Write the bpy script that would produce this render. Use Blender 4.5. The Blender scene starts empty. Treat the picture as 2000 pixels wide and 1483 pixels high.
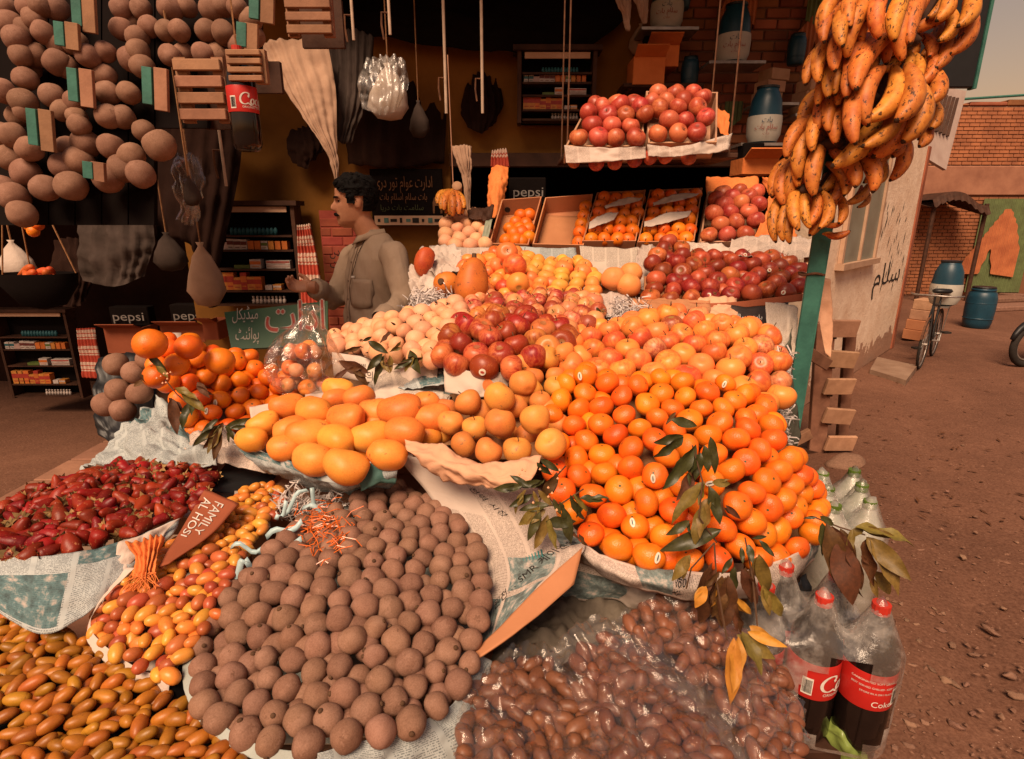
import bpy, bmesh, math, random
import numpy as np
from mathutils import Vector, Matrix, Euler, noise

S = bpy.context.scene
COL = S.collection
R = math.radians
rnd = random.Random(11)

# ---------------------------------------------------------------- camera, sky, sun, exposure
CAM_H, PITCH, FPX = 2.0, R(16.0), 1100.0
cam_data = bpy.data.cameras.new('camera')
cam = bpy.data.objects.new('camera', cam_data)
COL.objects.link(cam)
cam.location = (0, 0, CAM_H)
cam.rotation_euler = (R(90) - PITCH, 0, 0)
cam_data.sensor_width = 36.0
cam_data.lens = 36.0 * FPX / 2000.0
cam_data.clip_start = 0.05
cam_data.clip_end = 3000
S.camera = cam

SUN_EL, SUN_AZ = R(50), R(202)          # azimuth measured clockwise from +Y: the sun stands behind the camera, a little to the left
world = bpy.data.worlds.new('World')
S.world = world
world.use_nodes = True
wn = world.node_tree
bg = wn.nodes['Background']
sky = wn.nodes.new('ShaderNodeTexSky')
sky.sky_type = 'NISHITA'
sky.sun_disc = False
sky.sun_elevation = SUN_EL
sky.sun_rotation = SUN_AZ
sky.air_density = 2.2
sky.dust_density = 1.5
sky.ozone_density = 0.7
tint = wn.nodes.new('ShaderNodeMix')
tint.data_type = 'RGBA'
tint.blend_type = 'MULTIPLY'
tint.inputs[0].default_value = 1.0
wn.links.new(sky.outputs[0], tint.inputs[6])
tint.inputs[7].default_value = (1.0, 0.61, 0.51, 1)     # dusty evening haze warms the whole sky
wn.links.new(tint.outputs[2], bg.inputs['Color'])
bg.inputs['Strength'].default_value = 0.085

sun_data = bpy.data.lights.new('sun', 'SUN')
sun = bpy.data.objects.new('sun', sun_data)
COL.objects.link(sun)
sun_data.energy = 4.7
sun_data.angle = R(28)
sun_data.color = (1.0, 0.73, 0.50)
sd = Vector((math.sin(SUN_AZ) * math.cos(SUN_EL), math.cos(SUN_AZ) * math.cos(SUN_EL), math.sin(SUN_EL)))
sun.rotation_euler = (-sd).to_track_quat('-Z', 'Y').to_euler()
sun.location = sd * 30

S.view_settings.view_transform = 'Standard'
S.view_settings.look = 'None'
S.view_settings.gamma = 1.0
S.view_settings.exposure = 0.2
S.view_settings.use_curve_mapping = False
S.render.engine = 'CYCLES'
S.cycles.use_denoising = True
S.cycles.max_bounces = 8
S.cycles.diffuse_bounces = 2
S.cycles.glossy_bounces = 3
S.cycles.transmission_bounces = 6
S.cycles.transparent_max_bounces = 16
S.cycles.caustics_reflective = False
S.cycles.caustics_refractive = False

# ---------------------------------------------------------------- from photograph pixel + distance to a place in the world
CP, SP = math.cos(PITCH), math.sin(PITCH)
def ray(u, v):
    x, y = (u - 1000.0) / FPX, (741.5 - v) / FPX
    return Vector((x, CP + y * SP, -SP + y * CP))
def P(u, v, d):
    return Vector((0, 0, CAM_H)) + ray(u, v) * d
def PZ(u, v, z=0.0):
    r = ray(u, v)
    return Vector((0, 0, CAM_H)) + r * ((z - CAM_H) / r.z)
def PY(u, v, y):
    r = ray(u, v)
    return Vector((0, 0, CAM_H)) + r * (y / r.y)

# ---------------------------------------------------------------- objects
def mesh_obj(name, me, parent=None, mat=None, loc=None, rot=None, scale=None):
    o = bpy.data.objects.new(name, me)
    COL.objects.link(o)
    if parent is not None:
        o.parent = parent
    if mat is not None and len(me.materials) == 0:
        me.materials.append(mat)
    if loc is not None:
        o.location = loc
    if rot is not None:
        o.rotation_euler = rot
    if scale is not None:
        o.scale = scale if hasattr(scale, '__len__') else (scale, scale, scale)
    return o
def tag(o, label, cat, group=None):
    o['label'] = label
    o['category'] = cat
    if group:
        o['group'] = group
    return o
def thing(name, label, cat, loc=(0, 0, 0), rotz=0.0, group=None):
    o = bpy.data.objects.new(name, None)
    COL.objects.link(o)
    o.empty_display_size = 0.05
    o.location = loc
    o.rotation_euler = (0, 0, rotz)
    return tag(o, label, cat, group)
def kind(o, k):
    o['kind'] = k
    return o

class MB:
    """collects shapes, builds one mesh"""
    def __init__(s):
        s.v, s.f, s.m, s.uv = [], [], [], None
    def add(s, vs, fs, mi=0):
        b = len(s.v)
        s.v += [tuple(x) for x in vs]
        s.f += [tuple(i + b for i in f) for f in fs]
        s.m += [mi] * len(fs)
        return s
    def box(s, c, size, M=None, mi=0, bev=0.0):
        hx, hy, hz = size[0] / 2, size[1] / 2, size[2] / 2
        c = Vector(c)
        if bev <= 0:
            vs = [Vector((x, y, z)) for x in (-hx, hx) for y in (-hy, hy) for z in (-hz, hz)]
            fs = [(0, 1, 3, 2), (4, 6, 7, 5), (0, 4, 5, 1), (2, 3, 7, 6), (0, 2, 6, 4), (1, 5, 7, 3)]
        else:
            bm = bmesh.new()
            bmesh.ops.create_cube(bm, size=1)
            for q in bm.verts:
                q.co = Vector((q.co.x * size[0], q.co.y * size[1], q.co.z * size[2]))
            bmesh.ops.bevel(bm, geom=bm.edges[:], offset=bev, segments=1, affect='EDGES')
            bm.verts.index_update()
            vs = [q.co.copy() for q in bm.verts]
            fs = [tuple(q.index for q in f.verts) for f in bm.faces]
            bm.free()
        if M is not None:
            vs = [M @ x for x in vs]
        return s.add([x + c for x in vs], fs, mi)
    def bar(s, a, b, w, h=None, up=(0, 0, 1), mi=0, bev=0.0):
        a, b = Vector(a), Vector(b)
        h = w if h is None else h
        d = b - a
        z = d.normalized()
        x = z.cross(Vector(up))
        if x.length < 1e-4:
            x = z.cross(Vector((1, 0, 0)))
        x.normalize()
        y = z.cross(x)
        M = Matrix((x, y, z)).transposed()
        return s.box((a + b) / 2, (w, h, d.length), M, mi, bev)
    def tube(s, pts, rad, seg=8, mi=0, cap=True):
        pts = [Vector(p) for p in pts]
        n = len(pts)
        rad = rad if hasattr(rad, '__len__') else [rad] * n
        rings, prev = [], None
        for i, p in enumerate(pts):
            t = (pts[min(i + 1, n - 1)] - pts[max(i - 1, 0)]).normalized()
            if prev is None:
                x = t.cross(Vector((0, 0, 1)))
                if x.length < 1e-3:
                    x = t.cross(Vector((1, 0, 0)))
            else:
                x = prev - t * prev.dot(t)
            x.normalize()
            prev = x
            y = t.cross(x)
            rings.append([p + (x * math.cos(a) + y * math.sin(a)) * rad[i] for a in [2 * math.pi * k / seg for k in range(seg)]])
        vs = [q for r_ in rings for q in r_]
        fs = []
        for i in range(n - 1):
            for k in range(seg):
                k2 = (k + 1) % seg
                fs.append((i * seg + k, i * seg + k2, (i + 1) * seg + k2, (i + 1) * seg + k))
        if cap:
            fs.append(tuple(range(seg))[::-1])
            fs.append(tuple((n - 1) * seg + k for k in range(seg)))
        return s.add(vs, fs, mi)
    def lathe(s, prof, seg=16, M=None, mi=0):
        vs, fs, rows = [], [], []
        for r_, z in prof:
            if r_ < 1e-6:
                rows.append([len(vs)])
                vs.append(Vector((0, 0, z)))
            else:
                rows.append(list(range(len(vs), len(vs) + seg)))
                vs += [Vector((r_ * math.cos(2 * math.pi * k / seg), r_ * math.sin(2 * math.pi * k / seg), z)) for k in range(seg)]
        for a, b in zip(rows, rows[1:]):
            for k in range(seg):
                k2 = (k + 1) % seg
                if len(a) == 1 and len(b) == 1:
                    continue
                if len(a) == 1:
                    fs.append((a[0], b[k2], b[k]))
                elif len(b) == 1:
                    fs.append((a[k], a[k2], b[0]))
                else:
                    fs.append((a[k], a[k2], b[k2], b[k]))
        if M is not None:
            vs = [M @ x for x in vs]
        return s.add(vs, fs, mi)
    def mesh(s, name, mats=(), smooth=False):
        me = bpy.data.meshes.new(name)
        me.from_pydata(s.v, [], s.f)
        for m in (mats if isinstance(mats, (list, tuple)) else [mats]):
            me.materials.append(m)
        if any(s.m):
            me.polygons.foreach_set('material_index', s.m)
        if smooth:
            me.polygons.foreach_set('use_smooth', [True] * len(s.f))
        me.update()
        return me
    def build(s, name, mat, parent=None, smooth=False, loc=None):
        return mesh_obj(name, s.mesh(name, mat, smooth), parent, loc=loc)

def rel(pts, o):
    return [Vector(p) - o for p in pts]

# ---------------------------------------------------------------- materials
class NT:
    def __init__(s, name):
        s.mat = bpy.data.materials.new(name)
        s.mat.use_nodes = True
        s.t = s.mat.node_tree
        s.p = s.t.nodes['Principled BSDF']
        s.out = s.t.nodes['Material Output']
        s._tc = None
        s._oi = None
    def n(s, typ, **kw):
        nd = s.t.nodes.new(typ)
        for k, v in kw.items():
            setattr(nd, k, v)
        return nd
    def l(s, a, b):
        s.t.links.new(a, b)
    def put(s, sock, val):
        if isinstance(val, bpy.types.NodeSocket):
            s.l(val, sock)
        elif val is not None:
            if hasattr(val, '__len__') and len(val) == 3 and sock.type == 'RGBA':
                val = (*val, 1)
            sock.default_value = val
    def tc(s, which='Object'):
        if s._tc is None:
            s._tc = s.n('ShaderNodeTexCoord')
        return s._tc.outputs[which]
    def rand(s):
        if s._oi is None:
            s._oi = s.n('ShaderNodeObjectInfo')
        return s._oi.outputs['Random']
    def math(s, op, a, b=None, clamp=False):
        nd = s.n('ShaderNodeMath', operation=op, use_clamp=clamp)
        s.put(nd.inputs[0], a)
        if b is not None:
            s.put(nd.inputs[1], b)
        return nd.outputs[0]
    def vmath(s, op, a, b):
        nd = s.n('ShaderNodeVectorMath', operation=op)
        s.put(nd.inputs[0], a)
        s.put(nd.inputs[1], b)
        return nd.outputs[0]
    def mix(s, f, a, b, blend='MIX'):
        nd = s.n('ShaderNodeMix', data_type='RGBA', blend_type=blend)
        s.put(nd.inputs[0], f)
        s.put(nd.inputs[6], a)
        s.put(nd.inputs[7], b)
        return nd.outputs[2]
    def ramp(s, f, stops, interp='LINEAR'):
        nd = s.n('ShaderNodeValToRGB')
        nd.color_ramp.interpolation = interp
        el = nd.color_ramp.elements
        while len(el) < len(stops):
            el.new(0.5)
        for e, (p, c) in zip(el, stops):
            e.position = p
            e.color = (*c, 1) if hasattr(c, '__len__') else (c, c, c, 1)
        s.put(nd.inputs[0], f)
        return nd.outputs[0]
    def coords(s, scale=(1, 1, 1), which='Object', shift=True):
        v = s.tc(which)
        if shift:
            c = s.n('ShaderNodeCombineXYZ')
            k = s.math('MULTIPLY', s.rand(), 37.0)
            for i in range(3):
                s.l(k, c.inputs[i])
            v = s.vmath('ADD', v, c.outputs[0])
        if tuple(scale) != (1, 1, 1):
            v = s.vmath('MULTIPLY', v, scale)
        return v
    def noise(s, vec, scale=5, detail=3, rough=0.5, dist=0.0):
        nd = s.n('ShaderNodeTexNoise')
        nd.inputs['Scale'].default_value = scale
        nd.inputs['Detail'].default_value = detail
        nd.inputs['Roughness'].default_value = rough
        nd.inputs['Distortion'].default_value = dist
        s.l(vec, nd.inputs['Vector'])
        return nd.outputs[0]
    def voro(s, vec, scale=5, feature='F1', out='Distance'):
        nd = s.n('ShaderNodeTexVoronoi', feature=feature)
        nd.inputs['Scale'].default_value = scale
        s.l(vec, nd.inputs['Vector'])
        return nd.outputs[out]
    def hsv(s, col, h=0.5, sat=1.0, val=1.0):
        nd = s.n('ShaderNodeHueSaturation')
        s.put(nd.inputs['Hue'], h)
        s.put(nd.inputs['Saturation'], sat)
        s.put(nd.inputs['Value'], val)
        s.put(nd.inputs['Color'], col)
        return nd.outputs[0]
    def vary(s, col, dh=0.02, dv=0.25):
        h = s.math('ADD', s.math('MULTIPLY', s.math('SUBTRACT', s.rand(), 0.5), 2 * dh), 0.5)
        r2 = s.math('FRACT', s.math('MULTIPLY', s.rand(), 17.31))
        val = s.math('ADD', s.math('MULTIPLY', s.math('SUBTRACT', r2, 0.5), 2 * dv), 1.0)
        return s.hsv(col, h, 1.0, val)
    def bump(s, height, strength=0.3, dist=0.01):
        nd = s.n('ShaderNodeBump')
        nd.inputs['Strength'].default_value = strength
        nd.inputs['Distance'].default_value = dist
        s.put(nd.inputs['Height'], height)
        s.l(nd.outputs[0], s.p.inputs['Normal'])
    def base(s, col, rough=0.6, spec=0.3, metal=0.0):
        s.put(s.p.inputs['Base Color'], col)
        s.put(s.p.inputs['Roughness'], rough)
        s.p.inputs['Specular IOR Level'].default_value = spec
        s.p.inputs['Metallic'].default_value = metal
        return s.mat

def plain(name, c1, c2=None, scale=6.0, rough=0.7, spec=0.25, bump=0.15, bscale=40.0, dh=0.0, dv=0.12, metal=0.0, detail=5, bdist=0.004):
    t = NT(name)
    c2 = c2 or tuple(x * 0.72 for x in c1)
    f = t.noise(t.coords(), scale, detail, 0.6)
    col = t.ramp(f, [(0.3, c2), (0.68, c1)])
    col = t.vary(col, dh, dv)
    if bump:
        t.bump(t.noise(t.coords(), bscale, 4, 0.6), bump, bdist)
    return t.base(col, rough, spec, metal)
# ---------------------------------------------------------------- fruit skins
def m_mandarin(name='mandarin_skin', c=(0.86, 0.20, 0.012), c2=(0.70, 0.115, 0.006)):
    t = NT(name)
    v = t.coords()
    col = t.ramp(t.noise(v, 22, 4, 0.6), [(0.3, c2), (0.7, c)])
    col = t.vary(col, 0.012, 0.16)
    scar = t.math('GREATER_THAN', t.noise(v, 50, 5, 0.78), 0.645)
    col = t.mix(t.math('MULTIPLY', scar, 0.55), col, (0.30, 0.10, 0.02))
    sep = t.n('ShaderNodeSeparateXYZ'); t.l(t.tc(), sep.inputs[0])
    rr = t.math('SQRT', t.math('ADD', t.math('MULTIPLY', sep.outputs[0], sep.outputs[0]), t.math('MULTIPLY', sep.outputs[1], sep.outputs[1])))
    tip = t.math('MULTIPLY', t.math('LESS_THAN', rr, 0.0028), t.math('GREATER_THAN', sep.outputs[2], 0.0))
    col = t.mix(tip, col, (0.07, 0.075, 0.02))
    t.bump(t.math('ADD', t.voro(v, 420), t.math('MULTIPLY', t.noise(v, 45, 3), 1.4)), 0.30, 0.0016)
    t.p.inputs['Subsurface Weight'].default_value = 0.0
    return t.base(col, t.ramp(t.noise(v, 30, 2), [(0.3, 0.30), (0.7, 0.46)]), 0.42)
def m_apple(name, base, streak, amount, yellowtop=None, rough=0.38):
    t = NT(name)
    v = t.coords((1, 1, 0.16))
    st = t.noise(v, 130, 4, 0.7)
    big = t.noise(t.coords(), 16, 2, 0.5)
    f = t.math('ADD', t.math('MULTIPLY', st, 0.55), t.math('MULTIPLY', big, 0.75))
    r2 = t.math('FRACT', t.math('MULTIPLY', t.rand(), 7.77))
    f = t.math('ADD', f, t.math('MULTIPLY', t.math('SUBTRACT', r2, 0.5), 0.30))
    col = t.ramp(f, [(amount - 0.10, base), (amount + 0.10, streak)])
    sp = t.math('LESS_THAN', t.voro(t.coords(), 230), 0.16)
    col = t.mix(t.math('MULTIPLY', sp, 0.35), col, tuple(min(1, x * 1.3 + 0.12) for x in base))
    br = t.math('GREATER_THAN', t.noise(t.coords(), 40, 4, 0.7), 0.70)
    col = t.mix(t.math('MULTIPLY', br, 0.6), col, (0.16, 0.06, 0.025))
    sep = t.n('ShaderNodeSeparateXYZ'); t.l(t.tc(), sep.inputs[0])
    rr = t.math('SQRT', t.math('ADD', t.math('MULTIPLY', sep.outputs[0], sep.outputs[0]), t.math('MULTIPLY', sep.outputs[1], sep.outputs[1])))
    pit = t.math('MULTIPLY', t.math('LESS_THAN', t.math('ADD', rr, t.math('MULTIPLY', st, 0.009)), 0.0135), 0.7)
    col = t.mix(pit, col, yellowtop or (0.22, 0.15, 0.04))
    return t.base(t.vary(col, 0.012, 0.15), rough, 0.4)
def m_spot(name, c1, c2, spot, rough=0.6, thr=0.72, sc=60, spec=0.25, bump=0.12, dh=0.01, dv=0.15, big=14):
    t = NT(name)
    v = t.coords()
    col = t.ramp(t.noise(v, big, 4, 0.6), [(0.3, c2), (0.7, c1)])
    col = t.vary(col, dh, dv)
    col = t.mix(t.math('MULTIPLY', t.math('GREATER_THAN', t.noise(v, sc, 4, 0.7), thr), 0.8), col, spot)
    fine = t.noise(v, 300, 3, 0.6)
    col = t.mix(0.22, col, t.ramp(fine, [(0.3, tuple(x * 0.6 for x in c2)), (0.7, c1)]))
    t.bump(fine, bump, 0.001)
    return t.base(col, rough, spec)

M = {}
M['mandarin'] = m_mandarin()
M['orange'] = m_mandarin('orange_skin', (0.85, 0.21, 0.012), (0.72, 0.13, 0.008))
M['red_apple'] = m_apple('red_apple_skin', (0.58, 0.16, 0.045), (0.27, 0.026, 0.010), 0.62, (0.30, 0.14, 0.05))
M['deep_apple'] = m_apple('deep_red_apple_skin', (0.42, 0.085, 0.028), (0.21, 0.024, 0.010), 0.60, (0.18, 0.09, 0.03))
M['shelf_apple'] = m_apple('shelf_apple_skin', (0.56, 0.135, 0.060), (0.36, 0.048, 0.024), 0.64, (0.18, 0.05, 0.03))
M['pink_apple'] = m_apple('blush_apple_skin', (0.85, 0.235, 0.050), (0.58, 0.095, 0.026), 0.75, (0.40, 0.20, 0.06))
M['mix_apple'] = m_apple('striped_apple_skin', (0.72, 0.27, 0.11), (0.32, 0.045, 0.025), 0.66, (0.35, 0.20, 0.06))
M['yellow_apple'] = m_spot('yellow_apple_skin', (0.80, 0.37, 0.07), (0.72, 0.26, 0.045), (0.25, 0.10, 0.03), 0.45, 0.70, 45, 0.3, 0.05, 0.02)
M['russet'] = m_spot('russet_apple_skin', (0.78, 0.32, 0.06), (0.60, 0.19, 0.045), (0.20, 0.11, 0.06), 0.5, 0.67, 38, 0.3, 0.08, 0.015)
M['mango'] = m_spot('mango_skin', (0.86, 0.35, 0.06), (0.74, 0.17, 0.022), (0.26, 0.09, 0.03), 0.45, 0.66, 34, 0.32, 0.10, 0.014, 0.16, 9)
M['guava'] = m_spot('guava_skin', (0.80, 0.42, 0.24), (0.72, 0.31, 0.14), (0.18, 0.05, 0.03), 0.5, 0.69, 50, 0.3, 0.08)
M['peach'] = m_spot('pale_guava_skin', (0.80, 0.42, 0.24), (0.74, 0.34, 0.17), (0.30, 0.10, 0.05), 0.55, 0.72, 40)
def m_chikoo():
    t = NT('sapodilla_skin')
    v = t.coords()
    col = t.ramp(t.noise(v, 20, 5, 0.65), [(0.28, (0.150, 0.070, 0.044)), (0.5, (0.225, 0.116, 0.076)), (0.72, (0.30, 0.168, 0.118))])
    col = t.vary(col, 0.008, 0.22)
    dust = t.math('GREATER_THAN', t.noise(v, 9, 5, 0.75), 0.58)
    col = t.mix(t.math('MULTIPLY', dust, 0.32), col, (0.36, 0.205, 0.145))
    sc = t.math('GREATER_THAN', t.noise(v, 48, 4, 0.7), 0.665)
    col = t.mix(t.math('MULTIPLY', sc, 0.7), col, (0.10, 0.045, 0.025))
    fine = t.noise(v, 420, 3, 0.7)
    col = t.mix(0.30, col, t.ramp(fine, [(0.32, (0.11, 0.05, 0.028)), (0.68, (0.37, 0.20, 0.135))]))
    t.bump(t.math('ADD', fine, t.math('MULTIPLY', t.noise(v, 60, 3), 1.5)), 0.35, 0.0016)
    return t.base(col, 0.78, 0.18)
M['chikoo'] = m_chikoo()
M['papaya'] = m_spot('papaya_skin', (0.72, 0.20, 0.03), (0.48, 0.10, 0.02), (0.10, 0.04, 0.02), 0.5, 0.62, 40, 0.3, 0.1)
M['date'] = m_spot('yellow_date_skin', (0.44, 0.165, 0.016), (0.26, 0.075, 0.010), (0.16, 0.04, 0.012), 0.4, 0.68, 60, 0.35, 0.05, 0.022, 0.32)
M['jujube'] = m_spot('jujube_skin', (0.74, 0.31, 0.055), (0.62, 0.18, 0.025), (0.30, 0.06, 0.02), 0.35, 0.70, 60, 0.4, 0.03, 0.02, 0.2)
M['jujube_red'] = m_spot('ripe_jujube_skin', (0.50, 0.13, 0.04), (0.34, 0.06, 0.02), (0.18, 0.03, 0.012), 0.35, 0.70, 60, 0.4, 0.03, 0.015, 0.25)
M['strawberry'] = m_spot('strawberry_skin', (0.30, 0.022, 0.009), (0.14, 0.009, 0.005), (0.55, 0.26, 0.11), 0.42, 0.64, 150, 0.3, 0.35, 0.012, 0.45)
M['calyx'] = plain('dry_calyx', (0.36, 0.20, 0.075), (0.12, 0.085, 0.03), 40, 0.8, dv=.35)
M['stem'] = plain('woody_stem', (0.10, 0.05, 0.025), None, 60, 0.8)
M['pit'] = plain('dark_blossom_end', (0.06, 0.03, 0.02), None, 60, 0.9)
M['carrot'] = m_spot('carrot_skin', (0.66, 0.14, 0.03), (0.48, 0.07, 0.02), (0.3, 0.06, 0.02), 0.5)
def m_banana():
    t = NT('banana_skin')
    v = t.coords()
    col = t.ramp(t.noise(v, 9, 3, 0.6), [(0.3, (0.40, 0.105, 0.016)), (0.7, (0.62, 0.225, 0.038))])
    col = t.vary(col, 0.012, 0.2)
    sp = t.math('GREATER_THAN', t.noise(t.coords((1, 1, 0.55)), 17, 4, 0.72), 0.59)
    col = t.mix(t.math('MULTIPLY', sp, 0.9), col, (0.035, 0.014, 0.007))
    sep = t.n('ShaderNodeSeparateXYZ'); t.l(t.tc('UV'), sep.inputs[0])
    e = t.math('GREATER_THAN', t.math('ADD', sep.outputs[1], t.math('MULTIPLY', t.noise(v, 40), 0.06)), 1.0)
    col = t.mix(e, col, (0.03, 0.015, 0.008))
    t.bump(t.noise(v, 60, 3), 0.15, 0.002)
    return t.base(col, 0.5, 0.3)
M['banana'] = m_banana()

# ---------------------------------------------------------------- fruit bodies
def wobble(me, amp, freq, seed):
    for q in me.vertices:
        d = noise.noise(q.co * freq + Vector((seed * 7.3, seed * 3.1, seed)))
        q.co += q.co.normalized() * d * amp
def round_fruit(name, mat, dia, flat=1.0, dimple=0.0, dimple_b=0.0, shoulder=0.0, seg=20, rings=12, wob=0.03, n=3, power=1.0):
    out = []
    r0 = dia / 2
    for k in range(n):
        prof = []
        for i in range(rings + 1):
            a = math.pi * i / rings
            rr = math.sin(a) ** power
            z = math.cos(a) * flat
            if z > 0:
                z -= dimple * math.exp(-(rr / 0.30) ** 2)
            else:
                z += dimple_b * math.exp(-(rr / 0.26) ** 2)
            rr *= 1 + shoulder * math.cos(a)
            prof.append((0 if i in (0, rings) else rr * r0, z * r0))
        b = MB().lathe(prof[::-1], seg)
        me = b.mesh(name, mat, True)
        wobble(me, dia * wob, 2.2 / dia, k + 1)
        me.update()
        out.append(me)
    return out
def long_fruit(name, mat, length, dia, bend=0.0, taper=0.0, seg=14, rings=10, wob=0.03, n=3):
    out = []
    for k in range(n):
        prof = []
        for i in range(rings + 1):
            a = math.pi * i / rings
            rr = math.sin(a) ** 0.9 * (1 + taper * math.cos(a))
            prof.append((0 if i in (0, rings) else rr * dia / 2, math.cos(a) * length / 2))
        me = MB().lathe(prof[::-1], seg).mesh(name, mat, True)
        for q in me.vertices:
            q.co.x += bend * (1 - (q.co.z / (length / 2)) ** 2) * (0.6 + 0.4 * k)
        wobble(me, dia * wob, 2.0 / dia, k + 5)
        me.update()
        out.append(me)
    return out

F = {}
F['mandarin'] = round_fruit('mandarin', M['mandarin'], 0.0615, 0.84, 0.10, 0.06, 0.03, seg=24, rings=14, wob=0.035)
F['small_mandarin'] = round_fruit('small_mandarin', M['mandarin'], 0.060, 0.86, 0.08, 0.06, 0.02)
F['orange'] = round_fruit('orange', M['orange'], 0.078, 0.93, 0.06, 0.03)
F['red_apple'] = round_fruit('red_apple', M['red_apple'], 0.075, 0.90, 0.26, 0.16, 0.09, seg=22, rings=16)
F['deep_apple'] = round_fruit('deep_red_apple', M['deep_apple'], 0.078, 0.90, 0.26, 0.16, 0.07, seg=18, rings=14)
F['shelf_apple'] = round_fruit('shelf_apple', M['shelf_apple'], 0.088, 0.88, 0.20, 0.14, 0.05, seg=18, rings=14)
F['pink_apple'] = round_fruit('blush_apple', M['pink_apple'], 0.076, 0.90, 0.24, 0.15, 0.08, seg=22, rings=16)
F['mix_apple'] = round_fruit('striped_apple', M['mix_apple'], 0.070, 0.90, 0.24, 0.15, 0.08, seg=18, rings=14)
F['yellow_apple'] = round_fruit('yellow_apple', M['yellow_apple'], 0.070, 0.90, 0.24, 0.15, 0.07, seg=18, rings=14)
F['russet'] = round_fruit('russet_apple', M['russet'], 0.078, 0.92, 0.24, 0.14, 0.08, seg=24, rings=16, wob=0.05)
F['mango'] = long_fruit('mango', M['mango'], 0.100, 0.078, 0.006, 0.08, 22, 14, 0.075, 5)
F['guava'] = round_fruit('guava', M['guava'], 0.062, 0.95, 0.02, 0.10, -0.06, seg=18, rings=12, wob=0.05)
F['peach'] = round_fruit('pale_guava', M['peach'], 0.074, 0.96, 0.02, 0.06, -0.06, seg=18, rings=12, wob=0.04)
F['chikoo'] = round_fruit('sapodilla', M['chikoo'], 0.044, 1.07, 0.03, 0.02, 0.03, seg=20, rings=12, wob=0.06, n=6)
F['big_chikoo'] = round_fruit('sapodilla', M['chikoo'], 0.080, 1.04, 0.0, 0.02, 0.0, seg=20, rings=12, wob=0.05, n=5)
F['date'] = long_fruit('yellow_date', M['date'], 0.036, 0.0205, 0.0012, 0.05, 12, 9)
F['jujube'] = long_fruit('jujube', M['jujube'], 0.033, 0.0225, 0.001, 0.04, 12, 9)
F['jujube_red'] = long_fruit('jujube', M['jujube_red'], 0.031, 0.024, 0.001, 0.04, 12, 9)
def strawberries():
    out = []
    for k in range(4):
        L, D = 0.040 + 0.004 * k, 0.028
        prof = [(0, -L * 0.62)]
        for i in range(1, 9):
            s = i / 9
            prof.append((D / 2 * (math.sin(math.pi * min(1, s * 0.62 + 0.02)) ** 0.75) * (1 if s < .9 else .85), -L * 0.62 + L * s))
        prof.append((0, L * 0.36))
        me = MB().lathe(prof, 12).mesh('strawberry', M['strawberry'], True)
        wobble(me, 0.004, 55, k)
        me.update()
        out.append(me)
    return out
F['strawberry'] = strawberries()
def calyx_mesh(r=0.013, n=7, z=0.014):
    b = MB()
    for i in range(n):
        a = 2 * math.pi * i / n + 0.2 * math.sin(i * 5)
        d = Vector((math.cos(a), math.sin(a), 0)); s = Vector((-d.y, d.x, 0))
        L = r * (0.8 + 0.4 * ((i * 37) % 10) / 10)
        b.add([Vector((0, 0, z)), d * L * .5 + s * r * .28 + Vector((0, 0, z + .003)), d * L + Vector((0, 0, z + .001 + .004 * (i % 3))), d * L * .5 - s * r * .28 + Vector((0, 0, z + .003))], [(0, 1, 2, 3)])
    b.tube([(0, 0, z), (0.001, 0.001, z + 0.010)], 0.0012, 5)
    return b.mesh('calyx', M['calyx'])
CALYX = calyx_mesh(0.018, 8, 0.013)
APPLE_STEM = MB().tube([(0, 0, 0.022), (0.001, 0.0, 0.032), (0.004, 0.001, 0.042)], [0.0013, 0.0012, 0.0016], 6).mesh('stem', M['stem'])
GUAVA_END = calyx_mesh(0.009, 6, 0.0275)
GUAVA_END.materials.clear(); GUAVA_END.materials.append(M['pit'])
NUB = MB().lathe([(0, .0225), (.0042, .0235), (.0035, .0260), (.0015, .0268), (0, .0268)], 8).mesh('stem_scar', M['stem'])
M['sticker'] = plain('paper_sticker', (0.72, 0.66, 0.55), (0.60, 0.50, 0.38), 200, 0.5, dv=0.05)
M['sticker_ink'] = plain('sticker_ink', (0.05, 0.09, 0.10), None, 200, 0.5)
def oval_patch(w, h, z, mat, rad, name):
    b = MB()
    n = 16
    vs = [(0, 0, math.sqrt(rad * rad) + z)]
    for ring in (0.55, 1.0):
        for k in range(n):
            a = 2 * math.pi * k / n
            x, y = w * ring * math.cos(a), h * ring * math.sin(a)
            vs.append((x, y, math.sqrt(max(0, rad * rad - x * x - y * y)) + z))
    fs = [(0, 1 + k, 1 + (k + 1) % n) for k in range(n)] + [(1 + k, 1 + n + k, 1 + n + (k + 1) % n, 1 + (k + 1) % n) for k in range(n)]
    return b.add(vs, fs).mesh(name, mat, True)
STICKER = oval_patch(0.0055, 0.0105, 0.0006, M['sticker'], 0.0315, 'sticker')
STICKER_INK = oval_patch(0.0012, 0.0065, 0.0011, M['sticker_ink'], 0.0315, 'sticker_print')
ROUND_STICKER = oval_patch(0.0085, 0.0085, 0.0012, M['sticker'], 0.0375, 'sticker')
ROUND_INK = oval_patch(0.005, 0.003, 0.0018, plain('sticker_red_ink', (0.42, 0.05, 0.03), None, 200, .5), 0.0375, 'sticker_print')

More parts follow.
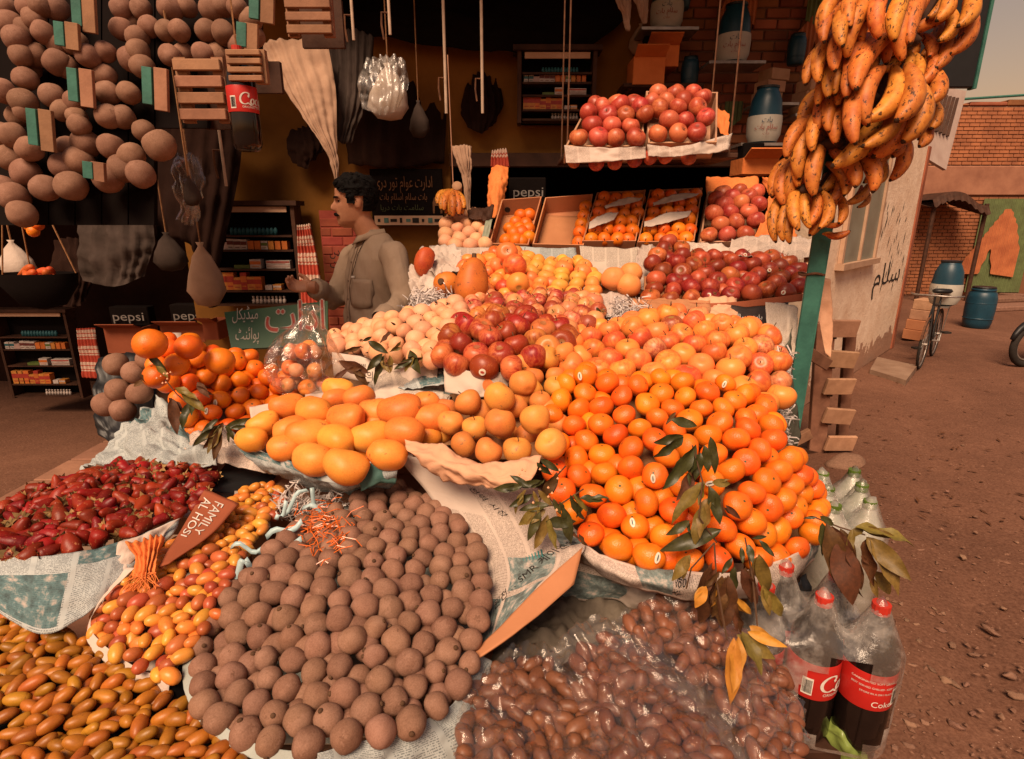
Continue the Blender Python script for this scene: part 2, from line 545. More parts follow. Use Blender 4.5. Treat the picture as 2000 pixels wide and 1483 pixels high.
# ---------------------------------------------------------------- heaps
def in_poly(u, v, poly):
    ins = False
    j = len(poly) - 1
    for i in range(len(poly)):
        (x1, y1), (x2, y2) = poly[i], poly[j]
        if (y1 > v) != (y2 > v) and u < (x2 - x1) * (v - y1) / (y2 - y1) + x1:
            ins = not ins
        j = i
    return ins
class Depth:
    """distance of a heap's surface: a plane (linear in 1/d) plus smooth corrections through the control points"""
    def __init__(s, ctrl):
        A = np.array([[1, c[0] / 1000, c[1] / 1000] for c in ctrl]); y = np.array([1 / c[2] for c in ctrl])
        s.k = np.linalg.lstsq(A, y, rcond=None)[0]
        s.c = [(c[0], c[1], 1 / c[2] - float(A[i] @ s.k)) for i, c in enumerate(ctrl)]
    def __call__(s, u, v):
        w = t = 0.0
        for a, b, e in s.c:
            q = 1 / (((u - a) ** 2 + (v - b) ** 2) ** 1.1 + 900)
            w += q; t += q * e
        return 1 / (s.k[0] + s.k[1] * u / 1000 + s.k[2] * v / 1000 + t / w)
def pack(poly, dep, dia, seed, order='up', gap=0.93, jit=0.35, layers=((0.0, 1.0),)):
    """greedy packing of balls on the heap surface, row upon row; later layers settle deeper into the gaps"""
    r_ = random.Random(seed)
    us = [p[0] for p in poly]; vs = [p[1] for p in poly]
    pts = []
    arr = np.zeros((0, 3))
    for off, g in layers:
        dm = dep((min(us) + max(us)) / 2, (min(vs) + max(vs)) / 2)
        step = dia * FPX / dm / (14 if order == 'up' else 9)
        gu, gv = np.meshgrid(np.arange(min(us), max(us), step), np.arange(min(vs), max(vs), step))
        ng = np.random.RandomState(seed * 13 + int(off * 100))
        gu = (gu + ng.uniform(-.5, .5, gu.shape) * step).ravel(); gv = (gv + ng.uniform(-.5, .5, gv.shape) * step).ravel()
        ins = np.zeros(len(gu), bool); j = len(poly) - 1
        for i in range(len(poly)):
            (x1, y1), (x2, y2) = poly[i], poly[j]
            if y1 != y2:
                ins ^= ((y1 > gv) != (y2 > gv)) & (gu < (x2 - x1) * (gv - y1) / (y2 - y1) + x1)
            j = i
        cand = [(float(x), float(y)) for x, y in zip(gu[ins], gv[ins])]
        pxd = dia * FPX / dm
        key = {'up': lambda c: -c[1] + r_.uniform(0, jit) * pxd, 'left': lambda c: c[0] + r_.uniform(0, jit) * pxd,
               'right': lambda c: -c[0] + r_.uniform(0, jit) * pxd, 'any': lambda c: r_.random()}[order]
        cand.sort(key=key)
        acc = [tuple(x) for x in arr]
        A = np.array(acc).reshape(-1, 3)
        lim = (dia * gap * g) ** 2
        buf = np.zeros((len(A) + len(cand), 3)); n = len(A); buf[:n] = A
        for c in cand:
            p = P(c[0], c[1], dep(*c) + off * dia)
            q = np.array(p)
            if n and ((buf[:n] - q) ** 2).sum(1).min() < lim:
                continue
            buf[n] = q; n += 1
            pts.append((p, c[0], c[1], off))
        arr = buf[:n].copy()
    return pts
def toward_cam(p):
    return (Vector((0, 0, CAM_H)) - p).normalized()
def rand_rot(r_, tilt=None):
    if tilt is None:
        return Euler((r_.uniform(0, 6.28), r_.uniform(0, 6.28), r_.uniform(0, 6.28)))
    return Euler((r_.gauss(0, tilt), r_.gauss(0, tilt), r_.uniform(0, 6.28)))
def fruit(name, me, p, rot, scale, label, cat, group, children=()):
    o = mesh_obj(name, me, None, None, p, rot, scale)
    tag(o, label, cat, group)
    for cn, cm in children:
        mesh_obj(cn, cm, o)
    return o
def heap(name, meshes, pts, label, cat, group, seed, tilt=None, smin=0.93, smax=1.07, child=None, child_p=0.0, sticker=0.0, sticker_label=None, sticker_mesh=None):
    r_ = random.Random(seed)
    out = []
    for p, u, v, off in pts:
        me = meshes[r_.randrange(len(meshes))]
        rot = rand_rot(r_, tilt)
        s = r_.uniform(smin, smax)
        ch = []
        if child is not None and r_.random() < child_p:
            ch.append(child)
        o = fruit(name, me, p, rot, s, label, cat, group, ch)
        if sticker and off == 0 and r_.random() < sticker:
            a, b = sticker_mesh or (STICKER, STICKER_INK)
            d = toward_cam(p) + Vector((r_.uniform(-.5, .5), r_.uniform(-.3, .3), r_.uniform(-.3, .5)))
            q = (rot.to_matrix().inverted() @ d).to_track_quat('Z', 'Y')
            so = mesh_obj('sticker', a, o, rot=q.to_euler())
            mesh_obj('print', b, so)
            o['label'] = sticker_label or label
        out.append(o)
    return out

# ---------------------------------------------------------------- sheets of paper, cloth and film
class Patch:
    """a crumpled sheet through a grid of (u, v, d) points; rows run top to bottom"""
    def __init__(s, rows, crumple=0.008, freq=9.0, seed=0, n=10, fold=0.0):
        s.g = [[P(*c) if not isinstance(c, Vector) else c for c in r_] for r_ in rows]
        s.R, s.C = len(s.g), len(s.g[0])
        s.cr, s.fr, s.seed, s.n, s.fold = crumple, freq, seed, n, fold
    @staticmethod
    def cat(p0, p1, p2, p3, t):
        return 0.5 * ((2 * p1) + (p2 - p0) * t + (2 * p0 - 5 * p1 + 4 * p2 - p3) * t * t + (3 * p1 - p0 - 3 * p2 + p3) * t ** 3)
    def line(s, pts, t):
        n = len(pts) - 1
        i = min(int(t * n), n - 1) if n else 0
        f = t * n - i
        if n == 0:
            return pts[0]
        a = pts[i - 1] if i > 0 else pts[0] * 2 - pts[1]
        d = pts[i + 2] if i + 2 <= n else pts[n] * 2 - pts[n - 1]
        return s.cat(a, pts[i], pts[i + 1], d, f)
    def flat(s, a, b):
        return s.line([s.line(r_, a) for r_ in s.g], b)
    def at(s, a, b):
        p = s.flat(a, b)
        e = 0.01
        n = (s.flat(min(1, a + e), b) - s.flat(max(0, a - e), b)).cross(s.flat(a, min(1, b + e)) - s.flat(a, max(0, b - e)))
        if n.length > 1e-12:
            n.normalize()
        if n.dot(toward_cam(p)) < 0:
            n = -n
        q = p * s.fr + Vector((s.seed * 3.7, s.seed, 0))
        h = noise.noise(q) + 0.55 * abs(noise.noise(q * 2.3)) * 2 - 0.5 + 0.3 * noise.noise(q * 5.1)
        # sharp creases
        h += 0.8 * (0.5 - abs(noise.noise(q * 1.3 + Vector((9, 2, 4)))) * 2) * 0.6
        if s.fold:
            h += s.fold * math.sin(a * 37 + 2 * noise.noise(q * .6))
        return p + n * h * s.cr, n
    def build(s, name, mat, parent=None, thick=0.0007, smooth=True):
        nu, nv = s.n * max(1, s.C - 1), s.n * max(1, s.R - 1)
        vs, uvs = [], []
        for j in range(nv + 1):
            for i in range(nu + 1):
                a, b = i / nu, j / nv
                vs.append(s.at(a, b)[0]); uvs.append((a, 1 - b))
        w = nu + 1
        fs = [(j * w + i, (j + 1) * w + i, (j + 1) * w + i + 1, j * w + i + 1) for j in range(nv) for i in range(nu)]
        org = sum((Vector(v) for v in vs), Vector()) / len(vs)
        if parent is not None:
            org = parent.matrix_world.translation if parent.parent is None else org
        base = Vector(parent.location) if parent is not None else org
        me = bpy.data.meshes.new(name)
        me.from_pydata([tuple(v - base) for v in vs], [], fs)
        L = (s.flat(1, .5) - s.flat(0, .5)).length; H = (s.flat(.5, 1) - s.flat(.5, 0)).length
        uvl = me.uv_layers.new(name='UVMap')
        uvd = np.array([(uvs[lp.vertex_index][0] * L, uvs[lp.vertex_index][1] * H) for lp in me.loops], dtype=np.float32)
        uvl.data.foreach_set('uv', uvd.ravel())
        me.materials.append(mat)
        if smooth:
            me.polygons.foreach_set('use_smooth', [True] * len(fs))
        o = mesh_obj(name, me, parent)
        if parent is None:
            o.location = base
        if thick:
            md = o.modifiers.new('thickness', 'SOLIDIFY')
            md.thickness = thick
            md.offset = -1
        s.base = base
        return o
    def text(s, name, body, mat, parent, a0, b0, size, da=(1, 0), off=0.0012, spacing=1.0, flip=False):
        """print a line of writing that follows the sheet: starts at (a0,b0), runs along da (in sheet metres)"""
        tm = text_mesh(body, spacing)
        L = (s.flat(1, .5) - s.flat(0, .5)).length; H = (s.flat(.5, 1) - s.flat(.5, 0)).length
        d = Vector((da[0], da[1])).normalized(); w = Vector((d.y, -d.x))
        vs = []
        for x, y in tm[0]:
            q = d * x * size + w * (y * size)
            a, b = a0 + q.x / L, b0 + q.y / H
            p, n = s.at(min(1, max(0, a)), min(1, max(0, b)))
            vs.append(p + n * off - s.base)
        bb = MB().add(vs, tm[1])
        return bb.build(name, mat, parent)

# ---------------------------------------------------------------- lettering
URDU = {'ا': ('\uFE8D', '\uFE8E'), 'د': ('\uFEA9', '\uFEAA'), 'ڈ': ('\uFB88', '\uFB89'), 'ر': ('\uFEAD', '\uFEAE'), 'و': ('\uFEED', '\uFEEE'), 'ز': ('\uFEAF', '\uFEB0'),
        'ت': ('\uFE95', '\uFE96', '\uFE97', '\uFE98'), 'م': ('\uFEE1', '\uFEE2', '\uFEE3', '\uFEE4'), 'ی': ('\uFBFC', '\uFBFD', '\uFBFE', '\uFBFF'),
        'ک': ('\uFB8E', '\uFB8F', '\uFB90', '\uFB91'), 'ل': ('\uFEDD', '\uFEDE', '\uFEDF', '\uFEE0'), 'پ': ('\uFB56', '\uFB57', '\uFB58', '\uFB59'),
        'ئ': ('\uFE89', '\uFE8A', '\uFE8B', '\uFE8C'), 'ن': ('\uFEE5', '\uFEE6', '\uFEE7', '\uFEE8'), 'ٹ': ('\uFB66', '\uFB67', '\uFB68', '\uFB69'),
        'ج': ('\uFE9D', '\uFE9E', '\uFE9F', '\uFEA0'), 'ب': ('\uFE8F', '\uFE90', '\uFE91', '\uFE92'), 'ں': ('\uFB9E', '\uFB9F'), 'س': ('\uFEB1', '\uFEB2', '\uFEB3', '\uFEB4'), 'ع': ('\uFEC9', '\uFECA', '\uFECB', '\uFECC')}
def urdu(word):
    out = []
    for w in word.split(' '):
        g = []
        for i, ch in enumerate(w):
            f = URDU[ch]
            prev = i > 0 and len(URDU[w[i - 1]]) == 4
            nxt = len(f) == 4 and i < len(w) - 1
            if prev and nxt: g.append(f[3])
            elif prev: g.append(f[1])
            elif nxt: g.append(f[2])
            else: g.append(f[0])
        out.append(''.join(g[::-1]))
    return ' '.join(out[::-1])
TEXT_CACHE = {}
WORK = bpy.data.scenes.new('workbench')          # an empty bench for evaluating one shape at a time
def evaluated_mesh(o):
    WORK.collection.objects.link(o)
    with bpy.context.temp_override(scene=WORK, view_layer=WORK.view_layers[0]):
        dg = bpy.context.evaluated_depsgraph_get()
        dg.update()
        me = bpy.data.meshes.new_from_object(o.evaluated_get(dg))
    bpy.data.objects.remove(o)
    return me
def text_mesh(body, spacing=1.0, res=3):
    k = (body, spacing)
    if k not in TEXT_CACHE:
        c = bpy.data.curves.new('lettering', 'FONT')
        c.body = body
        c.space_character = spacing
        c.resolution_u = res
        o = bpy.data.objects.new('lettering', c)
        me = evaluated_mesh(o)
        TEXT_CACHE[k] = ([(q.co.x, q.co.y) for q in me.vertices], [tuple(f.vertices) for f in me.polygons])
        bpy.data.meshes.remove(me)
        bpy.data.curves.remove(c)
    return TEXT_CACHE[k]
def text_on(name, body, mat, parent, origin, ex, ey, size, off=0.002, base=None, spacing=1.0, width=None, grow=1.0, slant=0.0):
    """flat lettering on a plane: origin lower left, ex along the line, ey up"""
    vs, fs = text_mesh(body, spacing)
    ex, ey = Vector(ex).normalized(), Vector(ey).normalized()
    n = ex.cross(ey).normalized()
    base = base if base is not None else (Vector(parent.location) if parent is not None else Vector())
    if width:
        w = max(x for x, y in vs) - min(x for x, y in vs)
        sx = width / w
    else:
        sx = size
    return MB().add([Vector(origin) + ex * (x * sx + slant * y * size) + ey * y * size + n * off - base for x, y in vs], fs).build(name, mat, parent)
# ================================================================ the setting
def m_dirt():
    t = NT('packed_dirt')
    v = t.tc()
    a = t.noise(v, 0.42, 7, 0.68, 0.6)
    b = t.noise(v, 7, 6, 0.7)
    c = t.noise(v, 60, 4, 0.7)
    col = t.ramp(t.math('ADD', t.math('MULTIPLY', a, 0.72), t.math('MULTIPLY', b, 0.28)), [(0.34, (0.080, 0.034, 0.020)), (0.52, (0.150, 0.067, 0.040)), (0.68, (0.235, 0.112, 0.068))])
    col = t.mix(0.35, col, t.ramp(c, [(0.35, (0.06, 0.026, 0.017)), (0.65, (0.27, 0.14, 0.092))]))
    peb = t.math('LESS_THAN', t.voro(v, 34), 0.10)
    col = t.mix(t.math('MULTIPLY', peb, t.math('GREATER_THAN', b, 0.52)), col, (0.38, 0.23, 0.16))
    h = t.math('ADD', t.math('MULTIPLY', b, 1.0), t.math('MULTIPLY', c, 0.25))
    t.bump(h, 0.45, 0.02)
    return t.base(col, 0.92, 0.12)
M['dirt'] = m_dirt()
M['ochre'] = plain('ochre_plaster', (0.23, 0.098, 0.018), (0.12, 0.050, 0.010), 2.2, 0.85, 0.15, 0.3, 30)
M['dark_wall'] = plain('shade_dark_brown', (0.028, 0.012, 0.008), (0.009, 0.004, 0.003), 1.6, 0.95, 0.08, 0.4, 12)  # dark tone stands in for shade on walls and sheets
M['black_room'] = plain('black_and_room_shade', (0.010, 0.007, 0.006), (0.006, 0.004, 0.004), 2, 0.95, 0.05, 0.2)  # near black stands in for the unlit interior; also on real black parts
M['concrete'] = plain('worn_concrete', (0.30, 0.20, 0.14), (0.20, 0.12, 0.08), 4, 0.9, 0.15, 0.4, 30)
M['brick'] = plain('fired_brick', (0.36, 0.130, 0.062), (0.21, 0.075, 0.04), 3, 0.9, 0.12, 0.5, 40, 0.012, 0.22)
M['mortar'] = plain('mortar', (0.22, 0.115, 0.075), (0.16, 0.08, 0.05), 8, 0.95, 0.1, 0.5, 40)
M['red_brick'] = plain('red_painted_brick', (0.40, 0.095, 0.055), (0.27, 0.055, 0.035), 7, 0.8, 0.2, 0.4, 30, 0.01, 0.14)
M['wood'] = plain('weathered_wood', (0.33, 0.17, 0.10), (0.20, 0.10, 0.06), 9, 0.85, 0.15, 0.4, 60, 0.008, 0.2)
M['dark_wood'] = plain('dark_wood', (0.075, 0.032, 0.018), (0.035, 0.015, 0.009), 9, 0.7, 0.2, 0.3, 60)
M['pale_wood'] = plain('pale_crate_wood', (0.50, 0.28, 0.17), (0.36, 0.19, 0.11), 12, 0.85, 0.15, 0.3, 60, 0.006, 0.15)
M['card'] = plain('brown_cardboard', (0.50, 0.215, 0.105), (0.42, 0.17, 0.08), 5, 0.85, 0.12, 0.15, 90, 0.004, 0.08)
M['card_dark'] = plain('printed_cardboard', (0.30, 0.085, 0.040), (0.22, 0.06, 0.028), 5, 0.8, 0.15, 0.1, 90)
M['white_ink'] = plain('white_ink', (0.75, 0.70, 0.62), None, 60, 0.6, bump=0)
M['black_ink'] = plain('black_ink', (0.02, 0.016, 0.014), None, 60, 0.7, bump=0)
M['black_plastic'] = plain('black_plastic', (0.012, 0.012, 0.013), None, 20, 0.45, 0.35, 0.05)
M['green_paint'] = plain('chipped_green_paint', (0.045, 0.165, 0.125), (0.025, 0.095, 0.075), 14, 0.6, 0.3, 0.4, 50)
M['steel'] = plain('dull_steel', (0.40, 0.36, 0.33), (0.24, 0.20, 0.17), 20, 0.4, 0.5, 0.1, metal=0.7)
M['rust'] = plain('rusty_steel', (0.16, 0.07, 0.035), (0.07, 0.03, 0.018), 25, 0.8, 0.2, 0.4)
M['rubber'] = plain('tyre_rubber', (0.030, 0.024, 0.020), None, 30, 0.85)
M['stone'] = plain('pale_stone', (0.26, 0.145, 0.098), (0.16, 0.085, 0.056), 20, 0.9, 0.15, 0.5, 60, 0.01, 0.25)

gm = MB()
xs = [-80, -30, -12, -6, -3, -1.5, 0, 1, 1.5] + [1.5 + 0.12 * i for i in range(1, 60)] + [10, 12, 15, 20, 35, 80]
ys = [-40, -10, -3, 0, 0.5, 1.0] + [1.0 + 0.12 * i for i in range(1, 75)] + [11, 13, 16, 22, 40, 90]
vs = []
for y in ys:
    for x in xs:
        z = 0.0
        if 1.4 < x < 9 and 0.9 < y < 10:
            rut = (x - 3.2) - .62 * (y - 4)
            z = -0.03 * (math.exp(-((rut - .15) / .16) ** 2) + math.exp(-((rut + 1.0) / .18) ** 2)) + 0.022 * noise.noise(Vector((x * 1.6, y * 1.6, 0))) + 0.010 * noise.noise(Vector((x * 5, y * 5, 3)))
        vs.append((x, y, z))
w = len(xs)
fs = [(j * w + i, j * w + i + 1, (j + 1) * w + i + 1, (j + 1) * w + i) for j in range(len(ys) - 1) for i in range(w - 1)]
kind(gm.add(vs, fs).build('ground', M['dirt'], smooth=True), 'structure')
kind(MB().box((-0.3, 3.35, 0.215), (3.7, 1.9, 0.43)).build('shop_floor', M['concrete']), 'structure')

def brick_fill(parent, o, ex, ez, w, h, bw, bh, mat, joint=0.012, proud=0.012, base=Vector((0, 0, 0)), seed=3, limit=300, skip=None, name='brick'):
    """brick pieces laid in stretcher bond on a face; shared meshes"""
    r_ = random.Random(seed)
    ex, ez = Vector(ex).normalized(), Vector(ez).normalized()
    n = ez.cross(ex) * -1
    Mx = Matrix((ex, n, ez)).transposed()
    def bm_(L):
        me = MB().box((0, 0, 0), (L, proud * 2, bh - joint), bev=0.004).mesh(name, mat)
        return me
    full, half = [bm_(bw - joint) for _ in range(1)], bm_(bw / 2 - joint)
    nr, nc = int(h / bh), int(w / bw)
    k = 0
    for j in range(nr):
        sh = bw / 2 if j % 2 else 0.0
        for i in range(nc + 1):
            cx = i * bw + bw / 2 - sh
            me = full[0]
            if cx - bw / 2 < -1e-6:
                cx, me = bw / 4, half
            if cx + bw / 2 > w + 1e-6:
                if cx - bw / 2 + bw / 2 > w + 1e-6: continue
                cx, me = cx - bw / 4, half
            cz = (j + 0.5) * bh
            if skip and skip(cx, cz): continue
            if k >= limit: return
            p = Vector(o) + ex * cx + ez * cz + n * r_.uniform(-0.004, 0.004)
            b = mesh_obj(name, me, parent, None, p - base)
            b.rotation_euler = Mx.to_euler()
            k += 1

# ---- the fruit seller's shop
shop = thing('shop_building', 'dark shop front with ochre plaster walls and a black open doorway behind the stall', 'shop', (-0.3, 4.1, 0.43))
SB = Vector(shop.location)
def shop_box(name, x0, x1, y0, y1, z0, z1, mat):
    return MB().box(Vector(((x0 + x1) / 2, (y0 + y1) / 2, (z0 + z1) / 2)) - SB, (x1 - x0, y1 - y0, z1 - z0), bev=0.006).build(name, mat, shop)
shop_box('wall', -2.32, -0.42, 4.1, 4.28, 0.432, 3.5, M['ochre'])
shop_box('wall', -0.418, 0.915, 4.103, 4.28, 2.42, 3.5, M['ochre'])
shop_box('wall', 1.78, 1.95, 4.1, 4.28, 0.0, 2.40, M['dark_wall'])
shop_box('lintel', -0.42, 1.78, 4.04, 4.099, 2.33, 2.42, M['dark_wood'])
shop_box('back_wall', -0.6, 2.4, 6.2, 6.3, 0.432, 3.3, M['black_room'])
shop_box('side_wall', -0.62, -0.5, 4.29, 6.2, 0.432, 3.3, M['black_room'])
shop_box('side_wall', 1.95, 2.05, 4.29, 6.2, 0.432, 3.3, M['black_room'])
shop_box('shade_roof', -2.4, 2.2, 2.9, 6.4, 3.52, 3.62, M['dark_wood'])  # out of view; front edge set to keep the back wall in shade
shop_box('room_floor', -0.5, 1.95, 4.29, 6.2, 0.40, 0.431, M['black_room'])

brk = thing('brick_wall', 'dark brick wall high above the crates, hung with cans and sheet metal', 'brick wall', (1.53, 4.2, 2.42))
MB().box(Vector((1.535, 4.19, 2.96)) - Vector(brk.location), (1.23, 0.16, 1.08)).build('mortar_bed', M['mortar'], brk)
brick_fill(brk, Vector((0.925, 4.108, 2.42)), (1, 0, 0), (0, 0, 1), 1.22, 1.08, 0.155, 0.062, M['brick'], 0.010, 0.010, Vector(brk.location), 5)

# ---- shade-dark wall on the left, with a cover added to shade it
lean = thing('lean_to_wall', 'sooty dark brown wall far left beyond the dirt yard', 'wall', (-5.5, 6.9, 0))
LB = Vector(lean.location)
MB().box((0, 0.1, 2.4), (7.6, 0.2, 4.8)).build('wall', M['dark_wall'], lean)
MB().box((0.3, -1.9, 3.7), (8.4, 4.2, 0.12)).build('shade_roof', M['dark_wood'], lean)  # cover added to shade the wall below
for x in (-3.9, -4.1):
    MB().tube([(x, -3.6, 0), (x, -3.6, 3.64)], 0.06, 8).build('post', M['dark_wood'], lean)

# ---- white house along the lane
wA, wB = Vector((2.95, 5.63, 0)), Vector((6.02, 8.76, 0))
wd = (wB - wA).normalized(); wnrm = Vector((wd.y, -wd.x, 0))        # faces the lane
if wnrm.x < 0: wnrm = -wnrm
def m_limewash():
    t = NT('peeling_limewash')
    v = t.tc()
    col = t.ramp(t.noise(v, 2.5, 6, 0.65), [(0.3, (0.66, 0.46, 0.32)), (0.65, (0.84, 0.66, 0.50))])
    sep = t.n('ShaderNodeSeparateXYZ'); t.l(v, sep.inputs[0])
    low = t.math('LESS_THAN', t.math('ADD', sep.outputs[2], t.math('MULTIPLY', t.noise(v, 3, 5, 0.7), 1.1)), 0.86)
    col = t.mix(t.math('MULTIPLY', low, 0.85), col, (0.30, 0.145, 0.09))
    pk = t.math('GREATER_THAN', t.noise(v, 26, 4, 0.7), 0.66)
    col = t.mix(t.math('MULTIPLY', pk, 0.6), col, (0.30, 0.16, 0.10))
    t.bump(t.noise(v, 14, 5, 0.7), 0.6, 0.02)
    return t.base(col, 0.9, 0.12)
M['limewash'] = m_limewash()
wh = thing('white_house', 'whitewashed house wall with a barred window and black brush writing along the lane', 'house', wA)
mid = (wA + wB) / 2 - wA
Mw = Matrix((wd, -wnrm, Vector((0, 0, 1)))).transposed()
WL = (wB - wA).length
MB().box(mid - wnrm * 0.15 + Vector((0, 0, 1.55)), (WL, 0.3, 3.1), Mw).build('wall', M['limewash'], wh)
MB().box(mid - wnrm * 0.15 + wd * (WL / 2 + 0.08) + Vector((0, 0, 1.5)), (0.155, 0.34, 3.0), Mw).build('corner_pillar', M['brick'], wh)
# window
def on_white(u, v, off=0.0):
    r_ = ray(u, v); c = Vector((0, 0, CAM_H))
    k = (wA - c).dot(wnrm) / r_.dot(wnrm)
    return c + r_ * k + wnrm * off
w0, w1 = on_white(1636, 515), on_white(1702, 500)
wl = (w1 - w0); wl.z = 0; WW = wl.length; zb, zt = w0.z, w0.z + 1.45
wc = w0 + wl * 0.5 - wA; wc.z = 0
M['pane'] = plain('dusty_pane', (0.20, 0.23, 0.19), (0.13, 0.14, 0.11), 3, 0.35, 0.5, 0.1)
M['frame_wood'] = plain('bleached_frame', (0.52, 0.33, 0.22), (0.40, 0.24, 0.15), 6, 0.8)
win = MB().box(wc + wnrm * 0.012 + Vector((0, 0, (zb + zt) / 2)), (WW, 0.02, zt - zb), Mw).build('window', M['pane'], wh)
for s in (-1, 0, 1):
    MB().box(wc + wd * s * (WW / 2) + wnrm * 0.026 + Vector((0, 0, (zb + zt) / 2)), (0.07 if s else 0.045, 0.045, zt - zb), Mw).build('frame', M['frame_wood'], win)
MB().box(wc + wnrm * 0.045 + Vector((0, 0, zb - 0.035)), (WW + 0.16, 0.09, 0.066), Mw).build('sill', M['frame_wood'], win)
MB().box(wc + wnrm * 0.040 + Vector((0, 0, zt + 0.035)), (WW + 0.16, 0.08, 0.066), Mw).build('lintel', M['frame_wood'], win)
# brush writing and flaked paint strokes
q = on_white(1706, 545)
text_on('wall_writing', urdu('سلام'), M['black_ink'], wh, q + Vector((0, 0, -0.12)), wd, (0, 0, 1), 0.42, 0.004, width=1.5)
for k in range(46):
    u, v = rnd.uniform(1712, 1772), rnd.uniform(400, 560)
    u += (480 - v) * 0.10
    p = on_white(u, v, 0.003)
    L, W = rnd.uniform(0.06, 0.22), rnd.uniform(0.008, 0.022)
    d = (Vector((0, 0, 1)) + wd * rnd.uniform(0.05, 0.45)).normalized()
    s = d.cross(wnrm)
    MB().add([p - d * L / 2 - wA, p + s * W - wA, p + d * L / 2 - wA, p - s * W - wA], [(0, 1, 2, 3)]).build('paint_stroke', M['black_ink'], wh)
# louvred eave at the far end
ev = thing('eave_panel', 'pale slatted metal eave tilting out above the end of the white house', 'eave', on_white(1800, 300))
EB = Vector(ev.location)
M['pale_metal'] = plain('pale_sheet_metal', (0.46, 0.36, 0.31), (0.36, 0.26, 0.22), 4, 0.6, 0.3, 0.1)
c4 = [P(1815, 165, 8.7), P(1888, 178, 9.3), P(1848, 332, 9.2), P(1778, 290, 8.5)]
nn = (c4[1] - c4[0]).cross(c4[3] - c4[0]).normalized()
MB().add([p - EB for p in c4] + [p - EB + nn * 0.05 for p in c4], [(0, 1, 2, 3), (7, 6, 5, 4), (0, 4, 5, 1), (1, 5, 6, 2), (2, 6, 7, 3), (3, 7, 4, 0)]).build('panel', M['pale_metal'], ev)
for k in range(7):
    f = 0.18 + k * 0.10
    a = c4[0].lerp(c4[1], f).lerp(c4[3].lerp(c4[2], f), 0.12); b = c4[0].lerp(c4[1], f).lerp(c4[3].lerp(c4[2], f), 0.62)
    MB().bar(a - EB - nn * 0.012, b - EB - nn * 0.012, 0.045, 0.03).build('slat', M['dark_wood'], ev)

# ---- brick house closing the lane
BY = 15.0
bh_ = thing('brick_house', 'orange brick house closing the lane with corrugated gate and plaster pillars', 'house', (13.6, BY, 0))
BB = Vector(bh_.location)
def bb(name, x0, x1, y0, y1, z0, z1, mat, par=None):
    return MB().box(Vector(((x0 + x1) / 2, (y0 + y1) / 2, (z0 + z1) / 2)) - BB, (x1 - x0, y1 - y0, z1 - z0), bev=0.02).build(name, mat, par or bh_)
M['plaster'] = plain('orange_plaster', (0.42, 0.20, 0.115), (0.32, 0.14, 0.08), 1.5, 0.9, 0.12, 0.3, 20)
M['render'] = plain('rough_render', (0.33, 0.155, 0.095), (0.22, 0.095, 0.06), 2.5, 0.95, 0.1, 0.6, 14)
bb('wall', 10.2, 18.5, BY, BY + 0.4, 0, 4.62, M['mortar'])
bb('render_band', 10.2, 18.5, BY - 0.06, BY - 0.002, 2.55, 3.25, M['render'])
def courses(x0, x1, z0, z1, name):
    b = MB(); r_ = random.Random(8)
    bw, bhh = 0.25, 0.088
    for j in range(int((z1 - z0) / bhh)):
        x = x0 - (bw / 2 if j % 2 else 0)
        while x < x1:
            b.box(Vector((x + bw / 2, BY - 0.004 + r_.uniform(-0.006, 0.006), z0 + (j + .5) * bhh)) - BB, (bw - 0.02, 0.05, bhh - 0.02))
            x += bw
    kind(b.build(name, M['brick'], bh_), 'stuff')
courses(10.2, 18.4, 3.27, 4.60, 'brick_courses')
courses(10.2, 13.3, 0.05, 2.52, 'brick_courses')
bb('pillar', 13.35, 14.0, BY - 0.35, BY - 0.01, 0, 2.54, M['plaster'])
bb('pillar', 14.02, 18.5, BY - 0.20, BY - 0.01, 0, 2.53, M['plaster'])
for i_ in range(9):
    bb('coping', 10.2 + i_ * .92, 11.11 + i_ * .92, BY - 0.03, BY + 0.4, 4.622, 4.66 + .05 * i_, M['brick'])
MB().tube([Vector((10.2, BY - .05, 4.72)) - BB, Vector((14, BY - .05, 4.95)) - BB, Vector((18.5, BY - .05, 5.3)) - BB], .03, 7).build('pipe', M['green_paint'], bh_)
M['corr_green'] = plain('green_corrugated_paint', (0.13, 0.17, 0.065), (0.085, 0.10, 0.04), 5, 0.7, 0.25, 0.2)
M['corr_orange'] = plain('rusty_corrugated_iron', (0.50, 0.17, 0.065), (0.34, 0.10, 0.04), 4, 0.75, 0.25, 0.3)
def corrugated(name, mat, parent, org, ex, ez, top, bot, pitch=0.09, amp=0.018, base=Vector((0, 0, 0)), n=8):
    """wavy sheet between two outlines given as [(x, z)...] in the sheet's own metres"""
    ex, ez = Vector(ex).normalized(), Vector(ez).normalized(); nr = ex.cross(ez)
    def f(pl, x):
        for (a, za), (b, zb_) in zip(pl, pl[1:]):
            if a <= x <= b:
                return za + (zb_ - za) * (x - a) / max(1e-9, b - a)
        return pl[-1][1]
    x0, x1 = max(top[0][0], bot[0][0]), min(top[-1][0], bot[-1][0])
    st = pitch / n
    b = MB(); vs = []; k = 0; x = x0
    while x <= x1 + 1e-9:
        y = amp * math.sin(2 * math.pi * x / pitch)
        for z in (f(top, x), f(bot, x)):
            for t_ in (0, 0.004):
                vs.append(Vector(org) + ex * x + ez * z - nr * (y + t_) - base)
        k += 1; x += st
    fs = []
    for i in range(k - 1):
        a, c = i * 4, (i + 1) * 4
        fs += [(a, a + 2, c + 2, c), (a + 1, c + 1, c + 3, a + 3), (a, c, c + 1, a + 1), (a + 2, a + 3, c + 3, c + 2)]
    return b.add(vs, fs).build(name, mat, parent, smooth=False)
g0 = PY(1868, 560, BY - 0.12)
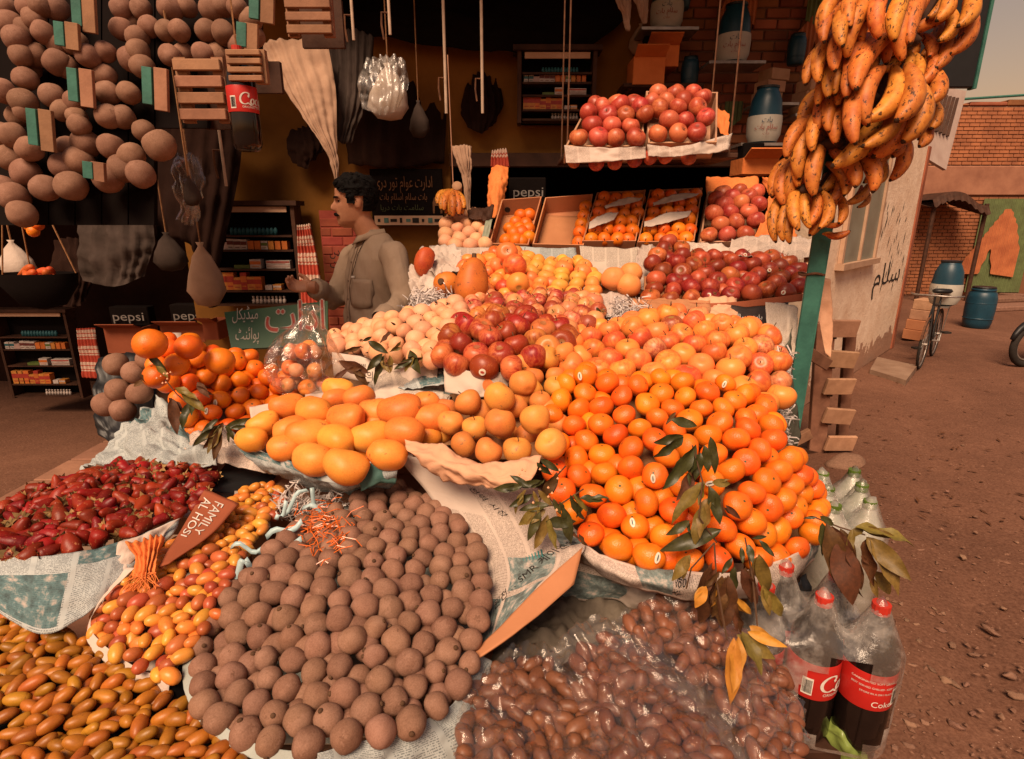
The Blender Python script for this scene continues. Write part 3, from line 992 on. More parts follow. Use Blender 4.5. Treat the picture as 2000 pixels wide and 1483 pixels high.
corrugated('gate_sheet', M['corr_green'], bh_, Vector((g0.x + 0.25, BY - 0.10, 0.12)), (1, 0, 0), (0, 0, 1), [(0, 2.35), (1.55, 2.35)], [(0, 0), (1.55, 0)], base=BB)
gs = corrugated('gate_sheet', M['corr_orange'], bh_, Vector((g0.x - 0.05, BY - 0.16, 0.5)), (1, 0, 0), (0, 0, 1), [(0, 0.35), (0.85, 1.72), (1.0, 1.72), (1.22, 1.35), (1.42, 0.75)], [(0, 0.1), (0.5, 0.1), (0.68, 0.75), (0.84, 0.1), (1.42, 0.02)], base=BB)
# dark scalloped awning over the side passage
aw = thing('scalloped_awning', 'dark curved awning with a scalloped edge under the brick house', 'awning', P(1875, 395, 13.4))
AB = Vector(aw.location); b = MB(); vs = []; n = 26
for i in range(n + 1):
    f = i / n
    u = 1822 + 110 * f; v = 390 - 16 * math.sin(math.pi * min(1, f * 1.25)) + 14 * max(0, f - .6) / .4
    a = P(u, v, 13.4) - AB
    dip = 0.06 * abs(math.sin(f * math.pi * 9))
    for dz, dy in ((0, 0), (-0.16 - dip, -0.10), (-0.17 - dip, 0.02), (-0.02, 0.9)):
        vs.append(a + Vector((0, dy, dz)))
fs = []
for i in range(n):
    for k in range(4):
        k2 = (k + 1) % 4
        fs.append((i * 4 + k, i * 4 + k2, (i + 1) * 4 + k2, (i + 1) * 4 + k))
b.add(vs, fs).build('cover', M['dark_wood'], aw)
for u in (1826, 1928):
    t0 = P(u, 398, 13.5); MB().tube([t0 - AB, Vector((t0.x, t0.y, 0.0)) - AB], 0.05, 7).build('post', M['dark_wood'], aw)
# side passage: low brick wall with clutter on it
sw = thing('passage_wall', 'low shaded brick wall of the passage between white house and gate', 'wall', (8.6, 12.2, 0))
SWB = Vector(sw.location)
pa, pb = Vector((6.35, 9.3, 0)), Vector((10.15, 14.9, 0)); pd = (pb - pa).normalized(); pn = Vector((pd.y, -pd.x, 0))
MB().bar(pa + Vector((0, 0, 1.2)) - SWB - pn * .15, pb + Vector((0, 0, 1.2)) - SWB - pn * .15, 2.4, 0.28, up=(pn)).build('core', M['mortar'], sw)
brick_fill(sw, pa, pd, (0, 0, 1), (pb - pa).length, 2.3, 0.36, 0.13, M['brick'], 0.02, 0.02, SWB, 9)
# ================================================================ newspaper and other sheets
def m_news(name, paper=(0.56, 0.46, 0.385), ink=(0.13, 0.10, 0.085), pic=(0.13, 0.19, 0.185), picp=0.86, line=300.0, tintmap=None, rough=0.75, turn=False):
    t = NT(name)
    sep = t.n('ShaderNodeSeparateXYZ'); t.l(t.tc('UV'), sep.inputs[0])
    u, v = (sep.outputs[1], sep.outputs[0]) if turn else (sep.outputs[0], sep.outputs[1])
    # lines of type, broken into words
    fr = t.math('FRACT', t.math('MULTIPLY', v, line))
    row = t.math('FLOOR', t.math('MULTIPLY', v, line))
    c = t.n('ShaderNodeCombineXYZ'); t.l(t.math('MULTIPLY', u, 520.0), c.inputs[0]); t.l(t.math('MULTIPLY', row, 3.7), c.inputs[1])
    word = t.math('GREATER_THAN', t.noise(c.outputs[0], 1.0, 2, 0.6), 0.47)
    txt = t.math('MULTIPLY', t.math('LESS_THAN', fr, 0.52), word)
    # columns and blocks
    cu = t.math('FRACT', t.math('MULTIPLY', u, 17.0))
    colm = t.math('MULTIPLY', t.math('GREATER_THAN', cu, 0.09), t.math('LESS_THAN', cu, 0.95))
    cell = t.n('ShaderNodeCombineXYZ')
    t.l(t.math('FLOOR', t.math('MULTIPLY', u, 8.5)), cell.inputs[0]); t.l(t.math('FLOOR', t.math('MULTIPLY', v, 11.0)), cell.inputs[1]); t.l(t.math('MULTIPLY', t.rand(), 91.0), cell.inputs[2])
    wn_ = t.n('ShaderNodeTexWhiteNoise'); t.l(cell.outputs[0], wn_.inputs[0])
    r_ = wn_.outputs[0]
    cv = t.math('FRACT', t.math('MULTIPLY', v, 11.0)); cuu = t.math('FRACT', t.math('MULTIPLY', u, 8.5))
    ins = t.math('MULTIPLY', t.math('MULTIPLY', t.math('GREATER_THAN', cv, 0.08), t.math('LESS_THAN', cv, 0.93)), t.math('MULTIPLY', t.math('GREATER_THAN', cuu, 0.06), t.math('LESS_THAN', cuu, 0.95)))
    ispic = t.math('MULTIPLY', t.math('GREATER_THAN', r_, picp), ins)
    blank = t.math('LESS_THAN', r_, 0.14)
    txt = t.math('MULTIPLY', t.math('MULTIPLY', txt, colm), t.math('SUBTRACT', 1.0, blank))
    p = t.mix(t.noise(t.tc('UV'), 9, 4, 0.6), tuple(x * 0.82 for x in paper), tuple(min(1, x * 1.1) for x in paper))
    p = t.vary(p, 0.01, 0.10)
    col = t.mix(t.math('MULTIPLY', txt, 0.72), p, ink)
    pc = t.ramp(t.noise(t.tc('UV'), 42, 4, 0.7), [(0.35, tuple(x * 0.35 for x in pic)), (0.52, pic), (0.70, (0.52, 0.42, 0.36))])
    col = t.mix(t.math('MULTIPLY', ispic, 0.9), col, pc)
    t.bump(t.noise(t.tc('UV'), 60, 4, 0.6), 0.25, 0.004)
    t.p.inputs['Subsurface Weight'].default_value = 0.0
    return t.base(col, rough, 0.15)
M['news'] = m_news('newsprint')
M['news_side'] = m_news('newsprint_turned', turn=True)
M['news_blue'] = m_news('tinted_newsprint', (0.40, 0.43, 0.42), (0.08, 0.09, 0.10), (0.08, 0.16, 0.17), 0.80)
M['news_plain'] = m_news('old_newsprint', (0.52, 0.42, 0.35), (0.22, 0.17, 0.14), picp=0.97)
M['paper_white'] = plain('white_packing_paper', (0.60, 0.50, 0.43), (0.50, 0.40, 0.33), 8, 0.8, 0.15, 0.3, 30, bdist=0.01)
M['paper_peach'] = plain('peach_wrapping_paper', (0.74, 0.42, 0.26), (0.66, 0.34, 0.20), 8, 0.8, 0.15, 0.3, 30, bdist=0.01)
M['paper_orange'] = plain('orange_wrapping_paper', (0.72, 0.22, 0.06), (0.60, 0.16, 0.04), 9, 0.75, 0.2, 0.5, 24, bdist=0.01)
M['sack'] = plain('white_woven_sack', (0.42, 0.47, 0.44), (0.32, 0.34, 0.31), 10, 0.7, 0.2, 0.4, 250)
M['straw'] = plain('packing_straw', (0.30, 0.15, 0.07), (0.17, 0.08, 0.04), 30, 0.9, 0.1, 0.8, 80)

def liner(parent, name, poly, dep, off, mat, step=14, skirt=0.0):
    base = Vector(parent.location)
    us = [p[0] for p in poly]; vs_ = [p[1] for p in poly]
    cu, cv = sum(us) / len(us), sum(vs_) / len(vs_)
    big = [(cu + (a - cu) * (1 + skirt), cv + (b - cv) * (1 + skirt)) for a, b in poly]
    u0, u1, v0, v1 = min(p[0] for p in big), max(p[0] for p in big), min(p[1] for p in big), max(p[1] for p in big)
    nu, nv = int((u1 - u0) / step) + 1, int((v1 - v0) / step) + 1
    idx, verts, faces = {}, [], []
    def vid(i, j):
        if (i, j) not in idx:
            u, v = u0 + i * step, v0 + j * step
            idx[(i, j)] = len(verts)
            verts.append(P(u, v, dep(u, v) + off) - base)
        return idx[(i, j)]
    for j in range(nv):
        for i in range(nu):
            if in_poly(u0 + (i + .5) * step, v0 + (j + .5) * step, big):
                faces.append((vid(i, j), vid(i, j + 1), vid(i + 1, j + 1), vid(i + 1, j)))
    o = MB().add(verts, faces).build(name, mat, parent, smooth=True)
    md = o.modifiers.new('thickness', 'SOLIDIFY'); md.thickness = 0.004; md.offset = -1
    return o

# ================================================================ tables under the fruit
def table(name, label, x0, x1, y0, y1, z, legs=True, mat='wood', foot=0.0):
    t = thing(name, label, 'table', ((x0 + x1) / 2, (y0 + y1) / 2, foot), group='stepped stall tables')
    B = Vector(t.location); W_, D_ = x1 - x0, y1 - y0
    n = max(2, int(D_ / 0.14)); pw = D_ / n
    for i in range(n):
        MB().box(Vector(((x0 + x1) / 2, y0 + (i + .5) * pw, z - 0.012)) - B, (W_, pw - 0.008, 0.024), bev=0.003).build('plank', M[mat], t)
    for x in (x0 + .04, x1 - .04):
        for y in (y0 + .04, y1 - .04):
            MB().bar(Vector((x, y, foot)) - B, Vector((x, y, z - 0.026)) - B, 0.05).build('leg', M[mat], t)
    for y in (y0 + .04, y1 - .04):
        MB().bar(Vector((x0 + .07, y, z - 0.07)) - B, Vector((x1 - .07, y, z - 0.07)) - B, 0.03, 0.08).build('rail', M[mat], t)
    return t
table('display_table', 'low plank table under the date, sapodilla and strawberry trays', -1.55, 0.50, 0.42, 1.30, 1.10)
table('display_table', 'plank table under the big mandarin and mango heaps', -0.72, 0.72, 1.32, 1.90, 1.30)
table('display_table', 'short plank table under the small mandarin heap on the left', -1.45, -0.74, 1.40, 2.00, 1.24)
table('display_table', 'raised plank table under the yellow and deep red apples', -0.62, 1.10, 2.0, 2.62, 1.50)
table('display_table', 'highest plank table under the tilted orange cartons', -0.50, 1.30, 2.64, 3.20, 1.68, foot=0.43)

# ================================================================ the heaps of fruit
# -- sapodillas in the front tray
A_poly = [(770, 948), (850, 985), (905, 1020), (938, 1090), (945, 1160), (935, 1245), (910, 1320), (880, 1365), (800, 1415), (700, 1440), (600, 1456), (500, 1446), (440, 1412), (395, 1375), (382, 1285), (418, 1200), (470, 1135), (535, 1070), (590, 1015), (680, 985), (735, 955)]
A_dep = Depth([(770, 960, 1.40), (600, 1020, 1.30), (930, 1090, 1.17), (700, 1080, 1.12), (680, 1200, 0.96), (400, 1280, 0.96), (900, 1340, 0.92), (600, 1440, 0.81), (440, 1400, 0.85), (550, 1150, 1.04)])
pts = pack(A_poly, A_dep, 0.045, 1, 'up', 0.90, 0.5, layers=((0, 1.0), (0.45, 0.80)))
tray_a = thing('sapodilla_tray', 'shallow tray lined with a white woven sack holding the brown sapodilla heap', 'tray', P(650, 1300, 1.0) - Vector((0, 0, 0.16)))
liner(tray_a, 'liner', A_poly, A_dep, 0.085, M['sack'])
pts_a = pts
heap('sapodilla', F['chikoo'], pts_a, 'round matte brown sapodilla in the big front heap', 'sapodilla', 'sapodillas heaped in the front tray', 21, smin=0.84, smax=1.10, child=('stem_scar', NUB), child_p=.8)
# -- yellow dates, bottom left
B_poly = [(-30, 1185), (60, 1195), (130, 1240), (190, 1262), (280, 1335), (350, 1380), (405, 1402), (450, 1450), (480, 1500), (-30, 1500)]
B_dep = Depth([(0, 1190, 1.12), (200, 1270, 1.0), (440, 1450, 0.83), (0, 1483, 0.80), (200, 1483, 0.80), (100, 1320, 0.93)])
pts_b = pack(B_poly, B_dep, 0.0222, 2, 'any', 0.98, layers=((0, 1.0), (0.6, 0.86)))
print('dates', len(pts_b), 'sapodillas', len(pts_a))
tray_b = thing('date_tray', 'flat dark tray under the yellow dates in the near left corner', 'tray', P(180, 1420, 0.9) - Vector((0, 0, .12)))
liner(tray_b, 'liner', B_poly, B_dep, 0.040, M['black_plastic'], skirt=0.05)
def lay(pts, flatness=0.25):
    return pts
def heap_long(name, meshes, pts, label, cat, group, seed, smin=.85, smax=1.12, weights=None):
    r_ = random.Random(seed)
    for p, u, v, off in pts:
        me = meshes[r_.randrange(len(meshes))]
        a = r_.gauss(0.75, 0.85)                        # most lie roughly side by side
        d = Vector((math.cos(a), math.sin(a) * 0.8, r_.gauss(0.05, 0.28))).normalized()
        q = d.to_track_quat('Z', 'Y')
        rot = (q.to_matrix() @ Matrix.Rotation(r_.uniform(0, 6.28), 3, 'Z')).to_euler()
        fruit(name, me, p, rot, r_.uniform(smin, smax), label, cat, group)
if len(pts_b) > 300:
    pts_b_near = sorted(pts_b, key=lambda t: (t[3], t[0].y))[:300]
    rest = [t for t in pts_b if t not in pts_b_near]
    mb = MB(); r_ = random.Random(4)
    src = F['date'][0]; sv = [q.co.copy() for q in src.vertices]; sf = [tuple(f.vertices) for f in src.polygons]
    for p, u, v, off in rest:
        a = r_.gauss(0.75, 0.55); d = Vector((math.cos(a), math.sin(a) * .8, r_.gauss(0.05, .28))).to_track_quat('Z', 'Y').to_matrix()
        mb.add([p + d @ q for q in sv], sf)
    o = mb.build('yellow_dates', M['date'], smooth=True); kind(o, 'stuff'); tag(o, 'mass of small yellow dates deeper in the corner tray', 'dates')
    pts_b = pts_b_near
heap_long('yellow_date', F['date'], pts_b, 'small oblong yellow date in the near left corner tray', 'date', 'yellow dates in the corner tray', 22, 0.82, 1.15)
# -- jujubes in the crate beside the sapodillas
C_poly = [(178, 1228), (212, 1165), (258, 1115), (300, 1092), (370, 1040), (408, 1003), (480, 955), (530, 945), (558, 965), (532, 1010), (492, 1060), (458, 1110), (442, 1140), (425, 1200), (375, 1270), (335, 1328), (290, 1312), (230, 1278)]
C_dep = Depth([(540, 960, 1.45), (480, 1000, 1.33), (400, 1080, 1.14), (250, 1180, 1.03), (320, 1320, 0.92), (430, 1160, 1.04), (200, 1225, 1.03)])
pts_c = pack(C_poly, C_dep, 0.0245, 3, 'any', 0.98, layers=((0, 1.0), (0.6, 0.86)))
print('jujubes', len(pts_c))
tray_c = thing('jujube_crate', 'black plastic crate lined with white paper, full of yellow and red jujubes', 'crate', P(320, 1230, 1.08) - Vector((0, 0, .10)))
liner(tray_c, 'liner', C_poly, C_dep, 0.042, M['paper_white'])
rr = random.Random(5)
red = [t for t in pts_c if rr.random() < (0.50 if t[2] > 1090 else 0.07)]
yel = [t for t in pts_c if t not in red][:330]
heap_long('jujube', F['jujube'], yel, 'yellow jujube in the black crate beside the sapodillas', 'jujube', 'yellow jujubes in the crate', 23, .85, 1.2)
heap_long('jujube', F['jujube_red'], red, 'reddish brown ripe jujube in the black crate beside the sapodillas', 'jujube', 'red jujubes in the crate', 24, .9, 1.25)
# -- strawberries
D_poly = [(-20, 995), (60, 960), (150, 932), (260, 905), (350, 896), (408, 912), (415, 950), (385, 995), (330, 1012), (250, 1043), (150, 1070), (60, 1085), (-20, 1092)]
D_dep = Depth([(0, 1090, 1.06), (0, 990, 1.27), (350, 900, 1.50), (410, 940, 1.42), (250, 1040, 1.15), (180, 980, 1.25)])
pts_d = pack(D_poly, D_dep, 0.030, 6, 'any', 0.95, layers=((0, 1.0), (0.55, 0.86)))
print('strawberries', len(pts_d))
tray_d = thing('strawberry_basket', 'shallow basket of strawberries wrapped in newspaper on the left', 'basket', P(200, 1030, 1.25) - Vector((0, 0, .14)))
liner(tray_d, 'liner', D_poly, D_dep, 0.05, M['news_plain'])
heap('strawberry', F['strawberry'], pts_d[:330], 'dark red strawberry in the newspaper wrapped basket', 'strawberry', 'strawberries in the basket', 25, smin=.8, smax=1.2, child=('calyx', CALYX), child_p=0.85)
# -- mandarins, left heap
E_poly = [(300, 668), (345, 650), (400, 690), (445, 690), (485, 692), (505, 715), (570, 725), (592, 758), (580, 775), (505, 795), (485, 833), (375, 842), (362, 800), (335, 760), (298, 705)]
E_dep = Depth([(360, 670, 1.62), (450, 750, 1.72), (420, 830, 1.62), (580, 750, 1.78), (330, 700, 1.6), (480, 700, 1.80)])
pts_e = pack(E_poly, E_dep, 0.057, 7, 'up', 0.92, 0.25, layers=((0, 1.0), (0.50, 0.80)))
tray_e = thing('mandarin_tray', 'newspaper lined tray under the small mandarin heap on the left', 'tray', P(440, 800, 1.8) - Vector((0, 0, .12)))
liner(tray_e, 'liner', E_poly, E_dep, 0.075, M['news_plain'])
heap('mandarin', F['small_mandarin'], pts_e, 'small orange mandarin in the left heap by the plastic bag', 'mandarin', 'mandarins in the left heap', 26, tilt=.5, sticker=.06, sticker_label='small mandarin with a pale oval sticker in the left heap')
for k, (u, v, d, s, lab) in enumerate([(293, 672, 1.42, 1.05, 'large pale orange fruit at the top left of the left mandarin heap'), (368, 678, 1.52, 0.92, 'large round orange with dark scars topping the left mandarin heap'), (345, 712, 1.52, 0.86, 'large deep orange fruit half way up the left mandarin heap'), (430, 705, 1.60, 1.05, 'broad orange fruit on the right shoulder of the left mandarin heap'), (305, 735, 1.45, 0.85, 'orange fruit with blossom sprig at the foot of the left heap')]):
    fruit('orange', F['orange'][k % 3], P(u, v, d), (rnd.uniform(-.4, .4), rnd.uniform(-.4, .4), k), s, lab, 'orange', None)
# -- the great mandarin heap
H_poly = [(1078, 790), (1092, 748), (1150, 722), (1250, 735), (1330, 742), (1420, 748), (1490, 780), (1512, 830), (1545, 880), (1590, 960), (1602, 1012), (1582, 1058), (1520, 1092), (1440, 1096), (1340, 1096), (1240, 1086), (1172, 1060), (1120, 1012), (1080, 930), (1092, 870), (1080, 830)]
H_dep = Depth([(1100, 780, 1.48), (1280, 750, 1.48), (1480, 790, 1.48), (1590, 980, 1.42), (1545, 1080, 1.24), (1300, 1085, 1.12), (1140, 1020, 1.20), (1300, 920, 1.20), (1430, 960, 1.14), (1100, 880, 1.36), (1450, 860, 1.27), (1500, 950, 1.22)])
pts_h = pack(H_poly, H_dep, 0.0615, 8, 'up', 0.92, 0.12, layers=((0, 1.0), (0.50, 0.80)))
print('mandarins', len(pts_h), len(pts_e))
tray_h = thing('mandarin_basin', 'wide basin edged with Korean newspaper under the great mandarin heap', 'basin', P(1330, 1120, 1.25) - Vector((0, 0, .12)))
liner(tray_h, 'liner', H_poly, H_dep, 0.085, M['straw'])
heap('mandarin', F['mandarin'], pts_h, 'glossy orange mandarin in the great right hand heap', 'mandarin', 'mandarins in the great heap', 27, tilt=.55, sticker=.045, sticker_label='glossy mandarin with a pale oval sticker in the great right hand heap', smin=.92, smax=1.08)
# -- blush apples behind the mandarins
I_poly = [(1110, 655), (1160, 640), (1240, 620), (1330, 612), (1430, 628), (1500, 650), (1522, 690), (1527, 785), (1490, 790), (1440, 752), (1300, 732), (1150, 722), (1062, 705), (1075, 680)]
I_dep = Depth([(1300, 620, 1.85), (1140, 650, 1.82), (1480, 650, 1.76), (1520, 770, 1.58), (1300, 725, 1.57), (1100, 705, 1.62), (1420, 700, 1.6)])
pts_i = pack(I_poly, I_dep, 0.073, 9, 'up', 0.92, 0.12, layers=((0, 1.0), (0.50, 0.80)))
tray_i = thing('blush_apple_tray', 'newspaper lined tray under the blush apples behind the mandarins', 'tray', P(1300, 700, 1.9) - Vector((0, 0, .15)))
liner(tray_i, 'liner', I_poly, I_dep, 0.09, M['straw'])
rr = random.Random(6)
redi = [t for t in pts_i if rr.random() < 0.16]
heap('apple', F['pink_apple'], [t for t in pts_i if t not in redi], 'peach coloured blush apple in the heap behind the mandarins', 'apple', 'blush apples behind the mandarins', 28, tilt=.45, child=('stem', APPLE_STEM), child_p=.6)
heap('apple', F['mix_apple'], redi, 'red streaked apple among the peach blush apples behind the mandarins', 'apple', 'red apples among the blush apples', 29, tilt=.45, smin=1.0, smax=1.1, child=('stem', APPLE_STEM), child_p=.6)
# -- red apples in the centre
J_poly = [(862, 690), (880, 650), (905, 622), (960, 612), (1030, 620), (1110, 640), (1120, 665), (1060, 690), (1010, 722), (930, 722), (872, 715)]
J_dep = Depth([(950, 610, 1.85), (1100, 640, 1.82), (940, 715, 1.55), (870, 700, 1.6), (1080, 680, 1.62), (960, 660, 1.62)])
pts_j = pack(J_poly, J_dep, 0.075, 10, 'up', 0.90, 0.25, layers=((0, 1.0), (0.50, 0.80)))
tray_j = thing('red_apple_tray', 'paper skirted tray of red apples at the centre of the stall', 'tray', P(960, 720, 1.75) - Vector((0, 0, .15)))
liner(tray_j, 'liner', J_poly, J_dep, 0.09, M['straw'])
heap('apple', F['red_apple'], pts_j, 'dark red apple in the central heap beside the pale guavas', 'apple', 'red apples in the central heap', 30, tilt=.5, smin=.95, smax=1.15, child=('stem', APPLE_STEM), child_p=.6, sticker=.14, sticker_label='dark red apple with a round white sticker in the central heap', sticker_mesh=(ROUND_STICKER, ROUND_INK))
K2_poly = [(905, 600), (940, 575), (1000, 585), (1060, 575), (1130, 580), (1170, 590), (1165, 635), (1110, 645), (1030, 620), (960, 612)]
K2_dep = Depth([(940, 580, 2.1), (1140, 585, 2.1), (1150, 635, 1.86), (960, 612, 1.9)])
pts_k2 = pack(K2_poly, K2_dep, 0.066, 11, 'up', 0.90, 0.4, layers=((0, 1.0), (0.50, 0.80)))
liner(tray_j, 'liner', K2_poly, K2_dep, 0.085, M['straw'])
heap('apple', F['mix_apple'], pts_k2, 'striped pink and red apple on the slope above the central red apples', 'apple', 'striped apples above the central heap', 31, tilt=.6, child=('stem', APPLE_STEM), child_p=.5)
# -- guavas
K_poly = [(650, 655), (690, 640), (735, 632), (765, 622), (820, 612), (905, 590), (905, 625), (880, 650), (862, 690), (850, 705), (800, 700), (745, 690), (700, 682), (655, 678)]
K_dep = Depth([(660, 660, 1.98), (780, 640, 1.80), (850, 695, 1.64), (890, 600, 1.95), (700, 675, 1.88), (800, 690, 1.68)])
pts_k = pack(K_poly, K_dep, 0.060, 12, 'up', 0.90, 0.35, layers=((0, 1.0), (0.50, 0.80)))
tray_k = thing('guava_crate', 'paper lined box of pale guavas in front of the seller', 'crate', P(760, 690, 1.95) - Vector((0, 0, .12)))
liner(tray_k, 'liner', K_poly, K_dep, 0.075, M['straw'])
heap('guava', F['guava'], pts_k, 'pale pink guava with a dark blossom end, in the heap before the seller', 'guava', 'guavas in front of the seller', 32, smin=.85, smax=1.15, child=('blossom_end', GUAVA_END), child_p=.9)
# -- yellow apples, second step
L_poly = [(905, 515), (950, 500), (990, 488), (1060, 512), (1130, 512), (1162, 540), (1166, 572), (1000, 577), (905, 565)]
L_dep = Depth([(900, 505, 2.5), (1150, 515, 2.5), (1150, 570, 2.22), (950, 570, 2.22)])
pts_l = pack(L_poly, L_dep, 0.068, 13, 'up', 0.90, 0.35, layers=((0, 1.0), (0.50, 0.80)))
tray_l = thing('yellow_apple_tray', 'newspaper lined step tray of small yellow apples and peaches', 'tray', P(1030, 565, 2.4) - Vector((0, 0, .14)))
liner(tray_l, 'liner', L_poly, L_dep, 0.085, M['news_plain'])
rr = random.Random(7)
pk = [t for t in pts_l if t[1] < 1000 and rr.random() < .75 or rr.random() < .2]
heap('apple', F['yellow_apple'], [t for t in pts_l if t not in pk], 'small yellow apple on the step below the orange cartons', 'apple', 'yellow apples on the step', 33, tilt=.6, child=('stem', APPLE_STEM), child_p=.5)
heap('apple', F['pink_apple'], pk, 'peach pink apple among the yellow apples on the step', 'apple', 'pink apples on the step', 34, tilt=.6, smin=.85, smax=1.1, child=('stem', APPLE_STEM), child_p=.5)
# -- deep red apples, second step right
M_poly = [(1258, 565), (1275, 510), (1305, 470), (1340, 490), (1400, 500), (1440, 500), (1500, 500), (1560, 518), (1566, 572), (1480, 577), (1300, 587), (1258, 580)]
M_dep = Depth([(1300, 480, 2.5), (1550, 510, 2.5), (1300, 585, 2.18), (1550, 572, 2.2), (1420, 520, 2.4)])
pts_m = pack(M_poly, M_dep, 0.078, 14, 'up', 0.90, 0.3, layers=((0, 1.0), (0.50, 0.80)))
tray_m = thing('apple_carton', 'open cardboard carton of dark red apples by the green post', 'carton', P(1420, 580, 2.35) - Vector((0, 0, .14)))
liner(tray_m, 'liner', M_poly, M_dep, 0.09, M['card'])
heap('apple', F['deep_apple'], pts_m, 'very dark red apple in the open carton by the green post', 'apple', 'dark red apples by the post', 35, tilt=.6, child=('stem', APPLE_STEM), child_p=.4, sticker=.16, sticker_label='very dark red apple with a round sticker in the carton by the green post', sticker_mesh=(ROUND_STICKER, ROUND_INK))
print('apples', len(pts_i), len(pts_j), len(pts_k2), len(pts_l), len(pts_m), 'guavas', len(pts_k))
# -- pale guavas beside the cartons
N_poly = [(865, 470), (870, 440), (890, 415), (935, 420), (950, 440), (948, 478), (905, 482), (868, 482)]
N_dep = Depth([(900, 420, 2.95), (940, 475, 2.72), (870, 475, 2.72)])
pts_n = pack(N_poly, N_dep, 0.074, 15, 'up', 0.92, 0.3, layers=((0, 1.0), (0.50, 0.80)))
tray_n = thing('pale_guava_tray', 'paper nest of pale guavas left of the orange cartons', 'tray', P(905, 480, 2.9) - Vector((0, 0, .12)))
liner(tray_n, 'liner', N_poly, N_dep, 0.085, M['paper_white'])
heap('guava', F['peach'], pts_n, 'pale cream guava heaped left of the orange cartons', 'guava', 'pale guavas by the cartons', 36, smin=.9, smax=1.1, child=('blossom_end', GUAVA_END), child_p=.0)
# -- mangoes, one by one
mangoes = [(560, 790, 1.48, 66), (612, 800, 1.46, 76), (660, 757, 1.60, 60), (655, 778, 1.56, 55), (675, 813, 1.42, 82), (780, 797, 1.42, 86), (735, 800, 1.46, 70), (512, 825, 1.42, 60), (566, 838, 1.40, 70), (602, 845, 1.38, 84), (657, 857, 1.35, 84), (722, 848, 1.36, 78), (788, 842, 1.36, 84), (560, 872, 1.36, 74), (490, 856, 1.38, 66), (612, 895, 1.30, 84), (677, 906, 1.27, 88), (756, 886, 1.30, 80), (842, 812, 1.42, 74), (830, 850, 1.42, 66), (700, 775, 1.54, 62), (830, 785, 1.50, 60), (640, 830, 1.46, 70), (745, 822, 1.46, 70), (585, 815, 1.50, 60), (700, 880, 1.40, 70), (640, 880, 1.42, 70), (540, 850, 1.46, 66), (800, 870, 1.42, 70)]
rr = random.Random(41)
for u, v, d, px in mangoes:
    L = px * d / FPX
    rot = Euler((rr.gauss(0, .2), R(90) + rr.gauss(0, .25), rr.gauss(.15, .35)))
    fruit('mango', F['mango'][rr.randrange(3)], P(u, v, d), rot, L / 0.100, 'smooth orange yellow mango in the heap between mandarins and russet apples', 'mango', 'mangoes in the centre heap')
G_poly = [(470, 850), (520, 800), (640, 750), (700, 760), (850, 780), (860, 850), (760, 905), (650, 925), (560, 895)]
G_dep = Depth([(490, 856, 1.42), (660, 757, 1.62), (850, 800, 1.5), (677, 906, 1.29), (600, 830, 1.44)])
tray_g = thing('mango_basket', 'newspaper lined basket under the mangoes', 'basket', P(680, 900, 1.4) - Vector((0, 0, .12)))
liner(tray_g, 'liner', G_poly, G_dep, 0.06, M['news_plain'])
# -- russet apples, one by one
russ = [(975, 776, 1.42, 62), (1023, 750, 1.50, 56), (925, 745, 1.56, 46), (915, 786, 1.44, 54), (880, 826, 1.40, 52), (928, 836, 1.38, 50), (976, 826, 1.34, 62), (1046, 820, 1.33, 62), (1076, 868, 1.28, 62), (905, 868, 1.32, 52), (953, 882, 1.27, 56), (1010, 880, 1.28, 56), (1008, 795, 1.46, 46), (1055, 785, 1.47, 46), (1040, 760, 1.52, 44), (1085, 755, 1.52, 46), (1022, 712, 1.58, 44), (1040, 738, 1.56, 44), (1085, 735, 1.58, 40), (1070, 700, 1.60, 48), (1100, 690, 1.62, 46), (870, 800, 1.50, 48), (1030, 850, 1.42, 50), (860, 845, 1.44, 46), (990, 850, 1.44, 50), (1065, 800, 1.47, 48), (940, 805, 1.47, 50), (1090, 830, 1.44, 46), (1020, 775, 1.52, 44)]
for k, (u, v, d, px) in enumerate(russ):
    D_ = px * d / FPX
    o = fruit('apple', F['russet'][k % 3], P(u, v, d), Euler((rr.gauss(0.2, .5), rr.gauss(0, .5), rr.uniform(0, 6))), D_ / 0.078, 'russet yellow apple in the heap between the mangoes and the great mandarin heap', 'apple', 'russet apples in the centre', [('stem', APPLE_STEM)] if k % 2 else [])
Q_poly = [(850, 850), (870, 790), (920, 740), (1010, 715), (1100, 700), (1110, 860), (1060, 900), (930, 900)]
Q_dep = Depth([(880, 826, 1.44), (1023, 730, 1.60), (1076, 868, 1.32), (953, 882, 1.31), (1090, 740, 1.6)])
tray_q = thing('russet_apple_tray', 'paper lined tray under the russet apples', 'tray', P(980, 870, 1.4) - Vector((0, 0, .12)))
liner(tray_q, 'liner', Q_poly, Q_dep, 0.065, M['straw'])
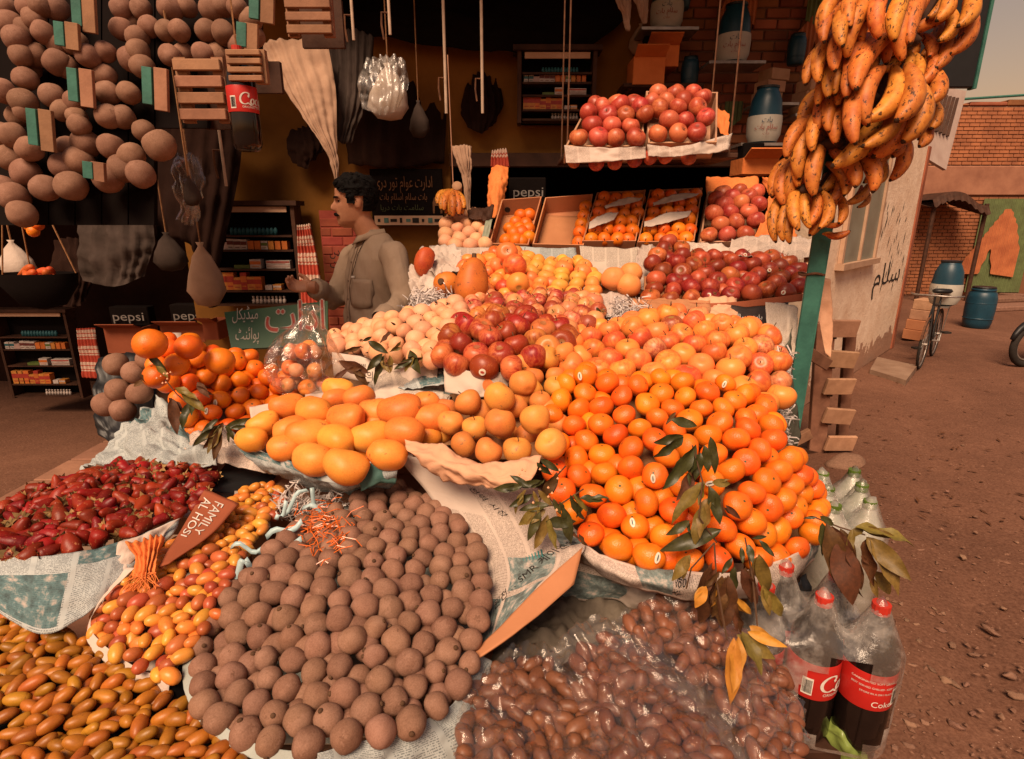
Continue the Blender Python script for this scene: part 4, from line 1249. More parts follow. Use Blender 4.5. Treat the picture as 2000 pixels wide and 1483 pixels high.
# ================================================================ papers, cartons, leaves, bags and bottles on the stall
def film(name, tint=(0.9, 0.86, 0.82), haze=0.10, rough=0.12, gl=0.30, bump=0.35, base=0.03):
    t = NT(name)
    t.t.nodes.remove(t.p)
    tr = t.n('ShaderNodeBsdfTransparent'); tr.inputs[0].default_value = (*tint, 1)
    gl_ = t.n('ShaderNodeBsdfGlossy'); gl_.inputs['Color'].default_value = (0.95, 0.92, 0.9, 1); gl_.inputs['Roughness'].default_value = rough
    df = t.n('ShaderNodeBsdfDiffuse'); df.inputs[0].default_value = (0.72, 0.66, 0.60, 1)
    bp = t.n('ShaderNodeBump'); bp.inputs['Strength'].default_value = bump; bp.inputs['Distance'].default_value = 0.012
    v = t.coords()
    t.l(t.noise(v, 22, 5, 0.65, 1.2), bp.inputs['Height'])
    t.l(bp.outputs[0], gl_.inputs['Normal'])
    lw = t.n('ShaderNodeLayerWeight'); lw.inputs[0].default_value = gl; t.l(bp.outputs[0], lw.inputs['Normal'])
    m1 = t.n('ShaderNodeMixShader'); t.l(t.math('ADD', t.math('MULTIPLY', lw.outputs['Facing'], .75), base), m1.inputs[0]); t.l(tr.outputs[0], m1.inputs[1]); t.l(gl_.outputs[0], m1.inputs[2])
    m2 = t.n('ShaderNodeMixShader'); t.l(t.math('MULTIPLY', t.ramp(t.noise(v, 14, 4, 0.7), [(0.42, 0.15), (0.7, 1.0)]), haze * 2.2), m2.inputs[0]); t.l(m1.outputs[0], m2.inputs[1]); t.l(df.outputs[0], m2.inputs[2])
    t.l(m2.outputs[0], t.out.inputs['Surface'])
    return t.mat
M['film'] = film('clear_plastic_film', (0.96, 0.93, 0.90), 0.025, 0.11, 0.24, 0.3, 0.03)
M['film_white'] = film('milky_shrink_film', (0.90, 0.88, 0.84), 0.17, 0.2)
M['teal_paper'] = plain('teal_printed_paper', (0.10, 0.20, 0.17), (0.05, 0.12, 0.11), 12, 0.7, 0.2, 0.3, 30)
M['leaf'] = m_spot('citrus_leaf', (0.060, 0.060, 0.016), (0.030, 0.030, 0.010), (0.12, 0.08, 0.02), 0.38, 0.72, 30, 0.4, 0.2, 0.02, 0.3)
M['leaf_olive'] = m_spot('ageing_leaf', (0.20, 0.135, 0.030), (0.11, 0.075, 0.018), (0.10, 0.05, 0.015), 0.45, 0.70, 30, 0.3, 0.2, 0.02, 0.25)
M['leaf_yellow'] = m_spot('yellow_leaf', (0.52, 0.245, 0.035), (0.40, 0.17, 0.025), (0.28, 0.10, 0.02), 0.5, 0.72, 30, 0.25, 0.2, 0.01, 0.15)
M['leaf_dry'] = m_spot('withered_leaf', (0.12, 0.050, 0.018), (0.055, 0.024, 0.010), (0.03, 0.014, 0.006), 0.6, 0.66, 30, 0.2, 0.3, 0.02, 0.25)

def sheet(name, label, rows, mat, cr=0.008, fr=9.0, seed=0, n=10, cat='newspaper', group=None, fold=0.0, thick=0.0008):
    p = Patch(rows, cr, fr, seed, n, fold)
    o = p.build(name, M[mat] if isinstance(mat, str) else mat, None, thick)
    tag(o, label, cat, group)
    return p, o

pk, o = sheet('newspaper', 'Korean newspaper spread at the right of the sapodilla heap, charts on it', [[(770, 885, 1.36), (900, 912, 1.33), (1055, 955, 1.29)], [(850, 985, 1.33), (970, 1010, 1.26), (1125, 1035, 1.20)], [(938, 1110, 1.20), (1010, 1120, 1.14), (1138, 1075, 1.14)], [(925, 1285, 1.02), (960, 1245, 1.02), (1045, 1165, 1.08)]], 'news', 0.006, 7, 1, 12)
pk.text('headline', '코리아 원전… SMR 케이엔솔', M['black_ink'], o, 0.10, 0.965, 0.026, (0.80, -0.60))
pk.text('headline', '전력 시장', M['black_ink'], o, 0.42, 0.16, 0.020, (0.5, 0.9))
for k in range(7):
    pk.text('chart_bar', '▮' if False else 'l', plain('teal_ink', (0.05, 0.22, 0.22), None, 60, .6, bump=0) if k == 0 else bpy.data.materials['teal_ink'], o, 0.56 + k * 0.022, 0.60, 0.012 + 0.004 * k, (1, 0))
sheet('cardboard_sheet', 'torn flat piece of brown cardboard sticking out below the Korean newspaper', [[(1138, 1070, 1.13), (1050, 1150, 1.07), (975, 1230, 1.01), (922, 1278, 0.985)], [(1120, 1142, 1.08), (1060, 1195, 1.03), (985, 1255, 0.98), (924, 1293, 0.965)]], 'card', 0.003, 6, 2, 8, 'cardboard', thick=0.004)
sheet('wrapping_paper', 'crumpled peach wrapping paper folded over the front of the russet apples', [[(790, 858, 1.29), (870, 868, 1.25), (955, 905, 1.22), (1058, 885, 1.21)], [(800, 885, 1.25), (880, 912, 1.20), (960, 930, 1.17), (1045, 925, 1.17)], [(868, 940, 1.24), (930, 952, 1.20), (985, 962, 1.17), (1030, 950, 1.17)]], 'paper_peach', 0.011, 14, 3, 14, 'paper')
sheet('newspaper', 'bluish newspaper bulging out below the mangoes', [[(450, 868, 1.42), (555, 898, 1.34), (650, 930, 1.29), (785, 890, 1.31)], [(490, 905, 1.40), (570, 930, 1.33), (660, 952, 1.29), (775, 925, 1.30)], [(525, 925, 1.46), (595, 955, 1.42), (690, 968, 1.41), (772, 948, 1.38)]], 'news_blue', 0.012, 12, 4, 12)
sheet('printed_paper', 'dark teal printed paper tucked between the mangoes and the Korean newspaper', [[(700, 918, 1.28), (740, 900, 1.29), (778, 888, 1.31)], [(705, 960, 1.29), (740, 945, 1.29), (772, 945, 1.31)]], 'teal_paper', 0.008, 14, 5, 10, 'paper')
sheet('newspaper', 'crumpled pile of blue grey newspaper behind the strawberries', [[(300, 768, 1.80), (340, 790, 1.72), (425, 850, 1.62)], [(230, 845, 1.66), (300, 850, 1.54), (430, 880, 1.50)], [(145, 915, 1.60), (290, 912, 1.47), (425, 912, 1.46)]], 'news_blue', 0.035, 11, 6, 18)
sheet('newspaper', 'wad of crumpled warm grey newspaper under the leaves left of the mangoes', [[(350, 840, 1.62), (420, 835, 1.60), (480, 842, 1.56)], [(360, 880, 1.52), (430, 868, 1.50), (500, 872, 1.46)], [(370, 915, 1.48), (440, 905, 1.46), (520, 925, 1.44)]], 'news', 0.028, 13, 7, 16)
sheet('newspaper', 'small torn newspaper corner standing between the left mandarins and mangoes', [[(487, 795, 1.52), (540, 783, 1.54)], [(492, 835, 1.49), (530, 828, 1.50)]], 'news', 0.006, 12, 8, 12)
pk, o = sheet('newspaper', 'blue tinted newspaper draped down the front of the strawberry basket', [[(-25, 1088, 1.05), (120, 1083, 1.07), (240, 1056, 1.13), (352, 1012, 1.22)], [(-25, 1135, 1.02), (110, 1140, 1.03), (228, 1110, 1.09), (335, 1045, 1.19)], [(-25, 1185, 1.00), (85, 1238, 0.99), (205, 1172, 1.05), (242, 1130, 1.12)]], 'news_blue', 0.010, 9, 9, 14)
sheet('paper_edge', 'white scalloped paper edge folded over the strawberry newspaper', [[(232, 1062, 1.12), (275, 1045, 1.14), (355, 1010, 1.21)], [(200, 1180, 1.04), (238, 1120, 1.09), (300, 1058, 1.15)]], 'paper_white', 0.010, 16, 10, 12, 'paper')
# rims of the trays
def rim(parent, inner, outer, mat, cr=0.004, n=8, seed=0, name='rim'):
    p = Patch([inner, outer], cr, 14, seed, n)
    return p.build(name, M[mat], parent, 0.0015)
rim(tray_a, [(425, 1205, 1.06), (388, 1255, 0.99), (378, 1310, 0.93), (395, 1378, 0.87), (445, 1424, 0.83), (520, 1460, 0.80), (640, 1474, 0.79)], [(410, 1200, 1.06), (366, 1255, 0.99), (356, 1320, 0.93), (376, 1392, 0.865), (435, 1450, 0.82), (520, 1492, 0.79), (645, 1505, 0.785)], 'sack', 0.004)
sheet('newspaper', 'blue grey newspaper skirt crumpled along the near right edge of the sapodilla tray', [[(932, 1270, 1.00), (905, 1345, 0.93), (860, 1392, 0.88), (740, 1440, 0.825), (620, 1470, 0.79)], [(955, 1285, 1.00), (930, 1365, 0.93), (885, 1420, 0.88), (760, 1480, 0.82), (620, 1500, 0.785)], [(985, 1330, 1.02), (960, 1420, 0.94), (910, 1475, 0.88), (780, 1530, 0.82), (620, 1530, 0.79)]], 'news_blue', 0.013, 12, 11, 12)
rim(tray_c, [(262, 1108, 1.07), (206, 1165, 1.04), (176, 1228, 1.01), (238, 1288, 0.96), (332, 1336, 0.92)], [(244, 1108, 1.07), (188, 1185, 1.03), (170, 1255, 1.0), (232, 1315, 0.955), (326, 1370, 0.92)], 'paper_white', 0.004, 10, 4)
CB = Vector(tray_c.location)
for a, b_, c_, d_ in [((330, 1338, .925), (368, 1280, .98), (358, 1372, .93), (326, 1372, .925)), ((404, 958, 1.43), (452, 890, 1.56), (545, 918, 1.56), (520, 968, 1.50)), ((404, 958, 1.43), (520, 968, 1.50), (505, 980, 1.44), (418, 966, 1.41))]:
    q = [P(*t) for t in (a, b_, c_, d_)]
    n_ = (q[1] - q[0]).cross(q[3] - q[0]).normalized() * 0.004
    MB().add([p - CB for p in q] + [p - CB + n_ for p in q], [(0, 1, 2, 3), (7, 6, 5, 4), (0, 4, 5, 1), (1, 5, 6, 2), (2, 6, 7, 3), (3, 7, 4, 0)]).build('crate_side', M['black_plastic'], tray_c)
pk, o = sheet('carton_flap', 'orange brown printed carton flap leaning between strawberries and jujubes', [[(400, 955, 1.33), (466, 983, 1.27)], [(362, 1020, 1.205), (412, 1042, 1.165)], [(308, 1108, 1.09), (328, 1100, 1.085)]], 'card_dark', 0.002, 6, 12, 12, 'carton', thick=0.003)
for tx, a0, b0 in (('FAMILY', 0.46, 0.10), ('AL HOSI', 0.12, 0.12)):
    pk.text('lettering', tx, M['white_ink'], o, a0, b0, 0.034, (0.02, 1.0), 0.002)
sheet('orange_cloth', 'frayed orange cloth hanging over the edge by the strawberry basket', [[(245, 1060, 1.12), (290, 1048, 1.13), (322, 1050, 1.13)], [(262, 1090, 1.09), (285, 1092, 1.08), (308, 1085, 1.10)], [(258, 1125, 1.06), (280, 1128, 1.05), (306, 1118, 1.07)]], 'paper_orange', 0.010, 20, 13, 14, 'cloth', fold=0.5)
fr_ = MB(); r_ = random.Random(3)
for k in range(46):
    a = P(r_.uniform(258, 306), 1118, 1.065); b = P(r_.uniform(235, 312), r_.uniform(1135, 1158), 1.05)
    fr_.tube([a, a.lerp(b, .5) + Vector((0, 0, .004)), b], 0.0007, 4)
o = fr_.build('cloth_fringe', M['paper_orange']); tag(o, 'loose orange threads below the frayed orange cloth', 'fringe'); kind(o, 'stuff')
# mandarin basin newspaper
pk, o = sheet('newspaper', 'Korean newspaper band folded round the front of the great mandarin heap', [[(1112, 1035, 1.20), (1170, 1080, 1.14), (1250, 1106, 1.105), (1350, 1116, 1.09), (1450, 1116, 1.11), (1560, 1078, 1.22), (1606, 1035, 1.33)], [(1125, 1075, 1.17), (1180, 1112, 1.11), (1260, 1138, 1.08), (1345, 1150, 1.07), (1445, 1152, 1.09), (1545, 1120, 1.19), (1602, 1070, 1.31)], [(1135, 1100, 1.19), (1190, 1135, 1.14), (1265, 1158, 1.11), (1340, 1172, 1.10), (1440, 1175, 1.12), (1530, 1160, 1.20), (1590, 1095, 1.33)]], 'news_side', 0.006, 10, 14, 8)
pk.text('headline', '주행이다', M['black_ink'], o, 0.47, 0.90, 0.024, (0.25, -1.0))
sheet('newspaper', 'shaded newspaper hanging below the mandarin basin behind the date bags', [[(1105, 1098, 1.22), (1240, 1130, 1.16), (1380, 1160, 1.15)], [(1110, 1140, 1.24), (1230, 1165, 1.19), (1330, 1175, 1.18)], [(1085, 1172, 1.26), (1210, 1182, 1.22), (1250, 1230, 1.24)]], 'news', 0.010, 9, 15, 12)
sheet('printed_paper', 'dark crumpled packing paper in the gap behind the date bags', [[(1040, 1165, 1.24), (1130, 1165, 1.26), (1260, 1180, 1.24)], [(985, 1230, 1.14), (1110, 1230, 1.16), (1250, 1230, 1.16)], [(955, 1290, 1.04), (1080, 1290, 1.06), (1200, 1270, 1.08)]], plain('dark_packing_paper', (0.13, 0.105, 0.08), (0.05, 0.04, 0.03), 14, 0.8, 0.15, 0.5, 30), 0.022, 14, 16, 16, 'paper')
# centre
pk, o = sheet('newspaper', 'newspaper with a small photo lying between the guavas and mangoes', [[(690, 765, 1.66), (775, 725, 1.74), (872, 722, 1.72)], [(700, 790, 1.58), (790, 765, 1.62), (884, 760, 1.64)], [(722, 808, 1.52), (800, 798, 1.53), (875, 790, 1.56)]], 'news', 0.012, 9, 17, 14)
pk, o = sheet('newspaper', 'newspaper skirt below the central red apples with an orange round emblem', [[(866, 712, 1.57), (940, 728, 1.52), (1008, 724, 1.56)], [(868, 765, 1.54), (935, 775, 1.50), (990, 765, 1.54)]], 'news_plain', 0.007, 12, 18, 14)
em = oval_patch(0.016, 0.018, 0.0, M['paper_orange'], 5.0, 'emblem')
for q in em.vertices: q.co.z -= 5.0
pp, nn_ = pk.at(0.62, 0.55)
eo = mesh_obj('emblem', em, o, loc=pp + nn_ * 0.006 - Vector(o.location), rot=nn_.to_track_quat('Z', 'Y').to_euler())
pk, o = sheet('box_side', 'pale printed side of the guava box facing the mandarins', [[(648, 688, 1.88), (740, 700, 1.80), (856, 712, 1.66)], [(652, 735, 1.84), (740, 748, 1.76), (852, 745, 1.63)]], 'paper_white', 0.002, 5, 19, 8, 'box', thick=0.003)
pk.text('lettering', 'HANDLE WITH CARE', M['black_ink'], o, 0.06, 0.42, 0.014)
pk.text('lettering', '주의', M['black_ink'], o, 0.30, 0.90, 0.035)
sheet('newspaper', 'sheet of newspaper under the guava leaves beside the teal rag', [[(735, 742, 1.74), (800, 735, 1.70), (862, 722, 1.66)], [(760, 760, 1.66), (810, 758, 1.62), (870, 748, 1.60)]], 'news_blue', 0.010, 14, 20, 12)
# the steps
M['news_step'] = M['news_plain']
for k, (u0, u1, mat, lab) in enumerate([(838, 1000, 'news_plain', 'grey newspaper hung along the step behind the peach apples'), (1002, 1125, 'news_blue', 'bluish newspaper hung along the step behind the yellow apples'), (1132, 1268, 'news', 'newspaper with columns of print hung below the third carton')]):
    sheet('newspaper', lab, [[(u0, 480, 2.64), ((u0 + u1) / 2, 483, 2.62), (u1, 484, 2.64)], [(u0 + 3, 510, 2.60), ((u0 + u1) / 2, 513, 2.58), (u1 + 2, 512, 2.60)], [(u0 + 8, 548, 2.56), ((u0 + u1) / 2, 545, 2.55), (u1 + 4, 540, 2.56)]], mat, 0.010, 7, 21 + k, 10)
for k, (u0, u1, v0, v1, d0, d1, mat, cr, lab) in enumerate([(820, 900, 480, 530, 2.62, 2.4, 'paper_white', .03, 'crumpled grey paper wrapped round the papaya on the step'), (800, 868, 520, 575, 2.45, 2.3, 'paper_white', .03, 'pale grey paper cone holding the cut papaya'), (1010, 1220, 577, 606, 2.24, 2.1, 'news', .012, 'newspaper edge between the yellow apples and striped apples'), (1165, 1225, 575, 612, 2.2, 2.02, 'news_plain', .014, 'loose newspaper corner beside the shredded paper'), (1245, 1290, 480, 560, 2.62, 2.35, 'news_plain', .025, 'twisted newspaper between pomelos and dark red apples'), (1430, 1590, 462, 505, 2.66, 2.45, 'news_plain', .022, 'crumpled newspaper roll over the top of the dark apple carton'), (1290, 1440, 478, 500, 2.72, 2.6, 'news', .016, 'newspaper strip below the apple crate'), (1235, 1385, 583, 618, 2.17, 2.0, 'card', .010, 'torn cardboard flap in front of the dark apples'), (1360, 1440, 580, 625, 2.17, 2.05, 'paper_peach', .012, 'peach paper bag corner in front of the dark apple carton')]):
    um = (u0 + u1) / 2
    sheet('paper_sheet' if 'paper' in mat or mat == 'card' else 'newspaper', lab, [[(u0, v0, d0), (um, v0 - 3, d0 - .02), (u1, v0 + 2, d0)], [(u0 - 3, (v0 + v1) / 2, (d0 + d1) / 2), (um, (v0 + v1) / 2 + 3, (d0 + d1) / 2 - .03), (u1 + 3, (v0 + v1) / 2, (d0 + d1) / 2)], [(u0 + 4, v1, d1), (um, v1 + 4, d1 - .02), (u1 - 2, v1 - 3, d1)]], mat, cr, 14, 30 + k, 14, 'paper' if mat[:4] != 'news' else 'newspaper')
# carton of the dark apples
MBs = Vector(tray_m.location)
pq = Patch([[(1252, 582, 2.16), (1400, 592, 2.12), (1568, 574, 2.16)], [(1255, 594, 2.155), (1400, 604, 2.115), (1566, 588, 2.155)]], 0.002, 6, 3, 12)
ol = pq.build('front_flap', M['card_dark'], tray_m, 0.004)
pq = Patch([[(1570, 500, 2.55), (1590, 495, 2.5)], [(1566, 585, 2.17), (1584, 592, 2.15)]], 0.004, 6, 4, 10)
pq.build('side_flap', M['paper_peach'], tray_m, 0.004)
pk, o = sheet('printed_bag', 'black printed bag with white writing under the dark apple carton', [[(1420, 595, 2.12), (1480, 598, 2.1), (1540, 590, 2.12)], [(1422, 640, 2.06), (1480, 645, 2.04), (1538, 640, 2.06)]], plain('black_bag', (0.05, 0.035, 0.03), None, 20, .5), 0.006, 10, 41, 10, 'bag')
pk.text('lettering', urdu('بات سال'), M['white_ink'], o, 0.10, 0.55, 0.030)
sheet('newspaper', 'newspaper flap hanging down right of the blush apples', [[(1495, 590, 1.98), (1530, 592, 1.96), (1560, 600, 1.95)], [(1500, 650, 1.92), (1530, 660, 1.9), (1555, 665, 1.88)], [(1515, 740, 1.84), (1530, 745, 1.83), (1540, 745, 1.82)]], 'news_plain', 0.014, 12, 42, 14)
sheet('tarp', 'grey green tarp side panel below the blush apples near the green post', [[(1488, 792, 1.62), (1525, 700, 1.74), (1552, 640, 1.86)], [(1500, 850, 1.68), (1532, 800, 1.78), (1556, 720, 1.90)], [(1530, 960, 1.76), (1545, 900, 1.84), (1562, 850, 1.94)]], plain('grey_green_tarp', (0.12, 0.125, 0.095), (0.07, 0.07, 0.05), 9, 0.7, 0.2, 0.3), 0.010, 9, 43, 12, 'tarp')
def shred(name, label, region, n, mat, seed, w=0.0035, L=0.05, curl=0.012):
    """shredded paper: short curled strips"""
    r_ = random.Random(seed); b = MB()
    for _ in range(n):
        u, v, d = region(r_)
        p = P(u, v, d)
        dr = Vector((r_.gauss(0, 1), r_.gauss(0, 1), r_.gauss(0, .6))).normalized()
        sd_ = dr.cross(Vector((r_.gauss(0, 1), r_.gauss(0, 1), r_.gauss(0, 1)))).normalized()
        up = dr.cross(sd_)
        vs = []
        m = 5
        for i in range(m + 1):
            f = i / m - .5
            q = p + dr * L * f + up * curl * math.cos(f * 7 + r_.random()) 
            vs += [q + sd_ * w / 2, q - sd_ * w / 2]
        b.add(vs, [(2 * i, 2 * i + 1, 2 * i + 3, 2 * i + 2) for i in range(m)])
    o = b.build(name, mat); tag(o, label, 'shredded paper'); kind(o, 'stuff')
    return o
M['shred'] = plain('white_shredded_paper', (0.62, 0.56, 0.52), (0.45, 0.38, 0.36), 40, 0.7)
M['ribbon'] = plain('pale_blue_ribbon', (0.42, 0.56, 0.58), (0.30, 0.42, 0.44), 30, 0.35, 0.4)
shred('shredded_paper', 'tangle of white shredded paper by the top of the sapodillas', lambda r: (r.gauss(600, 40), r.gauss(985, 16), r.uniform(1.34, 1.42)), 170, M['shred'], 3, 0.003, 0.045)
shred('shredded_paper', 'white shredded paper filling the gap between striped and blush apples', lambda r: (r.gauss(1225, 22), r.gauss(618, 14), r.uniform(1.96, 2.05)), 240, M['shred'], 4, 0.004, 0.05)
shred('shredded_paper', 'white paper strips hanging beside the blush apples by the post', lambda r: (r.uniform(1508, 1545) - (r.uniform(0, 1)), r.uniform(680, 880), r.uniform(1.66, 1.8)), 150, M['shred'], 5, 0.004, 0.06)
shred('shredded_paper', 'grey shredded paper behind the guavas under the papayas', lambda r: (r.gauss(845, 25), r.gauss(585, 9), r.uniform(2.1, 2.2)), 190, M['shred'], 6, 0.004, 0.05)
for k, (u0, v0, u1, v1, d, w_) in enumerate([(520, 1050, 590, 1020, 1.25, .012), (505, 1085, 590, 1060, 1.20, .012), (480, 1100, 520, 1130, 1.14, .011), (455, 1130, 480, 1095, 1.12, .013), (555, 1000, 600, 950, 1.36, .010), (590, 985, 640, 1005, 1.33, .010), (450, 1068, 510, 1072, 1.18, .009), (540, 1020, 560, 985, 1.30, .009), (610, 960, 615, 1000, 1.36, .010)]):
    a, b = P(u0, v0, d - .03), P(u1, v1, d - .03)
    pts = [a.lerp(b, i / 6) + Vector((0, 0, 0.010 * math.sin(i * 1.1 + k))) for i in range(7)]
    sd_ = (b - a).cross(toward_cam(a)).normalized() * w_ / 2
    o = MB().add([x for p in pts for x in (p + sd_ - a, p - sd_ - a)], [(2 * i, 2 * i + 1, 2 * i + 3, 2 * i + 2) for i in range(6)]).build('paper_ribbon', M['ribbon'], None, True, a)
    md = o.modifiers.new('t', 'SOLIDIFY'); md.thickness = 0.0006
    tag(o, 'pale blue shiny packing ribbon curling between jujubes and sapodillas', 'ribbon', 'blue ribbons by the sapodillas')
tn = MB(); r_ = random.Random(9)
for k in range(120):
    u, v = r_.gauss(632, 26), r_.gauss(1035, 24)
    p = P(u, v, A_dep(u, v) - 0.035)
    dr = Vector((r_.gauss(0, 1), r_.gauss(0, 1), r_.gauss(0, .4))).normalized() * r_.uniform(.01, .028)
    tn.tube([p - dr, p + Vector((r_.gauss(0, .005), r_.gauss(0, .005), .005)), p + dr], 0.0011, 4)
o = tn.build('tinsel', plain('copper_tinsel', (0.75, 0.16, 0.02), (0.5, 0.09, 0.01), 80, 0.25, 0.6)); tag(o, 'tangle of shiny copper orange tinsel on top of the sapodillas', 'tinsel'); kind(o, 'stuff')

# ---------------------------------------------------------------- cartons of oranges
def carton(name, label, bl, br, tr_, tl, depth_, mat='card', lip=0.006, cat='carton', group=None, wood=False):
    q = [P(*c) for c in (bl, br, tr_, tl)]
    o = thing(name, label, cat, q[0], group=group)
    B = q[0]
    ex, ey = (q[1] - q[0]), (q[3] - q[0])
    n = ex.cross(ey).normalized()
    if n.dot(toward_cam(q[0])) < 0: n = -n
    def slab(nm, a, b, c, d, th, m):
        f = (b - a).cross(d - a).normalized() * th
        MB().add([x - B for x in (a, b, c, d)] + [x - B + f for x in (a, b, c, d)], [(3, 2, 1, 0), (4, 5, 6, 7), (0, 1, 5, 4), (1, 2, 6, 5), (2, 3, 7, 6), (3, 0, 4, 7)]).build(nm, m, o)
    dn = -n * depth_
    for nm, a, b in (('front_wall', 0, 1), ('side_wall', 1, 2), ('back_wall', 2, 3), ('side_wall', 3, 0)):
        slab(nm, q[a], q[b], q[b] + dn, q[a] + dn, lip, M[mat])
    slab('bottom', q[0] + dn, q[1] + dn, q[2] + dn, q[3] + dn, lip, M[mat])
    return o, q, n, dn
M['inside_card'] = M['card']
specs = [((955, 476, 2.72), (1032, 478, 2.72), (1058, 384, 2.98), (980, 390, 2.98), 'half empty cardboard carton with oranges in its lower right, leftmost of the row'),
         ((1040, 477, 2.72), (1140, 479, 2.72), (1158, 379, 2.98), (1065, 386, 2.98), 'cardboard carton almost emptied to its brown paper, second of the row'),
         ((1137, 471, 2.72), (1242, 471, 2.72), (1261, 371, 2.98), (1166, 376, 2.98), 'cardboard carton full of oranges with white tissue, third of the row'),
         ((1245, 473, 2.72), (1356, 471, 2.72), (1372, 367, 2.98), (1269, 371, 2.98), 'cardboard carton of oranges under two strips of white paper, fourth of the row')]
SLOT = MB().lathe([(0.0, 0.0), (0.016, 0.0), (0.016, 0.002), (0.0, 0.002)], 14).mesh('hand_hole', M['black_plastic'])
leafmark = MB().add([(0, -.010, 0), (.003, 0, 0.0005), (0, .010, 0), (-.003, 0, .0005)], [(0, 1, 2, 3)]).mesh('printed_mark', M['black_ink'])
rr = random.Random(51)
NAMES = ['the leftmost carton', 'the nearly empty second carton', 'the third carton with tissue', 'the fourth carton with paper strips']
for k, (bl, br, tr_, tl, lab) in enumerate(specs):
    o, q, n, dn = carton('orange_carton', lab, bl, br, tr_, tl, 0.10, 'card', group='tilted orange cartons')
    ex, ey = q[1] - q[0], q[3] - q[0]
    B = q[0]
    for (fx, fy) in ((0.18, 0.93), (0.85, 0.93)) if k == 0 else ():
        h = mesh_obj('hand_hole', SLOT, o, loc=q[0] + ex * fx + ey * fy + dn * .45 + n * .0 - B - ey.normalized() * -0.004)
        h.rotation_euler = (-ey).to_track_quat('Z', 'Y').to_euler()
    def spot(fx, fy, lift=0.14):
        return q[0] + ex * fx + ey * fy + dn * lift
    pos = []
    if k == 0:
        pos = [(.40, .10), (.62, .12), (.85, .10), (.55, .25), (.80, .27), (.97, .20), (.45, .38), (.70, .38), (.93, .36), (.55, .52), (.80, .50), (.62, .66), (.88, .68)]
    elif k == 1:
        pos = [(.89, .09 + .185 * i) for i in range(5)]
    else:
        for j in range(6):
            for i in range(4):
                pos.append((.14 + .24 * i + (.04 if j % 2 else 0), .08 + .168 * j))
    if k == 1:
        pp_ = Patch([[q[0] + ex * .10 + ey * .90 + dn * .8, q[0] + ex * .78 + ey * .90 + dn * .8], [q[0] + ex * .06 + ey * .04 + dn * .8, q[0] + ex * .72 + ey * .04 + dn * .8]], 0.003, 10, 4, 12)
        po = pp_.build('paper_bed', M['card'], None, .001); tag(po, 'flat brown paper lining the nearly empty second carton', 'paper')
    for (fx, fy) in pos:
        p = spot(fx, fy) + Vector((rr.gauss(0, .003), rr.gauss(0, .003), rr.gauss(0, .003)))
        of = fruit('orange', F['orange'][rr.randrange(3)], p, rand_rot(rr), rr.uniform(.88, .97), 'orange packed in ' + NAMES[k] + ' of the row', 'orange', 'oranges in ' + NAMES[k])
        if k > 0:
            d = toward_cam(p); qd = d.to_track_quat('Z', 'Y')
            inv = of.rotation_euler.to_matrix().inverted()
            mk = mesh_obj('printed_mark', leafmark, of, loc=inv @ (d * 0.0388), rot=(inv @ (qd.to_matrix() @ Matrix.Rotation(rr.uniform(-.8, .8), 3, 'Z'))).to_euler())
    # tissue strips
    strips = {2: [(.25, .95, .72, .56), (.05, .55, .40, .16)], 3: [(.12, .95, .76, .60), (.04, .86, .40, .20)]}.get(k, [])
    for si, (x0, x1, y1, y0) in enumerate(strips):
        skew = .14
        sheet('tissue_paper', 'white tissue strip across %s, %s' % (NAMES[k], ('upper one', 'lower one')[si]), [[q[0] + ex * x0 + ey * (y1 - skew) + n * .034, q[0] + ex * (x0 + x1) / 2 + ey * y1 + n * .044, q[0] + ex * x1 + ey * (y1 + skew * .3) + n * .034], [q[0] + ex * (x0 + .02) + ey * (y0 - skew * .2) + n * .034, q[0] + ex * (x0 + x1) / 2 + ey * (y0 + .02) + n * .042, q[0] + ex * (x1 - .05) + ey * (y0 + skew) + n * .034]], 'paper_white', 0.006, 18, 60 + si + k, 12, 'tissue')

# ---------------------------------------------------------------- apple crates on the right and on the hanging shelf
def apple_crate(bl, br, tr_, tl, lab, fruit_label, grp, seed, rows=5, cols=4, mesh='shelf_apple', dz=0.09):
    o, q, n, dn = carton('apple_crate', lab, bl, br, tr_, tl, dz, 'pale_wood', 0.008, 'crate', 'wooden apple crates')
    r_ = random.Random(seed)
    ex, ey = q[1] - q[0], q[3] - q[0]
    W_, H_ = ex.length, ey.length
    dia = 0.088
    j = 0; y = dia * .42
    while y < H_ - dia * .25:
        x = dia * (.5 if j % 2 == 0 else .95)
        while x < W_ - dia * .3:
            h = 0.35 + 0.5 * math.sin(math.pi * min(1, y / H_))
            p = q[0] + ex * (x / W_) + ey * (y / H_) + n * dia * (h - .35) + Vector((r_.gauss(0, .004), r_.gauss(0, .004), r_.gauss(0, .004)))
            fruit('apple', F[mesh][r_.randrange(3)], p, rand_rot(r_, .6), r_.uniform(.94, 1.08), fruit_label, 'apple', grp, [('stem', APPLE_STEM)] if r_.random() < .3 else [])
            x += dia * 0.97
        y += dia * 0.80; j += 1
    return o, q
apple_crate((1366, 474, 2.72), (1496, 470, 2.72), (1482, 372, 2.96), (1382, 374, 2.96), 'wooden crate of red apples below the hanging shelf, right end of the row', 'large red apple in the crate at the right end of the carton row', 'apples in the right crate', 61)
sheet('wrapping_paper', 'orange brown paper hood behind the crate at the right end of the row', [[(1380, 344, 3.06), (1430, 346, 3.04), (1482, 342, 3.06)], [(1378, 362, 3.02), (1430, 366, 3.0), (1484, 362, 3.02)], [(1380, 385, 2.99), (1430, 385, 2.97), (1486, 385, 2.99)]], 'paper_orange', 0.012, 12, 71, 12, 'paper')
